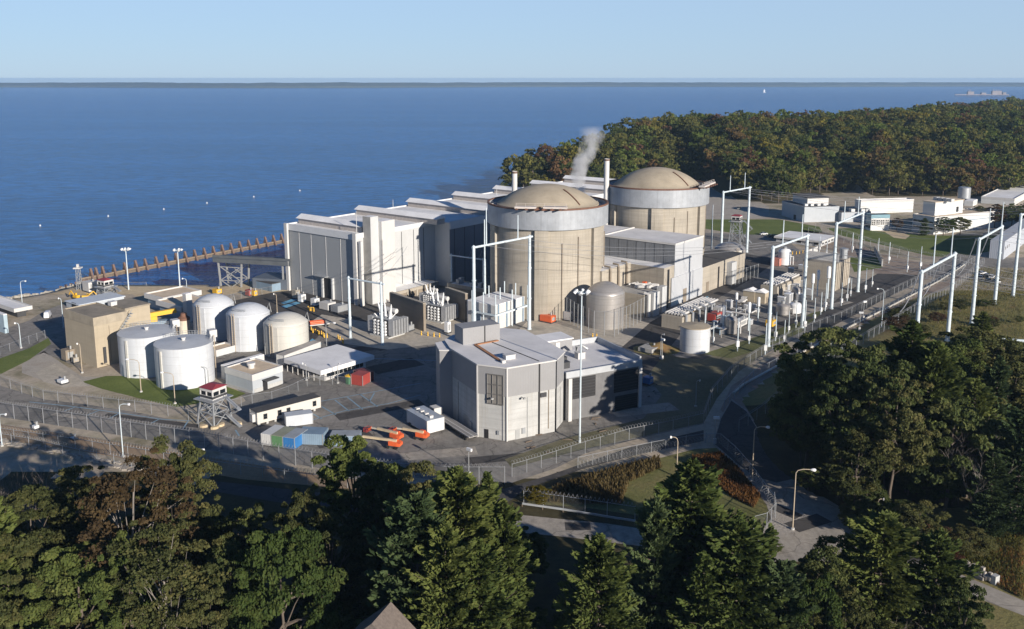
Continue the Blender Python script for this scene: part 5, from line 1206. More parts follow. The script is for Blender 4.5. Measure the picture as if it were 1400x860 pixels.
G['f'] = portal('white portal in front of the tan switchyard block', (1144,306), (1180,291), 33, ((1154,275),(1173,269)))
G['g'] = portal('white portal with its feet hidden by the hillside pines', (1260,372.5), (1305.5,347.5), 33, ((1276,321),(1300,311)))
G['h'] = portal('white portal on the grassy hill next to the frame edge pole', (1339,327.5), (1370,310), 34, ((1351,285),(1369,276)))
G['i'] = portal('partly cut off white portal reaching over the frame edge', (1396,294), (1436,281), 36, ())
def single(label, bx, by, ty, r=.4):
    p = P(bx, by); h = hgt(p, ty); t = thing('lightning_mast', label, 'mast', p); b = MB(); b.tube((0,0,-1),(0,0,h*.55), r, 8, r*.8); b.build('lower_shaft', polew, t, smooth=40)
    b = MB(); b.tube((0,0,h*.55),(0,0,h), r*.6, 8, r*.4); b.build('upper_shaft', polew, t, smooth=40); return t
single('slim white mast at the corner of the farther reactor', 972, 352, 280)
single('slim white mast in the gap between the turbine hall and the nearer reactor', 663, 425, 300, .5)
# pipe arm by the frame edge
p = P(1399,510, 3); t = thing('elevated_pipe', 'pale blue horizontal pipe on a post by the frame edge below the portals', 'pipe', (p.x,p.y,gz(p.x,p.y)))
hz_ = 7.5; q_ = P(1356,463,gz(p.x,p.y)+hz_)
b = MB(); b.tube((0,0,-1),(0,0,hz_),.55,10); b.build('post', polew, t, smooth=40)
b = MB(); b.tube((q_.x-p.x,q_.y-p.y,hz_),(4,-1,hz_),.45,10); b.build('arm', polew, t, smooth=40)
def wire(p, q_, sag, label, r=.05):
    b = MB(); o = Vector(p); pts = [Vector(p).lerp(Vector(q_), i/14) - Vector((0,0,4*sag*(i/14)*(1-i/14))) - o for i in range(15)]
    return tag(b.path(pts, r, 4, caps=False).build('power_line', wirem, loc=o), label, 'wire', 'overhead power lines')
def span(k1, k2, sag, name):
    for i, f_ in enumerate((.18,.5,.82)):
        wire(G[k1][1].lerp(G[k1][2], f_), G[k2][1].lerp(G[k2][2], f_), sag, f'thin sagging conductor strung {name}')
span('c','e',3.5,'from the reactor front portal toward the exhaust posts'); span('e','g',2,'from the exhaust post portal up to the hillside'); span('f','h',3,'from the switchyard portal up to the hill'); span('d','i',5,'from the far portal across the lawn to the frame edge')
for k1, e_ in (('g',(190,250,26)),('h',(230,285,30)),('f',(240,330,30)),('d',(240,420,30)),('e',(180,240,24))):
    for f_ in (.18,.5,.82):
        a_ = G[k1][1].lerp(G[k1][2], f_); wire(a_, Vector(e_)+Vector((8*f_,10*f_,0)), 2.5, 'thin conductor running from a portal out past the frame edge', .05)
for f_ in (.18,.5,.82):
    wire(G['a'][1].lerp(G['a'][2], f_), B_tb + UU*(10+18*f_) + VV*3 + Vector((0,0,20)), 1.5, 'thin conductor from the low portal to the turbine hall wall', .07)
    wire(G['b'][1].lerp(G['b'][2], f_), B_tb + UU*(46+24*f_) + VV*9 + Vector((0,0,15)), 1.2, 'thin conductor from the smallest portal to the turbine hall wall', .07)
for k1 in ('g','h'):
    for f_ in (.2,.8):
        a_ = G[k1][1].lerp(G[k1][2], f_); n_ = G[k1][3]; wire(a_ - n_*2.4 + Vector((0,0,-.8)), a_ - n_*7 + Vector((0,0,-14)), -1.5 if False else 2.0, 'thick looping dropper hanging off a hillside portal', .16)

# ---------------- lamps and floodlight masts
def street_lamp(label, bx, by, ty, reach, mat=lampg, hz=None, lr=1.0, z=None):
    """pole foot, pole top and arm reach in metres (negative: towards the bay side)"""
    p = PG(bx, by) if z is None else P(bx, by, z); h = hgt(p, ty) - p.z; t = thing('street_lamp', label, 'lamp post', p)
    b = MB(); b.tube((0,0,-.6),(0,0,h-.9),.15*lr,7,.1*lr); b.build('pole', mat, t, smooth=40)
    d = Vector((math.cos(R(-8)), math.sin(R(-8)), 0))*reach; k = abs(reach)
    b = MB(); b.path([(0,0,h-.9), d*.12+Vector((0,0,h-.3)), d*.45+Vector((0,0,h)), d*.9+Vector((0,0,h+.02))], .085*lr, 6); b.build('arm', mat, t, smooth=40)
    b = MB(); e = d*.9 + Vector((0,0,h)); f_ = d*1.25 + Vector((0,0,h-.05)); b.path([e, e.lerp(f_,.3), e.lerp(f_,.8), f_], [.12*lr,.3*lr,.34*lr,.12*lr], 8); b.build('lamp_head', lampw, t, smooth=50)
    b = MB(); b.lathe([(.4,-.2),(.4,.35),(.28,.4)], 10); b.build('footing', concl, t); return t
for a in (('tan curved street lamp at the corner of the razor wire triangle', 1028,657,583,2.6,lampt), ('tan curved street lamp on the gate gravel by the road fork', 1083.5,724,641,3.0,lampt), ('tan curved street lamp rising behind the tall dark pine', 925,652,598,-1.4,lampt),
          ('short lamp above the wide tree at the bend of the road', 1198,716,682,.9,lampt), ('pale lamp standing between the two fences near the dirt strip', 168.5,625,552,2.2,polew), ('cut off pale pole at the frame edge by the stony strip', 3,610,566,1.6,polew),
          ('tan lamp leaning over the dirt strip near the container row', 265,662,614,2.4,lampt), ('thin grey lamp on the grass in front of the shaded white tank', 193,536,492,-3.2,lampt), ('thin grey lamp on the grass in front of the lit white tank', 239.5,552,510,-3.0,lampt),
          ('curved grey lamp leaning beside the front white tank', 285.5,530,502,-2.4,lampg), ('thin lamp in front of the beige concrete block', 112.5,510,470,-.7,lampt), ('pale lamp on the bank of the shaded shore road', 29,476,442,-1.2,polew), ('pale lamp beside the beige block wall', 87,448,408,-.8,polew),
          ('double length lamp at the shoreline bend', 31,420,384,2.0,polew), ('curved lamp between the gatehouse and the cream tank', 447,483,441,2.6,lampg), ('short lamp on the quay behind the warehouses', 256,404,381,-1.4,polew),
          ('grey lamp at the kerb of the dark apron near the turbine hall', 379,428,402,-.9,lampt), ('grey lamp along the ballast strip below the hillside portal', 1205,448,395,-2.0,polew), ('thin lamp in front of the exhaust posts', 992,432,410,1.6,lampg), ('small lamp post with cameras in the dark verge', 951,556,520,.8,lampg),
          ('small lamp on the mound beside the pale cylinder tank', 903,490,457,.8,lampg), ('thin lamp by the gatehouse canopy', 363,487,470,.9,lampg), ('pale post in front of the gatehouse canopy', 419,520,497,-.8,lampg), ('grey lamp between maintenance shed and gatehouse fence', 462,524,497,.6,lampg)):
    street_lamp(*a)
def flood_mast(label, bx, by, ty, n_l=6, r=.3, z=0.0):
    p = P(bx, by, z); h = hgt(p, ty) - p.z; t = thing('floodlight_mast', label, 'floodlight', p)
    b = MB(); b.tube((0,0,-2),(0,0,h),r,8,r*.55); b.build('pole', polew, t, smooth=40)
    b = MB(); b.lathe([(1.1,h-.5),(1.35,h-.4),(1.1,h-.25)], 12, top=False); b.bar((-1.3,0,h-.4),(1.3,0,h-.4),.14); b.bar((0,-1.3,h-.4),(0,1.3,h-.4),.14); b.build('lamp_ring', polew, t)
    for i in range(n_l):
        a = math.tau*i/n_l+.3; b = MB(); c_, s_ = math.cos(a), math.sin(a); b.path([(c_*1.3,s_*1.3,h+.15),(c_*1.45,s_*1.45,h),(c_*1.85,s_*1.85,h-.45)],[.2,.38,.5],8); b.build('lamp', lampw, t, smooth=40)
    return t
flood_mast('very tall grey floodlight mast in front of the faceted generator building', 792.5, 605, 398, 6, .26)
flood_mast('white floodlight mast on the quay closest to the steel lattice mast', 176, 396, 340, 7)
flood_mast('white floodlight mast on the quay nearer the trestle platform', 246, 392, 341, 5)
p = P(109,396); h = hgt(p, 367); t = thing('lattice_mast', 'short grey lattice mast at the shore end of the pile wall', 'mast', p)
b = MB()
for i, j in ((-1,-1),(1,-1),(1,1),(-1,1)): b.bar((i*.9,j*.9,-2),(i*.6,j*.6,h),.2)
b.build('mast_frame', steelw, t)
b = MB(); k = 0; z = 0
while z < h-1.6:
    for i in range(4):
        c0 = ((-.85,-.85),(.85,-.85),(.85,.85),(-.85,.85))[i]; c1 = ((.8,-.8),(.8,.8),(-.8,.8),(-.8,-.8))[i]; b.bar((*c0,z),(*c1,z+1.6),.12)
    z += 1.6
b.build('bracing', steelw, t); b = MB(); b.box(-1.4,1.4,-1.4,1.4,h,h+.5); b.box(-.4,.4,-.4,.4,h+.5,h+1.8); b.build('top_box', white, t)
# small camera and instrument posts
CAMP = thing('camera_post', 'x', 'camera post'); b = MB(); b.tube((0,0,-.5),(0,0,6.5),.12,6,.09); b.build('pole', lampg, CAMP); b = MB(); b.box(-.5,.9,-.25,.25,6.2,6.8); b.build('camera', lampw, CAMP); b = MB(); b.box(-.35,.35,-.35,.35,0,1.2); b.build('cabinet', white, CAMP)
g_c = Gang(CAMP)
for i, (x, y, lab) in enumerate(((641,652,'camera post behind the razor fence below the flatbed truck'),(977,606,'camera post at the apex of the razor wire triangle'),(905,491,'camera post on the grassy mound by the pale tank'),(1053,403,'camera post beside the small sheds'),(1175,452,'white camera post half way along the ballast strip'),(1180,436,'second white camera post on the ballast strip nearer the portals'),(1132,500,'white camera post where the hillside wood meets the ballast strip'),(1068,545,'white camera post in the shaded end of the ballast strip'))):
    p = PG(x, y); g_c.put(p, rnd.uniform(-1,1), lab, 'camera posts along the fences')

# ---------------- fences
POSTM = MB().tube((0,0,-.4),(0,0,3.4),.07,5).mesh('fence_post', steelw)
razor_m = M('razor_wire', (.34,.34,.34), .5, metal=.3, var=.2)
def fence(label, pts, h=3.2, sp=5.0, razor=0, world=False, mat=chain, name='chain_link_fence', pr=1.0):
    ps = [Vector(p) if world else PG(*p) for p in pts]; o = ps[0].copy(); t = thing(name, label, 'fence', o)
    b = MB(); run = []
    for a_, c_ in zip(ps, ps[1:]):
        L = (c_-a_).length; k = max(1, round(L/sp))
        for i in range(k):
            q_ = a_.lerp(c_, i/k); q_.z = gz(q_.x, q_.y); run.append(q_)
    e_ = ps[-1].copy(); e_.z = gz(e_.x, e_.y); run.append(e_)
    for a_, c_ in zip(run, run[1:]): b.face([a_-o, c_-o, c_-o+Vector((0,0,h)), a_-o+Vector((0,0,h))])
    b.build('mesh_panel', mat, t)
    b = MB(); b.path([q_-o+Vector((0,0,h)) for q_ in run], .05, 4); b.build('top_rail', steelw, t)
    stp = max(1, math.ceil(len(run)/95))
    for q_ in run[::stp]:
        m_ = bpy.data.objects.new('fence_post', POSTM); COL.objects.link(m_); m_.parent = t; m_.location = q_-o; m_.scale = (pr, pr, (h+.2)/3.4)
    if razor:
        b = MB(); pts_ = []; tot = 0
        for a_, c_ in zip(run, run[1:]):
            L = (c_-a_).length; k = max(2, int(L/.8)); d = (c_-a_).normalized(); n_ = Vector((-d.y,d.x,0))
            for i in range(k):
                for s_ in range(5):
                    an = math.tau*s_/5; q_ = a_.lerp(c_, (i+s_/5)/k); pts_.append(q_-o+n_*(math.cos(an)*razor)+Vector((0,0,(h if razor < .8 else .2)+razor+math.sin(an)*razor)))
        b.path(pts_, .035, 3, caps=False); b.build('razor_coil', razor_m, t)
    return t
fence('inner chain link fence along the blue edged patrol strip', [(-30,522),(0,527),(30,538),(60,548),(120,556),(185,563),(230,569),(258,575),(272,585)], 3.0, 5.2, .35)
fence('tall chain link fence running the whole length between yard and dirt strip', [(-40,562),(0,570),(60,579),(120,588),(200,601),(280,613),(360,629),(450,644),(540,656),(620,662),(690,662)], 4.0, 4.6, .4, pr=1.2)
fence('low fence with razor coils behind the dirt strip', [(-40,593),(0,598),(80,609),(200,628),(300,645),(420,662),(560,675),(640,676)], 2.4, 5, .55)
fence('stony edge fence beside the front woods', [(-30,600),(40,612),(110,628),(180,640),(230,650)], 2.4, 5, .5)
fence('razor wire fence sweeping along the shaded verge toward the ballast strip', [(700,652),(740,640),(800,620),(860,602),(920,590),(962,580)], 3.0, 4.5, .45)
fence('outer razor wire fence with bright coils above the tawny reeds', [(790,640),(850,627),(910,615),(965,606),(985,607)], 2.6, 4.5, .8)
fence('razor wire fence down the side of the rust grass triangle', [(985,607),(1005,625),(1025,648),(1042,672),(1058,694)], 2.6, 4.0, .8)
fence('gate fence panel at the foot of the razor wire triangle', [(1058,694),(1060,708),(1048,722),(1030,727)], 3.2, 2.5)
fence('razor topped fence above the guard rail on the lower road', [(716,690),(770,697),(830,706),(868,712)], 3.0, 4, .4)
fence('fence on the yard side of the ballast strip below the portals', [(962,580),(974,545),(1000,515),(1056,478),(1100,457),(1150,438),(1210,409),(1262,384),(1290,370)], 3.0, 5, .3)
fence('fence on the hill side of the ballast strip', [(1010,590),(1080,535),(1130,500),(1180,470),(1240,435),(1300,400),(1345,362)], 3.0, 5, .3)
fence('middle fence dividing the ballast strip lengthwise', [(990,560),(1030,518),(1090,486),(1160,452),(1240,412),(1300,378),(1335,356)], 2.6, 5)
fence('tall posts and mesh round the stainless domed tank', [(765,432),(790,448),(812,458),(840,460),(866,446),(890,432)], 8.5, 3.2, 0, pr=1.6)
fence('mesh fence between the tan long wing and the stainless water tank', [(1000,392),(1020,386),(1036,381)], 6.5, 3.2, pr=1.5)
fence('fence rising with razor coils before the office lawn', [(1115,312),(1150,322),(1190,336),(1240,350),(1290,358),(1335,360)], 3.0, 6, .5)
fence('second razor fence just below the office lawn', [(1105,318),(1145,330),(1190,345),(1240,356)], 2.6, 6, .5)
fence('short fence around the gatehouse forecourt', [(395,540),(420,528),(455,526),(480,528)], 2.6, 4)
fence('fence from watch tower past the grey shed to the forecourt', [(315,560),(345,552),(372,548),(395,540)], 2.6, 4)
fence('railing along the sea wall of the quay', [(152,391),(200,391),(283,389),(300,392)], 1.6, 6)
fence('chain link fence on the bank of the shore road', [(-20,492),(0,486),(40,470),(62,462)], 2.6, 4)
fence('fence along the quay end behind the dark apron', [(288,418),(330,408),(372,400)], 2.6, 5)
def rail(label, pts):
    ps = [PG(*p) for p in pts]; t = thing('guard_rail', label, 'guard rail', ps[0]); b = MB()
    for a_, c_ in zip(ps, ps[1:]): b.bar(a_-ps[0]+Vector((0,0,.75)), c_-ps[0]+Vector((0,0,.75)), .12, .42)
    b.build('beam', M('bright_rail_steel', (.5,.53,.56), .4, metal=.4), t); b = MB()
    for a_, c_ in zip(ps, ps[1:]):
        k = max(2, int((c_-a_).length/3))
        for i in range(k): q_ = a_.lerp(c_, i/k)-ps[0]; b.box(q_.x-.09,q_.x+.09,q_.y+.08,q_.y+.3,-.3,.8)
    o = b.build('rail_support', wood, t); o['kind'] = 'stuff'
rail('long steel guard rail along the lower road beneath the reeds', [(714,693),(770,701),(830,711),(869,717)])
def pale_pipe(label, pts, z, r):
    ps = [PG(*p) for p in pts]; t = MB(); t.path([p-ps[0]+Vector((0,0,z)) for p in ps], r, 8); return tag(t.build('pipeline', M('pale_pipe_paint', (.6,.57,.5), .6), loc=ps[0], smooth=50), label, 'pipe')
pale_pipe('pale concrete kerb pipe running up the middle of the ballast strip', [(1003,540),(1016,528),(1085,490),(1155,452),(1220,419),(1285,385),(1320,362)], .5, .35)
pale_pipe('short white pipe lying by the gate fence', [(1020,736),(1036,731)], .3, .28)

# ---------------- watch towers
def watch_tower(label, px, base, top, s=1.0, z=0.0):
    p = P(px, base, z); h = hgt(p, top)-p.z; t = thing('watch_tower', label, 'guard tower', p, R(-30)); w_ = 2.3*s; zc_ = h-3.4*s
    for i, j in ((-1,-1),(1,-1),(1,1),(-1,1)):
        b = MB(); b.bar((i*w_*1.35,j*w_*1.35,-.5),(i*w_*.95,j*w_*.95,zc_),.32*s); b.build('leg', steelw, t)
    b = MB(); k = 2
    for q_ in range(k):
        z0, z1 = zc_*q_/k, zc_*(q_+1)/k; a0 = w_*(1.35-.4*q_/k); a1 = w_*(1.35-.4*(q_+1)/k); cs = ((-1,-1),(1,-1),(1,1),(-1,1))
        for i in range(4):
            c0, c1 = cs[i], cs[(i+1)%4]; b.bar((c0[0]*a0,c0[1]*a0,z0),(c1[0]*a1,c1[1]*a1,z1),.2*s); b.bar((c1[0]*a0,c1[1]*a0,z0),(c0[0]*a1,c0[1]*a1,z1),.2*s); b.bar((c0[0]*a1,c0[1]*a1,z1),(c1[0]*a1,c1[1]*a1,z1),.24*s)
    b.build('bracing', steelw, t)
    b = MB(); b.box(-w_*1.5,w_*1.5,-w_*1.5,w_*1.5,zc_-.25,zc_); b.build('platform', steelw, t)
    b = MB(); b.box(-w_,w_,-w_,w_,zc_+.003,zc_+1.0*s); b.box(-w_,w_,-w_,w_,zc_+2.1*s,zc_+2.9*s)
    for i, j in ((-1,-1),(1,-1),(1,1),(-1,1),(0,-1),(1,0),(0,1),(-1,0)): b.box(i*w_*.94-.16,i*w_*.94+.16,j*w_*.94-.16,j*w_*.94+.16,zc_+1.0*s,zc_+2.1*s)
    cb = b.build('cabin', white, t)
    b = MB(); b.box(-w_*.93,w_*.93,-w_*.93,w_*.93,zc_+1.0*s,zc_+2.1*s); b.build('window_band', glassd, cb)
    b = MB(); b.box(-w_*1.04,w_*1.04,-w_*1.04,w_*1.04,zc_+.35*s,zc_+.95*s); b.build('black_band', louvm, cb)
    b = MB(); n = len(b.v); e = w_*1.12; zr_ = zc_+2.9*s; b.v += [(-e,-e,zr_),(e,-e,zr_),(e,e,zr_),(-e,e,zr_),(-e*.5,0,zr_+.7*s),(e*.5,0,zr_+.7*s)]
    for f_ in ((0,1,5,4),(1,2,5),(2,3,4,5),(3,0,4),(3,2,1,0)): b.f.append(tuple(n+i for i in f_)); b.m.append(0)
    b.build('roof', redroof, t)
    b = MB()
    for i in range(3): z0, z1 = zc_*i/3, zc_*(i+1)/3; x0, x1 = (w_*1.7, w_*3.6) if i % 2 else (w_*3.6, w_*1.7); b.bar((x0,w_*.4,z0),(x1,w_*.4,z1),1.0*s,.25); b.bar((x0,w_*.4-.5,z0+1),(x1,w_*.4-.5,z1+1),.1)
    b.build('stair', steelw, t); return t
watch_tower('red roofed white watch tower on steel legs beside the patrol strip', 294, 577, 525)
watch_tower('small distant watch tower on the quay before the pile wall', 145.5, 404, 380.5, .95)
watch_tower('small distant watch tower behind the stainless water tank', 1006, 331, 293.5, 1.0)
for i, (x, y) in enumerate(((278,584),(294,586),(303,582),(318,577),(326,580))):
    p = P(x, y); b = MB(); k = 8; b.prism([(1.1*math.cos(a)*(1+.2*math.sin(3*a)),.7*math.sin(a)) for a in np.linspace(0,math.tau,k,False)], -.1, .6); b.build('sandbag_pile', g_sand, loc=p, rz=i*.7); tag(bpy.data.objects[-1] if False else COL.objects[-1], 'low pale sandbag pile around the feet of the red roofed watch tower', 'sandbags', 'sandbag piles')

# ---------------- containers, trailers, bins
def container_px(label, p0, p1, depth, h, mat, name='shipping_container', cat='container', roofm=None, group=None, doors='end', zb=.15, wheels=False):
    a_, c_ = P(*p0), P(*p1); d = c_-a_; L = d.length; t = thing(name, label, cat, a_, math.atan2(d.y, d.x), group)
    b = MB(); b.box(0,L,0,depth,zb,zb+h-.06); b.build('body', mat, t)
    b = MB(); b.box(-.04,L+.04,-.04,depth+.04,zb+h-.06,zb+h+.04); b.build('roof', roofm or mat, t)
    b = MB()
    for x_, y_ in ((0,0),(L,0),(L,depth),(0,depth)): b.box(x_-.07,x_+.07,y_-.07,y_+.07,zb,zb+h)
    b.build('corner_post', lampg if mat is not cream else cream, t)
    if doors == 'end':
        for k in (0,1): b = MB(); b.box(L+.01,L+.08,depth*(.04+.48*k),depth*(.48+.48*k),zb+.15,zb+h-.2); b.build('door', mat, t)
    if doors == 'front':
        for k in (0,1): b = MB(); b.box(L*(.04+.48*k),L*(.48+.48*k),-.08,-.01,zb+.15,zb+h-.2); b.build('door', mat, t)
    if wheels:
        for x_ in (L*.12, L*.18, L*.86): b = MB(); b.lathe([(.5,-.0),(.5,.3)], 12, bot=True); o = b.build('wheel', black, t); o.rotation_euler = (R(90),0,0); o.location = (x_,.3,.5)
    return t, L
container_px('white container at the end of the colourful row', (357.5,608.5), (371,610.6), 6, 2.8, whitec, doors='front', group='containers by the outer fence')
container_px('green container between the white and blue ones', (371.4,610.7), (386.8,613), 6, 2.8, M('green_container', (.10,.22,.10), .6, var=.15, corr=.5), roofm=M('mossy_roof', (.26,.27,.2), .8), doors='front', group='containers by the outer fence')
container_px('blue container beside the green one', (387.4,613.1), (403,615.4), 6, 2.8, bluep, roofm=M('dusty_blue_roof', (.30,.33,.36), .8), doors='front', group='containers by the outer fence')
container_px('grey blue container alongside the blue one', (407,608), (441.5,609.5), 4.5, 2.7, greyb, group='containers by the outer fence')
container_px('grey blue container standing apart beside the loblolly top', (451,611), (491,611), 3.6, 2.6, greyb, roofm=M('dusty_blue_roof', (.3,.33,.36)), group='containers by the outer fence')
container_px('silver container next to the office trailer', (391.5,585), (428,580), 3.2, 2.8, silverc)
t, L = container_px('long cream office trailer with dark roof and four windows', (352.5,583.5), (438.5,560.5), 4.0, 3.0, cream, 'office_trailer', 'trailer', roofd, doors=None, zb=.7)
for f_ in (.12,.34,.48,.9): window_part(t, L*f_, 0, 1.6, .95, 1.3, 'u', 1, 2, louvm)
b = MB(); b.box(-.8,0,1.2,2.8,1.0,3.0); b.build('air_conditioner', white, t)
b = MB(); b.box(-.05,.02,2.9,3.8,.75,2.9); b.build('door', white, t)
b = MB()
for k in range(8): b.box(L*k/8+.3,L*k/8+.9,.3,.9,0,.7)
b.build('support_block', concl, t)
t, L = container_px('white box trailer parked against the cream domed tank', (389,503.5), (439,483.5), 3.0, 3.0, whitec, 'box_trailer', 'trailer', M('dusty_trailer_roof', (.36,.34,.32), .8), zb=1.0, wheels=True)
t, L = container_px('red container beside the gatehouse', (480.3,526), (496,528.5), 4, 3.0, redp, doors=None)
t, L = container_px('dark red container in the shadow behind the red one', (496.5,524.5), (511.5,520.5), 5, 2.7, M('dark_red_paint', (.13,.03,.03), .6, var=.15), doors=None)
c = P(477.5,524); t = thing('waste_bin', 'round green bin with yellow lid between gatehouse and red container', 'bin', c)
b = MB(); b.lathe([(1.1,0),(1.25,2.2)], 16); b.build('drum', greenp, t); b = MB(); b.lathe([(1.3,2.2),(1.3,2.4),(.2,2.8)], 16); b.build('lid', yellow, t)
t, L = container_px('salmon pink container on the concrete vault by the far exhaust posts', (1065,364.5), (1081,357), 4, 3.4, salmon, doors=None)
t, L = container_px('white ribbed box trailer next to the flatbed truck', (556.5,580), (584,596.5), 5, 3.3, M('white_trailer_box', (.62,.62,.62), .55, var=.05, corr=.6), 'box_trailer', 'trailer', M('silver_roof', (.48,.52,.56), .4, metal=.2), zb=.6, wheels=True)
b = MB()
for k in range(4): b.box(L*(.12+.22*k),L*(.12+.22*k)+1.0,1.6,2.6,3.95,4.5)
b.build('roof_vent', white, t)
# flatbed truck
a_, c_ = P(588,571), P(641,605); d = c_-a_; L = d.length; t = thing('flatbed_truck', 'grey flatbed truck with white cab beside the generator building', 'truck', a_, math.atan2(d.y,d.x))
b = MB(); b.box(2.6,L,0,2.7,1.05,1.3); b.build('flatbed', M('worn_deck', (.27,.26,.25), .8, var=.2), t)
b = MB(); b.box(2.6,L,.02,.2,1.3,1.42); b.box(2.6,L,2.5,2.68,1.3,1.42); b.box(2.6,L,1.2,1.5,1.3,1.36); b.build('deck_rail', white, t)
b = MB(); n = len(b.v); b.prism([(-.4,.1),(2.2,.1),(2.2,2.6),(-.4,2.6)], .6, 3.1); cb = b.build('cab', white, t)
b = MB(); b.box(-.45,-.38,.3,2.4,1.9,2.8); b.box(.2,1.3,.04,.1,1.9,2.7); b.build('windscreen', glassd, cb)
for x_ in (.6, 3.4, L-3.2, L-1.8):
    for y_ in (0.2, 2.8): b = MB(); b.lathe([(.55,0),(.55,.35)], 14, bot=True); o = b.build('wheel', black, t); o.rotation_euler = (R(90),0,0); o.location = (x_, y_, .55)
# boom lifts
def boom_lift(label, body, tip, tz=2.2, s=1.0):
    a_ = P(*body); c_ = P(tip[0], tip[1], tz); d = (c_-a_); yaw = math.atan2(d.y, d.x); t = thing('boom_lift', label, 'boom lift', a_, yaw, 'orange boom lifts parked in the yard'); t.scale = (.78,.78,.78)
    L = Vector((d.x,d.y)).length/.78
    b = MB(); b.box(-1.9,1.9,-1.1,1.1,.45,1.0); b.build('chassis', louvm, t)
    for x_ in (-1.35,1.35):
        for y_ in (-1.0,1.35): b = MB(); b.lathe([(.52,0),(.52,.38),(.3,.38)], 14, bot=True); o = b.build('wheel', black, t); o.rotation_euler = (R(90),0,0); o.location = (x_, y_, .52)
    b = MB(); b.prism([(-2.6,-1.2),(-1.6,-1.35),(1.2,-1.2),(1.2,1.2),(-1.6,1.35),(-2.6,1.2)], 1.02, [1.9,2.2,2.3,2.3,2.2,1.9]); b.box(-1.2,.4,-1.2,-.5,2.2,2.7); b.build('turntable', orange, t)
    b = MB(); b.bar((-1.2,.3,2.5),(L*.62,.3,2.55),.62,.7); b.build('boom', M('cream_boom_paint', (.55,.45,.3), .5), t)
    b = MB(); b.bar((L*.5,.3,2.55),(L-1.6,.3,2.3),.42,.48); b.build('boom_extension', M('pale_boom_paint', (.6,.55,.45), .5), t)
    b = MB(); b.bar((L-1.7,.3,2.4),(L-.5,.3,1.5),.5,.5); b.build('jib', orange, t)
    b = MB(); x0, x1, y0, y1 = L-.6, L+.7, -.9, 1.5
    b.box(x0,x1,y0,y1,.9,1.02)
    for x_, y_ in ((x0,y0),(x1,y0),(x1,y1),(x0,y1)): b.bar((x_,y_,.95),(x_,y_,2.1),.1)
    for zz in (1.5,2.1):
        for q_, w_ in (((x0,y0),(x1,y0)),((x1,y0),(x1,y1)),((x1,y1),(x0,y1)),((x0,y1),(x0,y0))): b.bar((*q_,zz),(*w_,zz),.1)
    b.build('basket', redp, t); return t
boom_lift('orange boom lift closest to the outer fence with its boom toward the grey blue container', (538,612), (472,592))
boom_lift('orange boom lift in the middle with its raised boom lying toward the parking lines', (540,601), (503,581))
boom_lift('orange boom lift beside the white ribbed box trailer', (575,600), (537,582))
# crane lift by the beige block and excavators at the quay
def crawler(label, px, py, s, yaw, z=0):
    t = thing('crawler_crane', label, 'crane', P(px,py,z), yaw); t.scale = (s,)*3
    b = MB(); b.box(-2.2,2.2,-1.5,-.9,0,.9); b.box(-2.2,2.2,.9,1.5,0,.9); b.build('track', louvm, t)
    b = MB(); b.prism([(-2.6,-1.2),(1.6,-1.2),(1.6,1.2),(-2.6,1.2)], 1.0, [2.6,2.2,2.2,2.6]); b.build('body', yellow, t)
    b = MB(); b.box(.4,1.7,-1.2,-.1,2.2,3.6); cb = b.build('cab', yellow, t); b = MB(); b.box(.5,1.75,-1.25,-.05,2.5,3.3); b.build('cab_glass', glassd, cb)
    b = MB(); b.bar((1.2,.3,2.0),(4.6,.3,4.8),.5,.6); b.build('boom', yellow, t); b = MB(); b.bar((4.6,.3,4.8),(6.6,.3,2.0),.4,.45); b.build('dipper', yellow, t); b = MB(); b.box(6.0,7.0,-.3,.9,1.0,2.0); b.build('bucket', louvm, t)
crawler('yellow excavator with folded arm on the sandy quay', 104, 408.5, .62, 2.6); crawler('yellow excavator parked tail on behind the long low shed', 118, 408.5, .6, .4)
t = thing('mobile_crane', 'yellow telescopic crane boom laid low beside the beige block', 'crane', P(220,446), R(30))
b = MB(); b.box(-4,4,-1.4,1.4,.9,2.2); b.build('carrier', greyb, t); b = MB(); b.bar((-4,0,4.6),(5.5,0,5.2),1.6,1.5); b.build('boom', yellow, t); b = MB(); b.box(-3.4,-1.2,-1.3,1.3,2.2,4.0); b.build('cab', yellow, t)
for x_ in (-3,-1,1.4,3): b = MB(); b.lathe([(.65,0),(.65,.4)], 12, bot=True); o = b.build('wheel', black, t); o.rotation_euler = (R(90),0,0); o.location = (x_,-1.1,.65)
t = thing('pipe_trailer', 'flat trailer loaded with orange pipes beside the cream domed tank', 'trailer', P(424,449), R(25))
b = MB(); b.box(0,7,0,2.6,.8,1.1); b.build('bed', white, t)
for k in range(5): b = MB(); b.tube((.2,.3+.5*k,1.45+.0*k),(5.6,.3+.5*k,1.45),.27,8); b.build('orange_pipe', orange, t, smooth=40)
for k in range(4): b = MB(); b.tube((.2,.5+.5*k,1.98),(5.6,.5+.5*k,1.98),.27,8); b.build('orange_pipe', orange, t, smooth=40)
for x_ in (.8,6.2): b = MB(); b.lathe([(.4,0),(.4,.3)], 10, bot=True); o = b.build('wheel', black, t); o.rotation_euler = (R(90),0,0); o.location = (x_,.3,.4)

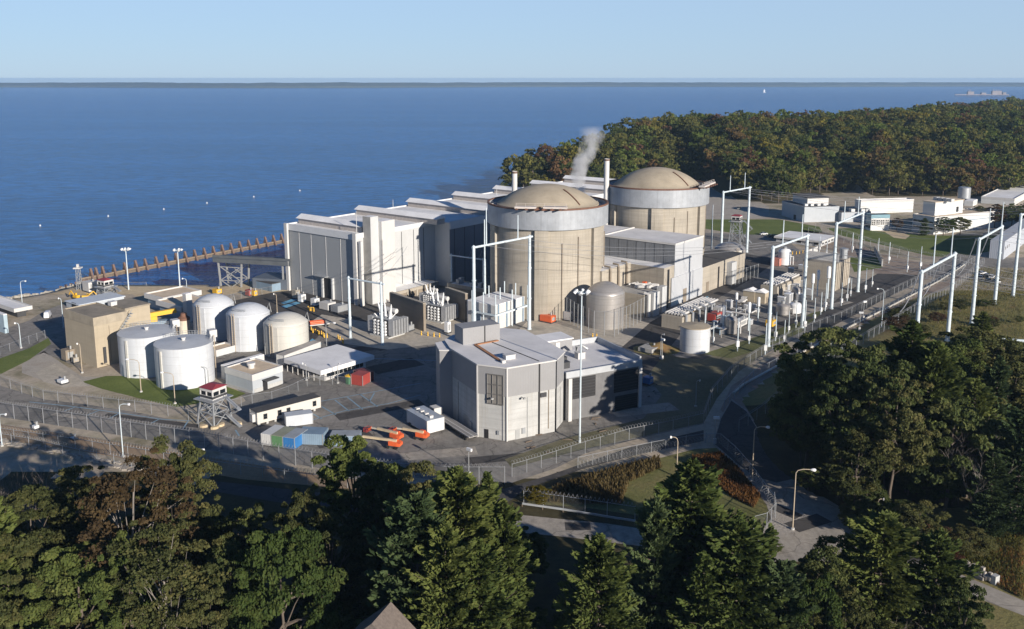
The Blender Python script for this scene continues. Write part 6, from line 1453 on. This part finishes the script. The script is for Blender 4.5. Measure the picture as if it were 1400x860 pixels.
# ---------------- cars
def car(label, px, py, mat, yaw, group=None, van=False):
    p = PG(px, py); t = thing('parked_car', label, 'van' if van else 'car', p, yaw, group)
    b = MB(); b.prism([(-2.2,-.88),(2.2,-.88),(2.2,.88),(-2.2,.88)], .35, .95 if not van else 1.2); b.build('body', mat, t)
    b = MB(); n = len(b.v); z0, z1 = (.95,1.5) if not van else (1.2,2.4); x0, x1, x2, x3 = (-1.7,-1.1,.5,1.2) if not van else (-2.2,-2.15,1.0,1.7)
    b.v += [(x0,-.85,z0),(x3,-.85,z0),(x3,.85,z0),(x0,.85,z0),(x1,-.72,z1),(x2,-.72,z1),(x2,.72,z1),(x1,.72,z1)]
    for f_, m_ in (((0,1,5,4),1 if not van else 0),((1,2,6,5),1),((2,3,7,6),1 if not van else 0),((3,0,4,7),1 if not van else 0),((4,5,6,7),0)): b.f.append(tuple(n+i for i in f_)); b.m.append(m_)
    b.build('cabin', [mat, glassd], t)
    for x_ in (-1.4,1.4):
        for y_ in (-.7,.92): b = MB(); b.lathe([(.34,0),(.34,.22)], 10, bot=True); o = b.build('wheel', black, t); o.rotation_euler = (R(90),0,0); o.location = (x_, y_, .34)
    return t
car('white delivery van driving on the road toward the shore', 65.5, 434, carw, R(105), van=True)
for a in (('white car parked by the lawn below the near watch tower', 1044, 321, carw, .3), ('dark car parked next to the white one by the lawn', 1054, 324, card, .3), ('second dark car by the lawn closer to the low workshop', 1061, 326, card, .4), ('silver car at the edge of the gravel lot near the woods', 1010, 286, cars_, 1.2)): car(*a)
for i, (x, y, m_) in enumerate(((1342,375,carw),(1349,378,cars_),(1356,380,carw),(1340,381,cars_),(1351,385,card),(1362,386,carw))): car('car parked in the cluster where the upper road passes the hill portal', x, y, m_, .5+.2*i, 'cars parked on the upper road')
for i, (x, y) in enumerate(((1390,312),(1396,318),(1388,322))): car('car by the storage hall at the frame edge', x, y, [carw, card, cars_][i], .4, 'cars at the storage hall')
t = thing('utility_truck', 'white utility truck on the service road beside the small sheds', 'truck', P(1015,414), R(55))
b = MB(); b.box(-2.6,1,-1,1,.5,1.2); b.build('bed', white, t); b = MB(); b.prism([(1,-1),(2.6,-1),(2.6,1),(1,1)], .5, 2.1); cb = b.build('cab', white, t); b = MB(); b.box(1.3,2.65,-1.04,1.04,1.35,1.95); b.build('cab_glass', glassd, cb)
for x_ in (-1.7,1.8):
    for y_ in (-.8,1.05): b = MB(); b.lathe([(.42,0),(.42,.25)], 10, bot=True); o = b.build('wheel', black, t); o.rotation_euler = (R(90),0,0); o.location = (x_,y_,.42)

# ---------------- transformers
def transformer(label, px, py, s=1.0, deg=38):
    t = thing('transformer', label, 'transformer', P(px,py), -R(deg)); t.scale = (s,)*3
    b = MB(); b.box(-3.2,3.2,-2.4,2.4,.4,5.4); b.build('tank', steelw, t)
    for sx in (-1,1):
        for k in range(6):
            b = MB(); y_ = -2.9+k*1.15
            for j in range(3): b.box(sx*3.4+(0 if sx > 0 else -2.0),sx*3.4+(2.0 if sx > 0 else 0),y_+j*.22,y_+j*.22+.1,.9,5.6)
            b.build('radiator', radg, t)
    for k in range(4):
        b = MB(); b.box(-2.7+k*1.45,-1.5+k*1.45,-2.9,-2.45,.5,5.2,1)
        for q_ in range(5):
            b.path([(-2.1+k*1.45,-2.9,.95+q_*.92),(-2.1+k*1.45,-3.45,.95+q_*.92)], .4, 10, 0)
        b.build('cooler_bank', [lampw, louvm], t)
    b = MB(); o_ = MB(); o_.tube((-2.4,1.6,7.2),(2.4,1.6,7.2),.75,12); o_.build('conservator', white, t, smooth=40)
    for i, (x_, y_, l_, tl) in enumerate(((-1.8,-.6,4.4,-.35),(0,-.6,4.8,0),(1.8,-.6,4.4,.35))):
        b = MB(); pts = [(x_,y_,5.4),(x_+tl*.3,y_,6.4),(x_+tl*3,y_-.4,5.4+l_)]; b.path(pts,[.5,.42,.16],10)
        for q_ in range(7): f_ = q_/7; z_ = 6.2+l_*.75*f_; xx = x_+tl*.3+tl*2.4*f_; b.lathe([(.28,z_-.08),(.5-.2*f_,z_),(.28,z_+.1)], 10, c=(xx,y_-.3*f_), top=False)
        b.build('bushing', lampw, t)
    b = MB()
    for k in range(14): x_ = rnd.uniform(-3,3); y_ = rnd.uniform(-2,2); b.bar((x_,y_,5.4),(x_+rnd.uniform(-1,1),y_+rnd.uniform(-1,1),6+rnd.random()),.25)
    b.build('top_pipework', lampw, t)
    b = MB(); b.box(-4,4,-3.6,3.2,-.2,.38); b.build('plinth', concl, t); return t
transformer('big grey transformer nearest the low portal feet', 530, 457, 1.15); transformer('big grey transformer behind the brown fire wall', 601, 437, 1.1); transformer('transformer tucked against the tan low block', 590, 416, .8)
# ---------------- pump and exhaust yard
t = thing('pipe_vault', 'open concrete vault with bundles of white pipes beside the pale tank', 'vault', P(932,452), -R(38)); 
b = MB(); b.box(-8,0,0,10,-1,4.6); b.build('vault_wall', conc, t)
for k in range(6): b = MB(); b.tube((-7+k*1.2,1,5.2),(-7+k*1.2,30,5.2),.42,8); b.build('pipe', white, t, smooth=40)
for k in range(5): b = MB(); b.path([(.6,2+k*5,0),(.6,2+k*5,5.2),(-2,2+k*5,6.0)],.5,8); b.build('pipe_riser', steelw, t, smooth=40)
t = thing('pipe_vault', 'farther concrete vault crowned with white pipe bends by the pink container', 'vault', P(1062,408), -R(38))
b = MB(); b.box(-7,0,0,26,-1,4.6); b.build('vault_wall', conc, t)
for k in range(5): b = MB(); b.tube((-6+k*1.2,1,5.2),(-6+k*1.2,26,5.2),.42,8); b.build('pipe', white, t, smooth=40)
SIL = thing('exhaust_silencer', 'x', 'exhaust stack'); b = MB(); b.tube((0,0,-.5),(0,0,8),.32,8); b.build('pipe', polew, SIL, smooth=40); b = MB(); b.lathe([(.35,7.6),(.72,8),(.72,12),(.4,12.4)], 12); b.build('silencer', lampw, SIL, smooth=40)
gs = Gang(SIL)
for x, y, ty, lab in ((988.5,455,418,'white exhaust post standing by the red topped skid'),(1006,432,400,'white exhaust post with bent lamp arm near the sheds'),(1023,452,413,'white exhaust post between the grey vessel and the portal'),(1036,440,406,'white exhaust post just behind the portal leg'),(1110,410,374,'white exhaust post in front of the pale domed vessel'),(1117,405,369,'white exhaust post second toward the tan block'),(1131,408,364,'tallest white exhaust post beside the tan block'),(1098,402,372,'thin white exhaust post beside the white pipe bends')):
    p = P(x,y); gs.put(p, 0, lab, 'white exhaust posts', hgt(p,ty)/12.4)
def vessel(label, px, py, r, h, mat=stain):
    t = thing('process_vessel', label, 'vessel', P(px,py)); b = MB(); b.lathe([(r,.3),(r,h*.8)], 20, top=False); b.build('shell', mat, t, smooth=40)
    b = MB(); b.lathe([(r,h*.8),(r*.8,h*.93),(.02,h)], 20, top=False); b.build('head', mat, t, smooth=60); b = MB(); b.lathe([(r*.3,h*.95),(r*.3,h+.8)], 10); b.build('nozzle', lampg, t)
    b = MB(); b.path([(r,0,h*.5),(r+1.2,0,h*.5),(r+1.2,0,0)], .25, 6); b.build('drain_pipe', white, t, smooth=40)
vessel('grey upright vessel below the white exhaust posts', 999, 456, 2.1, 6.5); vessel('pale domed vessel beyond the portal leg', 1089, 410, 1.9, 5.6); vessel('low squat vessel with conical top by the concrete vault', 1070, 430, 2.6, 4.5); vessel('pale low vessel on skirt beside the squat one', 1087, 428, 2.2, 4.2, lampw); vessel('small upright white vessel next to the exhaust post with lamp arm', 988, 452, 1.0, 6.0, lampw); vessel('white vented vessel on the pink container side of the vault', 1072, 362, 3.0, 8.0, lampw)
SHED = thing('tool_shed', 'x', 'shed'); b = MB(); b.box(-2.4,2.4,-1.8,1.8,-.3,4.2); b.build('wall', concw, SHED); b = MB(); n = len(b.v); b.v += [(-2.7,-2.1,4.2),(2.7,-2.1,4.2),(2.7,2.1,4.2),(-2.7,2.1,4.2),(0,-2.1,5.3),(0,2.1,5.3)]
for f_ in ((0,4,5,3),(1,2,5,4),(0,1,4),(2,3,5),(3,2,1,0)): b.f.append(tuple(n+i for i in f_)); b.m.append(0)
b.build('roof', roofw, SHED); b = MB(); b.box(2.4,2.48,-.6,.6,0,2.4); b.build('door', brownw, SHED)
gd = Gang(SHED); gd.put(P(1026,411), -R(38), 'small tan gabled shed nearest the white utility truck'); gd.put(P(1040,413), -R(38), 'small tan gabled shed next to the portal leg')
def skid(label, px, py, col, w_, l_, h, deg=38):
    t = thing('equipment_skid', label, 'equipment', P(px,py), -R(deg)); b = MB(); b.box(-w_/2,w_/2,-l_/2,l_/2,.4,h); b.build('enclosure', col, t); b = MB(); b.box(-w_/2-.2,w_/2+.2,-l_/2-.2,l_/2+.2,0,.4); b.build('base', louvm, t)
    b = MB(); b.lathe([(.3,h),(.3,h+1.0)], 10, c=(w_*.2,l_*.2)); b.build('exhaust', lampg, t); b = MB(); b.box(w_/2,w_/2+.05,-l_*.3,l_*.3,.9,h*.8); b.build('access_panel', lampg, t)
for a in (('red topped skid between the concrete vault and the exhaust posts', 977,438,redp,3,6,3), ('white boxed skid behind the red topped one', 984,428,white,3,5,2.6), ('yellow skid beneath the portal among the exhaust posts', 1054,446,yellow,2.6,4,2.4), ('white long skid between the exhaust posts', 1012,446,white,2.4,8,2.6), ('grey generator skid beside the service road', 968,424,steelw,3,6,2.6),
          ('white cabinet against the end wall of the turbine hall', 413,413,lampw,2.2,2.2,3.2), ('tan cabinet against the end wall of the turbine hall', 405,408,conc,2.4,2.2,3.6), ('second white cabinet by the turbine hall door', 431,418,lampw,2.4,2.4,3.0), ('white arched shelter before the turbine hall door', 448,423,white,5,4,3.0), ('grey air cooled unit beside the arched shelter', 464,426,steelw,4,5,2.8), ('grey boxed unit under the fire wall', 560,452,steelw,2,2.6,2.2), ('white slender cabinet at the end of the transformer apron', 612,455,lampw,1.6,1.6,4.0),
          ('orange and red skid at the foot of the nearer reactor', 749,440,orange,5,3,2.6), ('white cabinet by the tall mesh fence of the domed tank', 777,438,white,3,2,3.4), ('blue crate behind the annex', 886,525,bluep,2.2,2.2,2.2), ('white pipe rack box by the tan vestibule', 868,430,lampw,3,3,3), ('blue grey box beside the small shaded yard pump', 826,561,greyb,2,1.6,2), ('grey flat cover slab by the grassy mound', 888,480,concg,5,6,1.6), ('white shelter by the sea wall railing', 124,398,white,5,4,4.2), ('yellow machine at the quay end railing', 297,402,yellow,3,2.4,2.2), ('red cabinet by the quay end fence', 341,404.5,redp,2.6,2.2,2.6), ('yellow cabinet beside the red one by the quay end fence', 348,405,yellow,1.8,1.6,2.4), ('brown roofed kiosk in front of the beige concrete block', 94,492,brownw,3,3,3.6), ('tan crate beside the brown roofed kiosk', 103,496,conc,1.6,1.6,1.8),
          ('white machinery on the pad between the fences', 86,524,lampw,2.6,2,1.2), ('white box lying on the dirt strip', 49,587,lampw,1.3,1.2,1.1), ('white bag on the dirt strip', 101,601,lampw,2.0,.8,.5)): skid(*a)
# yellow bollards
BOL = thing('bollard', 'x', 'bollard'); b = MB(); b.lathe([(.22,-.3),(.22,1.35),(.1,1.5)], 10); b.build('post', yellow, BOL, smooth=40); b = MB(); b.lathe([(.225,1.0),(.225,1.15)], 10, top=False); b.build('band', louvm, BOL)
gb_ = Gang(BOL)
for (x0,y0,x1,y1,k,lab) in ((426,453,447,462,9,'yellow bollard in the row between the cream tank and the curved lamp'),(462,463,470,470,4,'yellow bollard in the small cluster before the low portal'),(421,424,430,425,5,'yellow bollard near the arched shelter'),(577,458,600,461,4,'yellow bollard at the kerb below the fire wall'),(811,462,816,461,2,'yellow bollard beside the annex penthouse'),(1084,348,1106,346,6,'yellow bollard before the low workshop'),(944,427,950,424,3,'yellow bollard at the corner of the pale metal wall')):
    for i in range(k): f_ = i/max(1,k-1); gb_.put(P(x0+(x1-x0)*f_+rnd.uniform(-1,1), y0+(y1-y0)*f_+rnd.uniform(-1,1)), 0, lab, lab.replace('yellow bollard','yellow bollards'))
# slender instrument posts in the switchyard
IP = thing('instrument_post', 'x', 'post'); b = MB(); b.tube((0,0,-.5),(0,0,7),.14,6,.1); b.build('shaft', polew, IP); b = MB(); b.box(-.3,.3,-.3,.3,1.0,2.2); b.build('box', lampw, IP)
gi = Gang(IP)
for x, y in ((963,466),(975,470),(1008,480),(1024,470),(1046,485),(1060,466),(1072,468),(1078,455),(1088,448),(1100,452),(1113,440),(1122,430),(1128,425),(1150,418),(1158,412),(1163,405),(1183,400),(1192,392),(1120,345),(1130,350),(1200,352),(1215,360),(1165,345),(1240,372),(1258,368)):
    gi.put(P(x,y), rnd.uniform(0,3), 'slender pale instrument post in the strip between the exhaust posts and the ballast', 'slender posts of the switchyard', rnd.uniform(1.0,1.6))

wall_px('retaining_wall', 'curved pale retaining wall holding the stony slope above the cutting', 'wall', (1196,344), (1206,364), 336, .6, concl)
# crowded small gear of the pump yard
CAB = thing('yard_cabinet', 'x', 'cabinet'); b = MB(); b.box(-.9,.9,-.7,.7,.15,2.0); b.build('housing', radg, CAB); b = MB(); b.box(-1.0,1.0,-.8,.8,2.0,2.12); b.build('lid', lampw, CAB); b = MB(); b.box(.9,.96,-.5,.5,.3,1.7); b.build('door', lampg, CAB)
gcab = Gang(CAB); r_ = random.Random(21)
for i in range(34):
    f_ = r_.random(); x = 960+f_*150+r_.uniform(-12,12); y = 462-f_*80+r_.uniform(-18,22); k = r_.uniform(.6,1.5)
    gcab.put(P(x,y), -R(38)+r_.choice([0,1.57]), 'small grey cabinet in the crowded yard of vessels and exhaust posts', 'grey cabinets of the pump yard', (k, k*r_.uniform(.7,1.8), k*r_.uniform(.7,1.4)))
for i in range(14):
    f_ = r_.random(); p = P(965+f_*140, 458-f_*78+r_.uniform(-12,16)); L_ = r_.uniform(4,14); b = MB(); a = R(52)+r_.choice([0,0,1.57]); e_ = Vector((math.cos(a), math.sin(a), 0)); zz = r_.uniform(.6,2.6)
    b.path([(0,0,0),(0,0,zz),e_*L_+Vector((0,0,zz)),e_*L_], r_.uniform(.16,.4), 7); tag(b.build('pipe_run', [white, radg, stain, greyb][i % 4], loc=p, smooth=50), 'bent pipe run crossing the crowded yard of vessels and exhaust posts', 'pipe', 'pipe runs of the pump yard')
for i in range(16):
    x, y = r_.choice(((r_.uniform(700,780), r_.uniform(595,625)), (r_.uniform(885,910), r_.uniform(520,545)), (r_.uniform(780,850), r_.uniform(560,600)))); p = P(x,y); b = MB(); k = r_.uniform(.5,1.1); b.bar((0,0,.15),(r_.uniform(-2.5,2.5),r_.uniform(-1.5,1.5),.2),.25*k+.1,.2); tag(b.build('timber_beam', wood, loc=p), 'loose timber lying by the foot of the faceted building and annex', 'timber', 'loose timbers by the generator building')

# ---------------- shoreline works
ZS = -13.7
a_, c_ = P(110,386,ZS), P(394,331,ZS); d = c_-a_; L = d.length; t = thing('baffle_wall', 'long brown pile wall with rusty raking piles curving out into the bay', 'pier', a_, math.atan2(d.y,d.x))
b = MB(); b.box(0,L,-.5,.5,-1,1.7); b.build('wall', wood, t); b = MB(); b.box(0,L,-.9,.9,1.7,2.1); b.build('walkway', M('walkway_timber', (.3,.23,.16), .85, var=.2), t)
pxs = [125,132,141,156,171,186,199,214,227,241,253.5,266.5,279.5,292,304,316,328,340,351.5,363,374,385]
pm_ = MB(); pm_.bar((0,-2.6,-1.5),(0,.3,6.0),1.0,1.1); pm_.bar((.0,1.9,-1.5),(0,-.1,5.0),.9,.9); pm_.box(-.45,.45,-1.1,1.1,2.4,3.0); pmesh = pm_.mesh('pile', rustb)
ud = d.normalized()
for x in pxs: s_ = along(a_, ud, x); o = bpy.data.objects.new('pile', pmesh); COL.objects.link(o); o.parent = t; o.location = (s_,0,0)
a_, c_ = P(106,392,ZS+1), P(80,399,ZS+1)
for i in range(6):
    b = MB(); p = P(82+i*7, 399-i*2.0, -6); b.bar((0,0,-8),(0,1.2,2.4),.9,.9); tag(b.build('shore_pile', rustb, loc=p), 'rusty stub pile along the riprap at the shore end of the pile wall', 'pile', 'stub piles at the shore')
# trestle platform
p0 = P(306,398,-3); t = thing('trestle_platform', 'dark steel platform on lattice legs over the basin', 'gantry', p0, -R(14)); ht_ = hgt(p0, 350)+3
b = MB(); b.box(-2,34,-4,4,ht_-2.0,ht_-.2); b.box(-2,34,-4.1,-3.9,ht_,ht_+1.1); b.build('deck', M('dark_truss_steel', (.09,.1,.11), .6, var=.2), t)
for x_ in (0,11,30):
    for y_ in (-3,3): b = MB(); b.bar((x_+(1.5 if x_ == 0 else -1.5 if x_ == 11 else 0),y_,-10),(x_,y_,ht_-2),.6); b.build('leg', lampg, t)
b = MB()
for z_ in range(3):
    z0, z1 = -6+z_*(ht_+2)/3, -6+(z_+1)*(ht_+2)/3
    for y_ in (-3,3): b.bar((0.8,y_,z0),(10.2,y_,z1),.3); b.bar((10.2,y_,z0),(.8,y_,z1),.3); b.bar((.5,y_,z1),(10.5,y_,z1),.3)
b.build('bracing', lampg, t)
b = MB(); b.box(16,32,-3.5,9,-8,ht_-8); b.build('gate_house', M('dark_intake_shed', (.11,.13,.16), .6, var=.15), t)
block('intake_shed', 'dark low intake shed by the basin next to the turbine hall end', 'building', (372,399), 345, 384, 388, greyb, roofd, None)
block('sea_shelter', 'white canopy shelter cut by the frame edge above the shore road', 'shelter', (24,434), -22, 36, 422, louvm, roofw, white, over=1.6)
block('pale_shed', 'pale blue shed cut by the frame edge beneath the white canopy', 'shed', (7,456), -22, 12, 430, M('pale_blue_shed', (.36,.46,.52), .6), roofw, None)
# riprap
b = MB()
for i in range(420):
    f_ = rnd.random(); x = -30+f_*150; y = np.interp(x, [-30,0,50,95,125], [424,414,405,394,388]) + rnd.uniform(-1,4); p = P(x, y, -2); s_ = rnd.uniform(.5,1.4)
    n = len(b.v)
    for (i_,j_,k_) in ((-1,-1,-1),(1,-1,-1),(1,1,-1),(-1,1,-1),(-1,-1,1),(1,-1,1),(1,1,1),(-1,1,1)): b.v.append((p.x+i_*s_*rnd.uniform(.5,1), p.y+j_*s_*rnd.uniform(.5,1), gz(p.x,p.y)+.2+k_*s_*rnd.uniform(.3,.8)))
    for f2 in ((3,2,1,0),(0,1,5,4),(1,2,6,5),(2,3,7,6),(3,0,4,7),(4,5,6,7)): b.f.append(tuple(n+q_ for q_ in f2)); b.m.append(0)
tag(b.build('riprap', g_rock), 'pale boulders piled along the shoreline', 'rocks', kind='stuff')
b = MB()
for i in range(260):
    x, y = rnd.uniform(0,230), 0; y = np.interp(x, [0,80,150,230], [603,618,634,652]) + rnd.uniform(-3,4); p = P(x,y); s_ = rnd.uniform(.2,.6); b.box(p.x-s_,p.x+s_,p.y-s_*.7,p.y+s_*.7,-.1,s_*.7)
tag(b.build('stone_edge', g_grav), 'loose grey stones along the edge of the near woods', 'stones', kind='stuff')
p = PG(1334,785); t = thing('gabion_barrier', 'stone filled wire barrier with pale concrete end beside the road', 'barrier', p, R(120)); b = MB()
for i in range(60): q_ = Vector((rnd.uniform(-3,3), rnd.uniform(-1,1), rnd.uniform(.1,1.3))); s_ = .3; b.box(q_.x-s_,q_.x+s_,q_.y-s_,q_.y+s_,q_.z-s_,q_.z+s_)
o = b.build('stone_fill', g_grav, t); o['kind'] = 'stuff'; b = MB(); b.box(-4,-3.1,-.6,.6,0,1.6); b.build('end_block', concl, t)

# ---------------- out on the bay
for i, (x, y) in enumerate(((55,309),(148,296),(224,286.5),(283,278),(347,269.5),(410,261))):
    p = P(x,y,ZS); t = thing('buoy', 'white mooring buoy floating in the line on the open bay', 'buoy', p, 0, 'white buoys in a line'); b = MB(); b.lathe([(.2,-.4),(.5,0),(.5,.5),(.2,.9)], 10); b.build('float', lampw, t); b = MB(); b.tube((0,0,.9),(0,0,1.4),.08,5); b.build('staff', lampw, t)
p = P(1045,126.5,ZS); t = thing('sailing_boat', 'tiny white sailing boat far out on the bay', 'boat', p); b = MB(); b.prism([(-8,-2.2),(6,-2.2),(11,0),(6,2.2),(-8,2.2)], -.5, 2); b.build('hull', lampw, t); b = MB(); b.prism([(-5,-.15),(4,-.15),(4,.15),(-5,.15)], 3, [20,20,20,20]); b.build('sail', lampw, t)
# offshore terminal
p = P(1345,131.5,ZS); t = thing('offshore_terminal', 'long loading terminal standing on piles far out in the bay', 'terminal', p, R(-4)); d_ = p.y; k = d_/F
b = MB(); b.box(-38*k,32*k,-8,8,7,10); b.build('deck', M('terminal_deck', (.36,.3,.28), .8), t)
for x0, x1, h_ in ((-22,-14,16),(-4,2,10),(10,22,20),(24,28,12)): b = MB(); b.box(x0*k,x1*k,-10,10,10,10+h_); b.build('platform_module', M('terminal_module', (.3,.27,.27), .8, var=.3, scale=.05), t)
for x_ in (-20,-18,12,16,19): b = MB(); b.bar((x_*k,0,10),(x_*k,0,38),2.4); b.build('loading_arm', M('terminal_module', (.3,.27,.27)), t)
for i in range(24): b = MB(); b.bar((-37*k+i*3*k,0,-1),(-37*k+i*3*k,0,7),3); b.build('pile', M('terminal_pile', (.2,.18,.18), .9), t)
for i, (x, w_, h_) in enumerate(((98,50,14),(122,26,10),(128,30,14),(146,60,18),(152,40,14),(160,26,12),(172,40,12),(193,26,9),(266,22,8),(358,40,12))):
    p = P(x,118.2,ZS+1); y_ = 10480; p = Vector(((x-CX)/F*(y_*ct+H*st), y_, ZS)); t = thing('shore_house', 'tiny white building on the low shore across the bay', 'building', p, 0, 'white buildings across the bay'); b = MB(); b.box(-w_/2,w_/2,-10,10,-1,h_); b.build('wall', white, t); b = MB(); b.prism([(-w_/2-1,-11),(w_/2+1,-11),(w_/2+1,11),(-w_/2-1,11)], h_, h_+3); b.build('roof', roofg, t)

# ---------------- steam drifting up from the turbine hall roof
m = bpy.data.materials.new('steam'); m.use_nodes = True; n, l = m.node_tree.nodes, m.node_tree.links; n.clear()
mo = n.new('ShaderNodeOutputMaterial'); pv = n.new('ShaderNodeVolumePrincipled'); l.new(pv.outputs[0], mo.inputs['Volume'])
pv.inputs['Color'].default_value = (1,1,1,1); pv.inputs['Anisotropy'].default_value = 0
tc = n.new('ShaderNodeTexCoord'); sp = n.new('ShaderNodeSeparateXYZ'); l.new(tc.outputs['Object'], sp.inputs[0])
f1 = noise_n(n, l, tc.outputs['Object'], .16, 5, .65)
def mth(op, a, b_=None):
    x = n.new('ShaderNodeMath'); x.operation = op
    for i, v_ in enumerate((a, b_)):
        if v_ is None: continue
        if isinstance(v_, (int, float)): x.inputs[i].default_value = v_
        else: l.new(v_, x.inputs[i])
    return x.outputs[0]
zf = mth('MULTIPLY', sp.outputs[2], 1/38)
cx_ = mth('ADD', mth('MULTIPLY', mth('POWER', zf, 1.6), 9.0), mth('MULTIPLY', mth('SINE', mth('MULTIPLY', sp.outputs[2], .28)), 1.2))
dx = mth('SUBTRACT', sp.outputs[0], cx_); rr = mth('SQRT', mth('ADD', mth('MULTIPLY', dx, dx), mth('MULTIPLY', sp.outputs[1], sp.outputs[1])))
rad = mth('ADD', mth('MULTIPLY', zf, 4.6), 2.4); q_ = mth('SUBTRACT', 1.0, mth('DIVIDE', rr, rad))
den = mth('MAXIMUM', mth('ADD', q_, mth('MULTIPLY', mth('SUBTRACT', f1, .50), 3.4)), 0.0)
fade = mth('MAXIMUM', mth('SUBTRACT', 1.0, mth('POWER', zf, 1.3)), 0.0)
inside = mth('GREATER_THAN', q_, 0.0)
l.new(mth('MULTIPLY', mth('MULTIPLY', mth('MULTIPLY', den, fade), inside), .7), pv.inputs['Density'])
y_ = 436.0; zb_ = 27.0; d_ = y_*ct+(H-zb_)*st; x_ = (787-CX)/F*d_
b = MB(); b.lathe([(7,-1),(11,12),(17,26),(23,39)], 16, bot=True); o = b.build('steam_plume', m, loc=(x_,y_,zb_)); tag(o, 'white steam wisp rising behind the nearer dome', 'steam', kind='stuff')
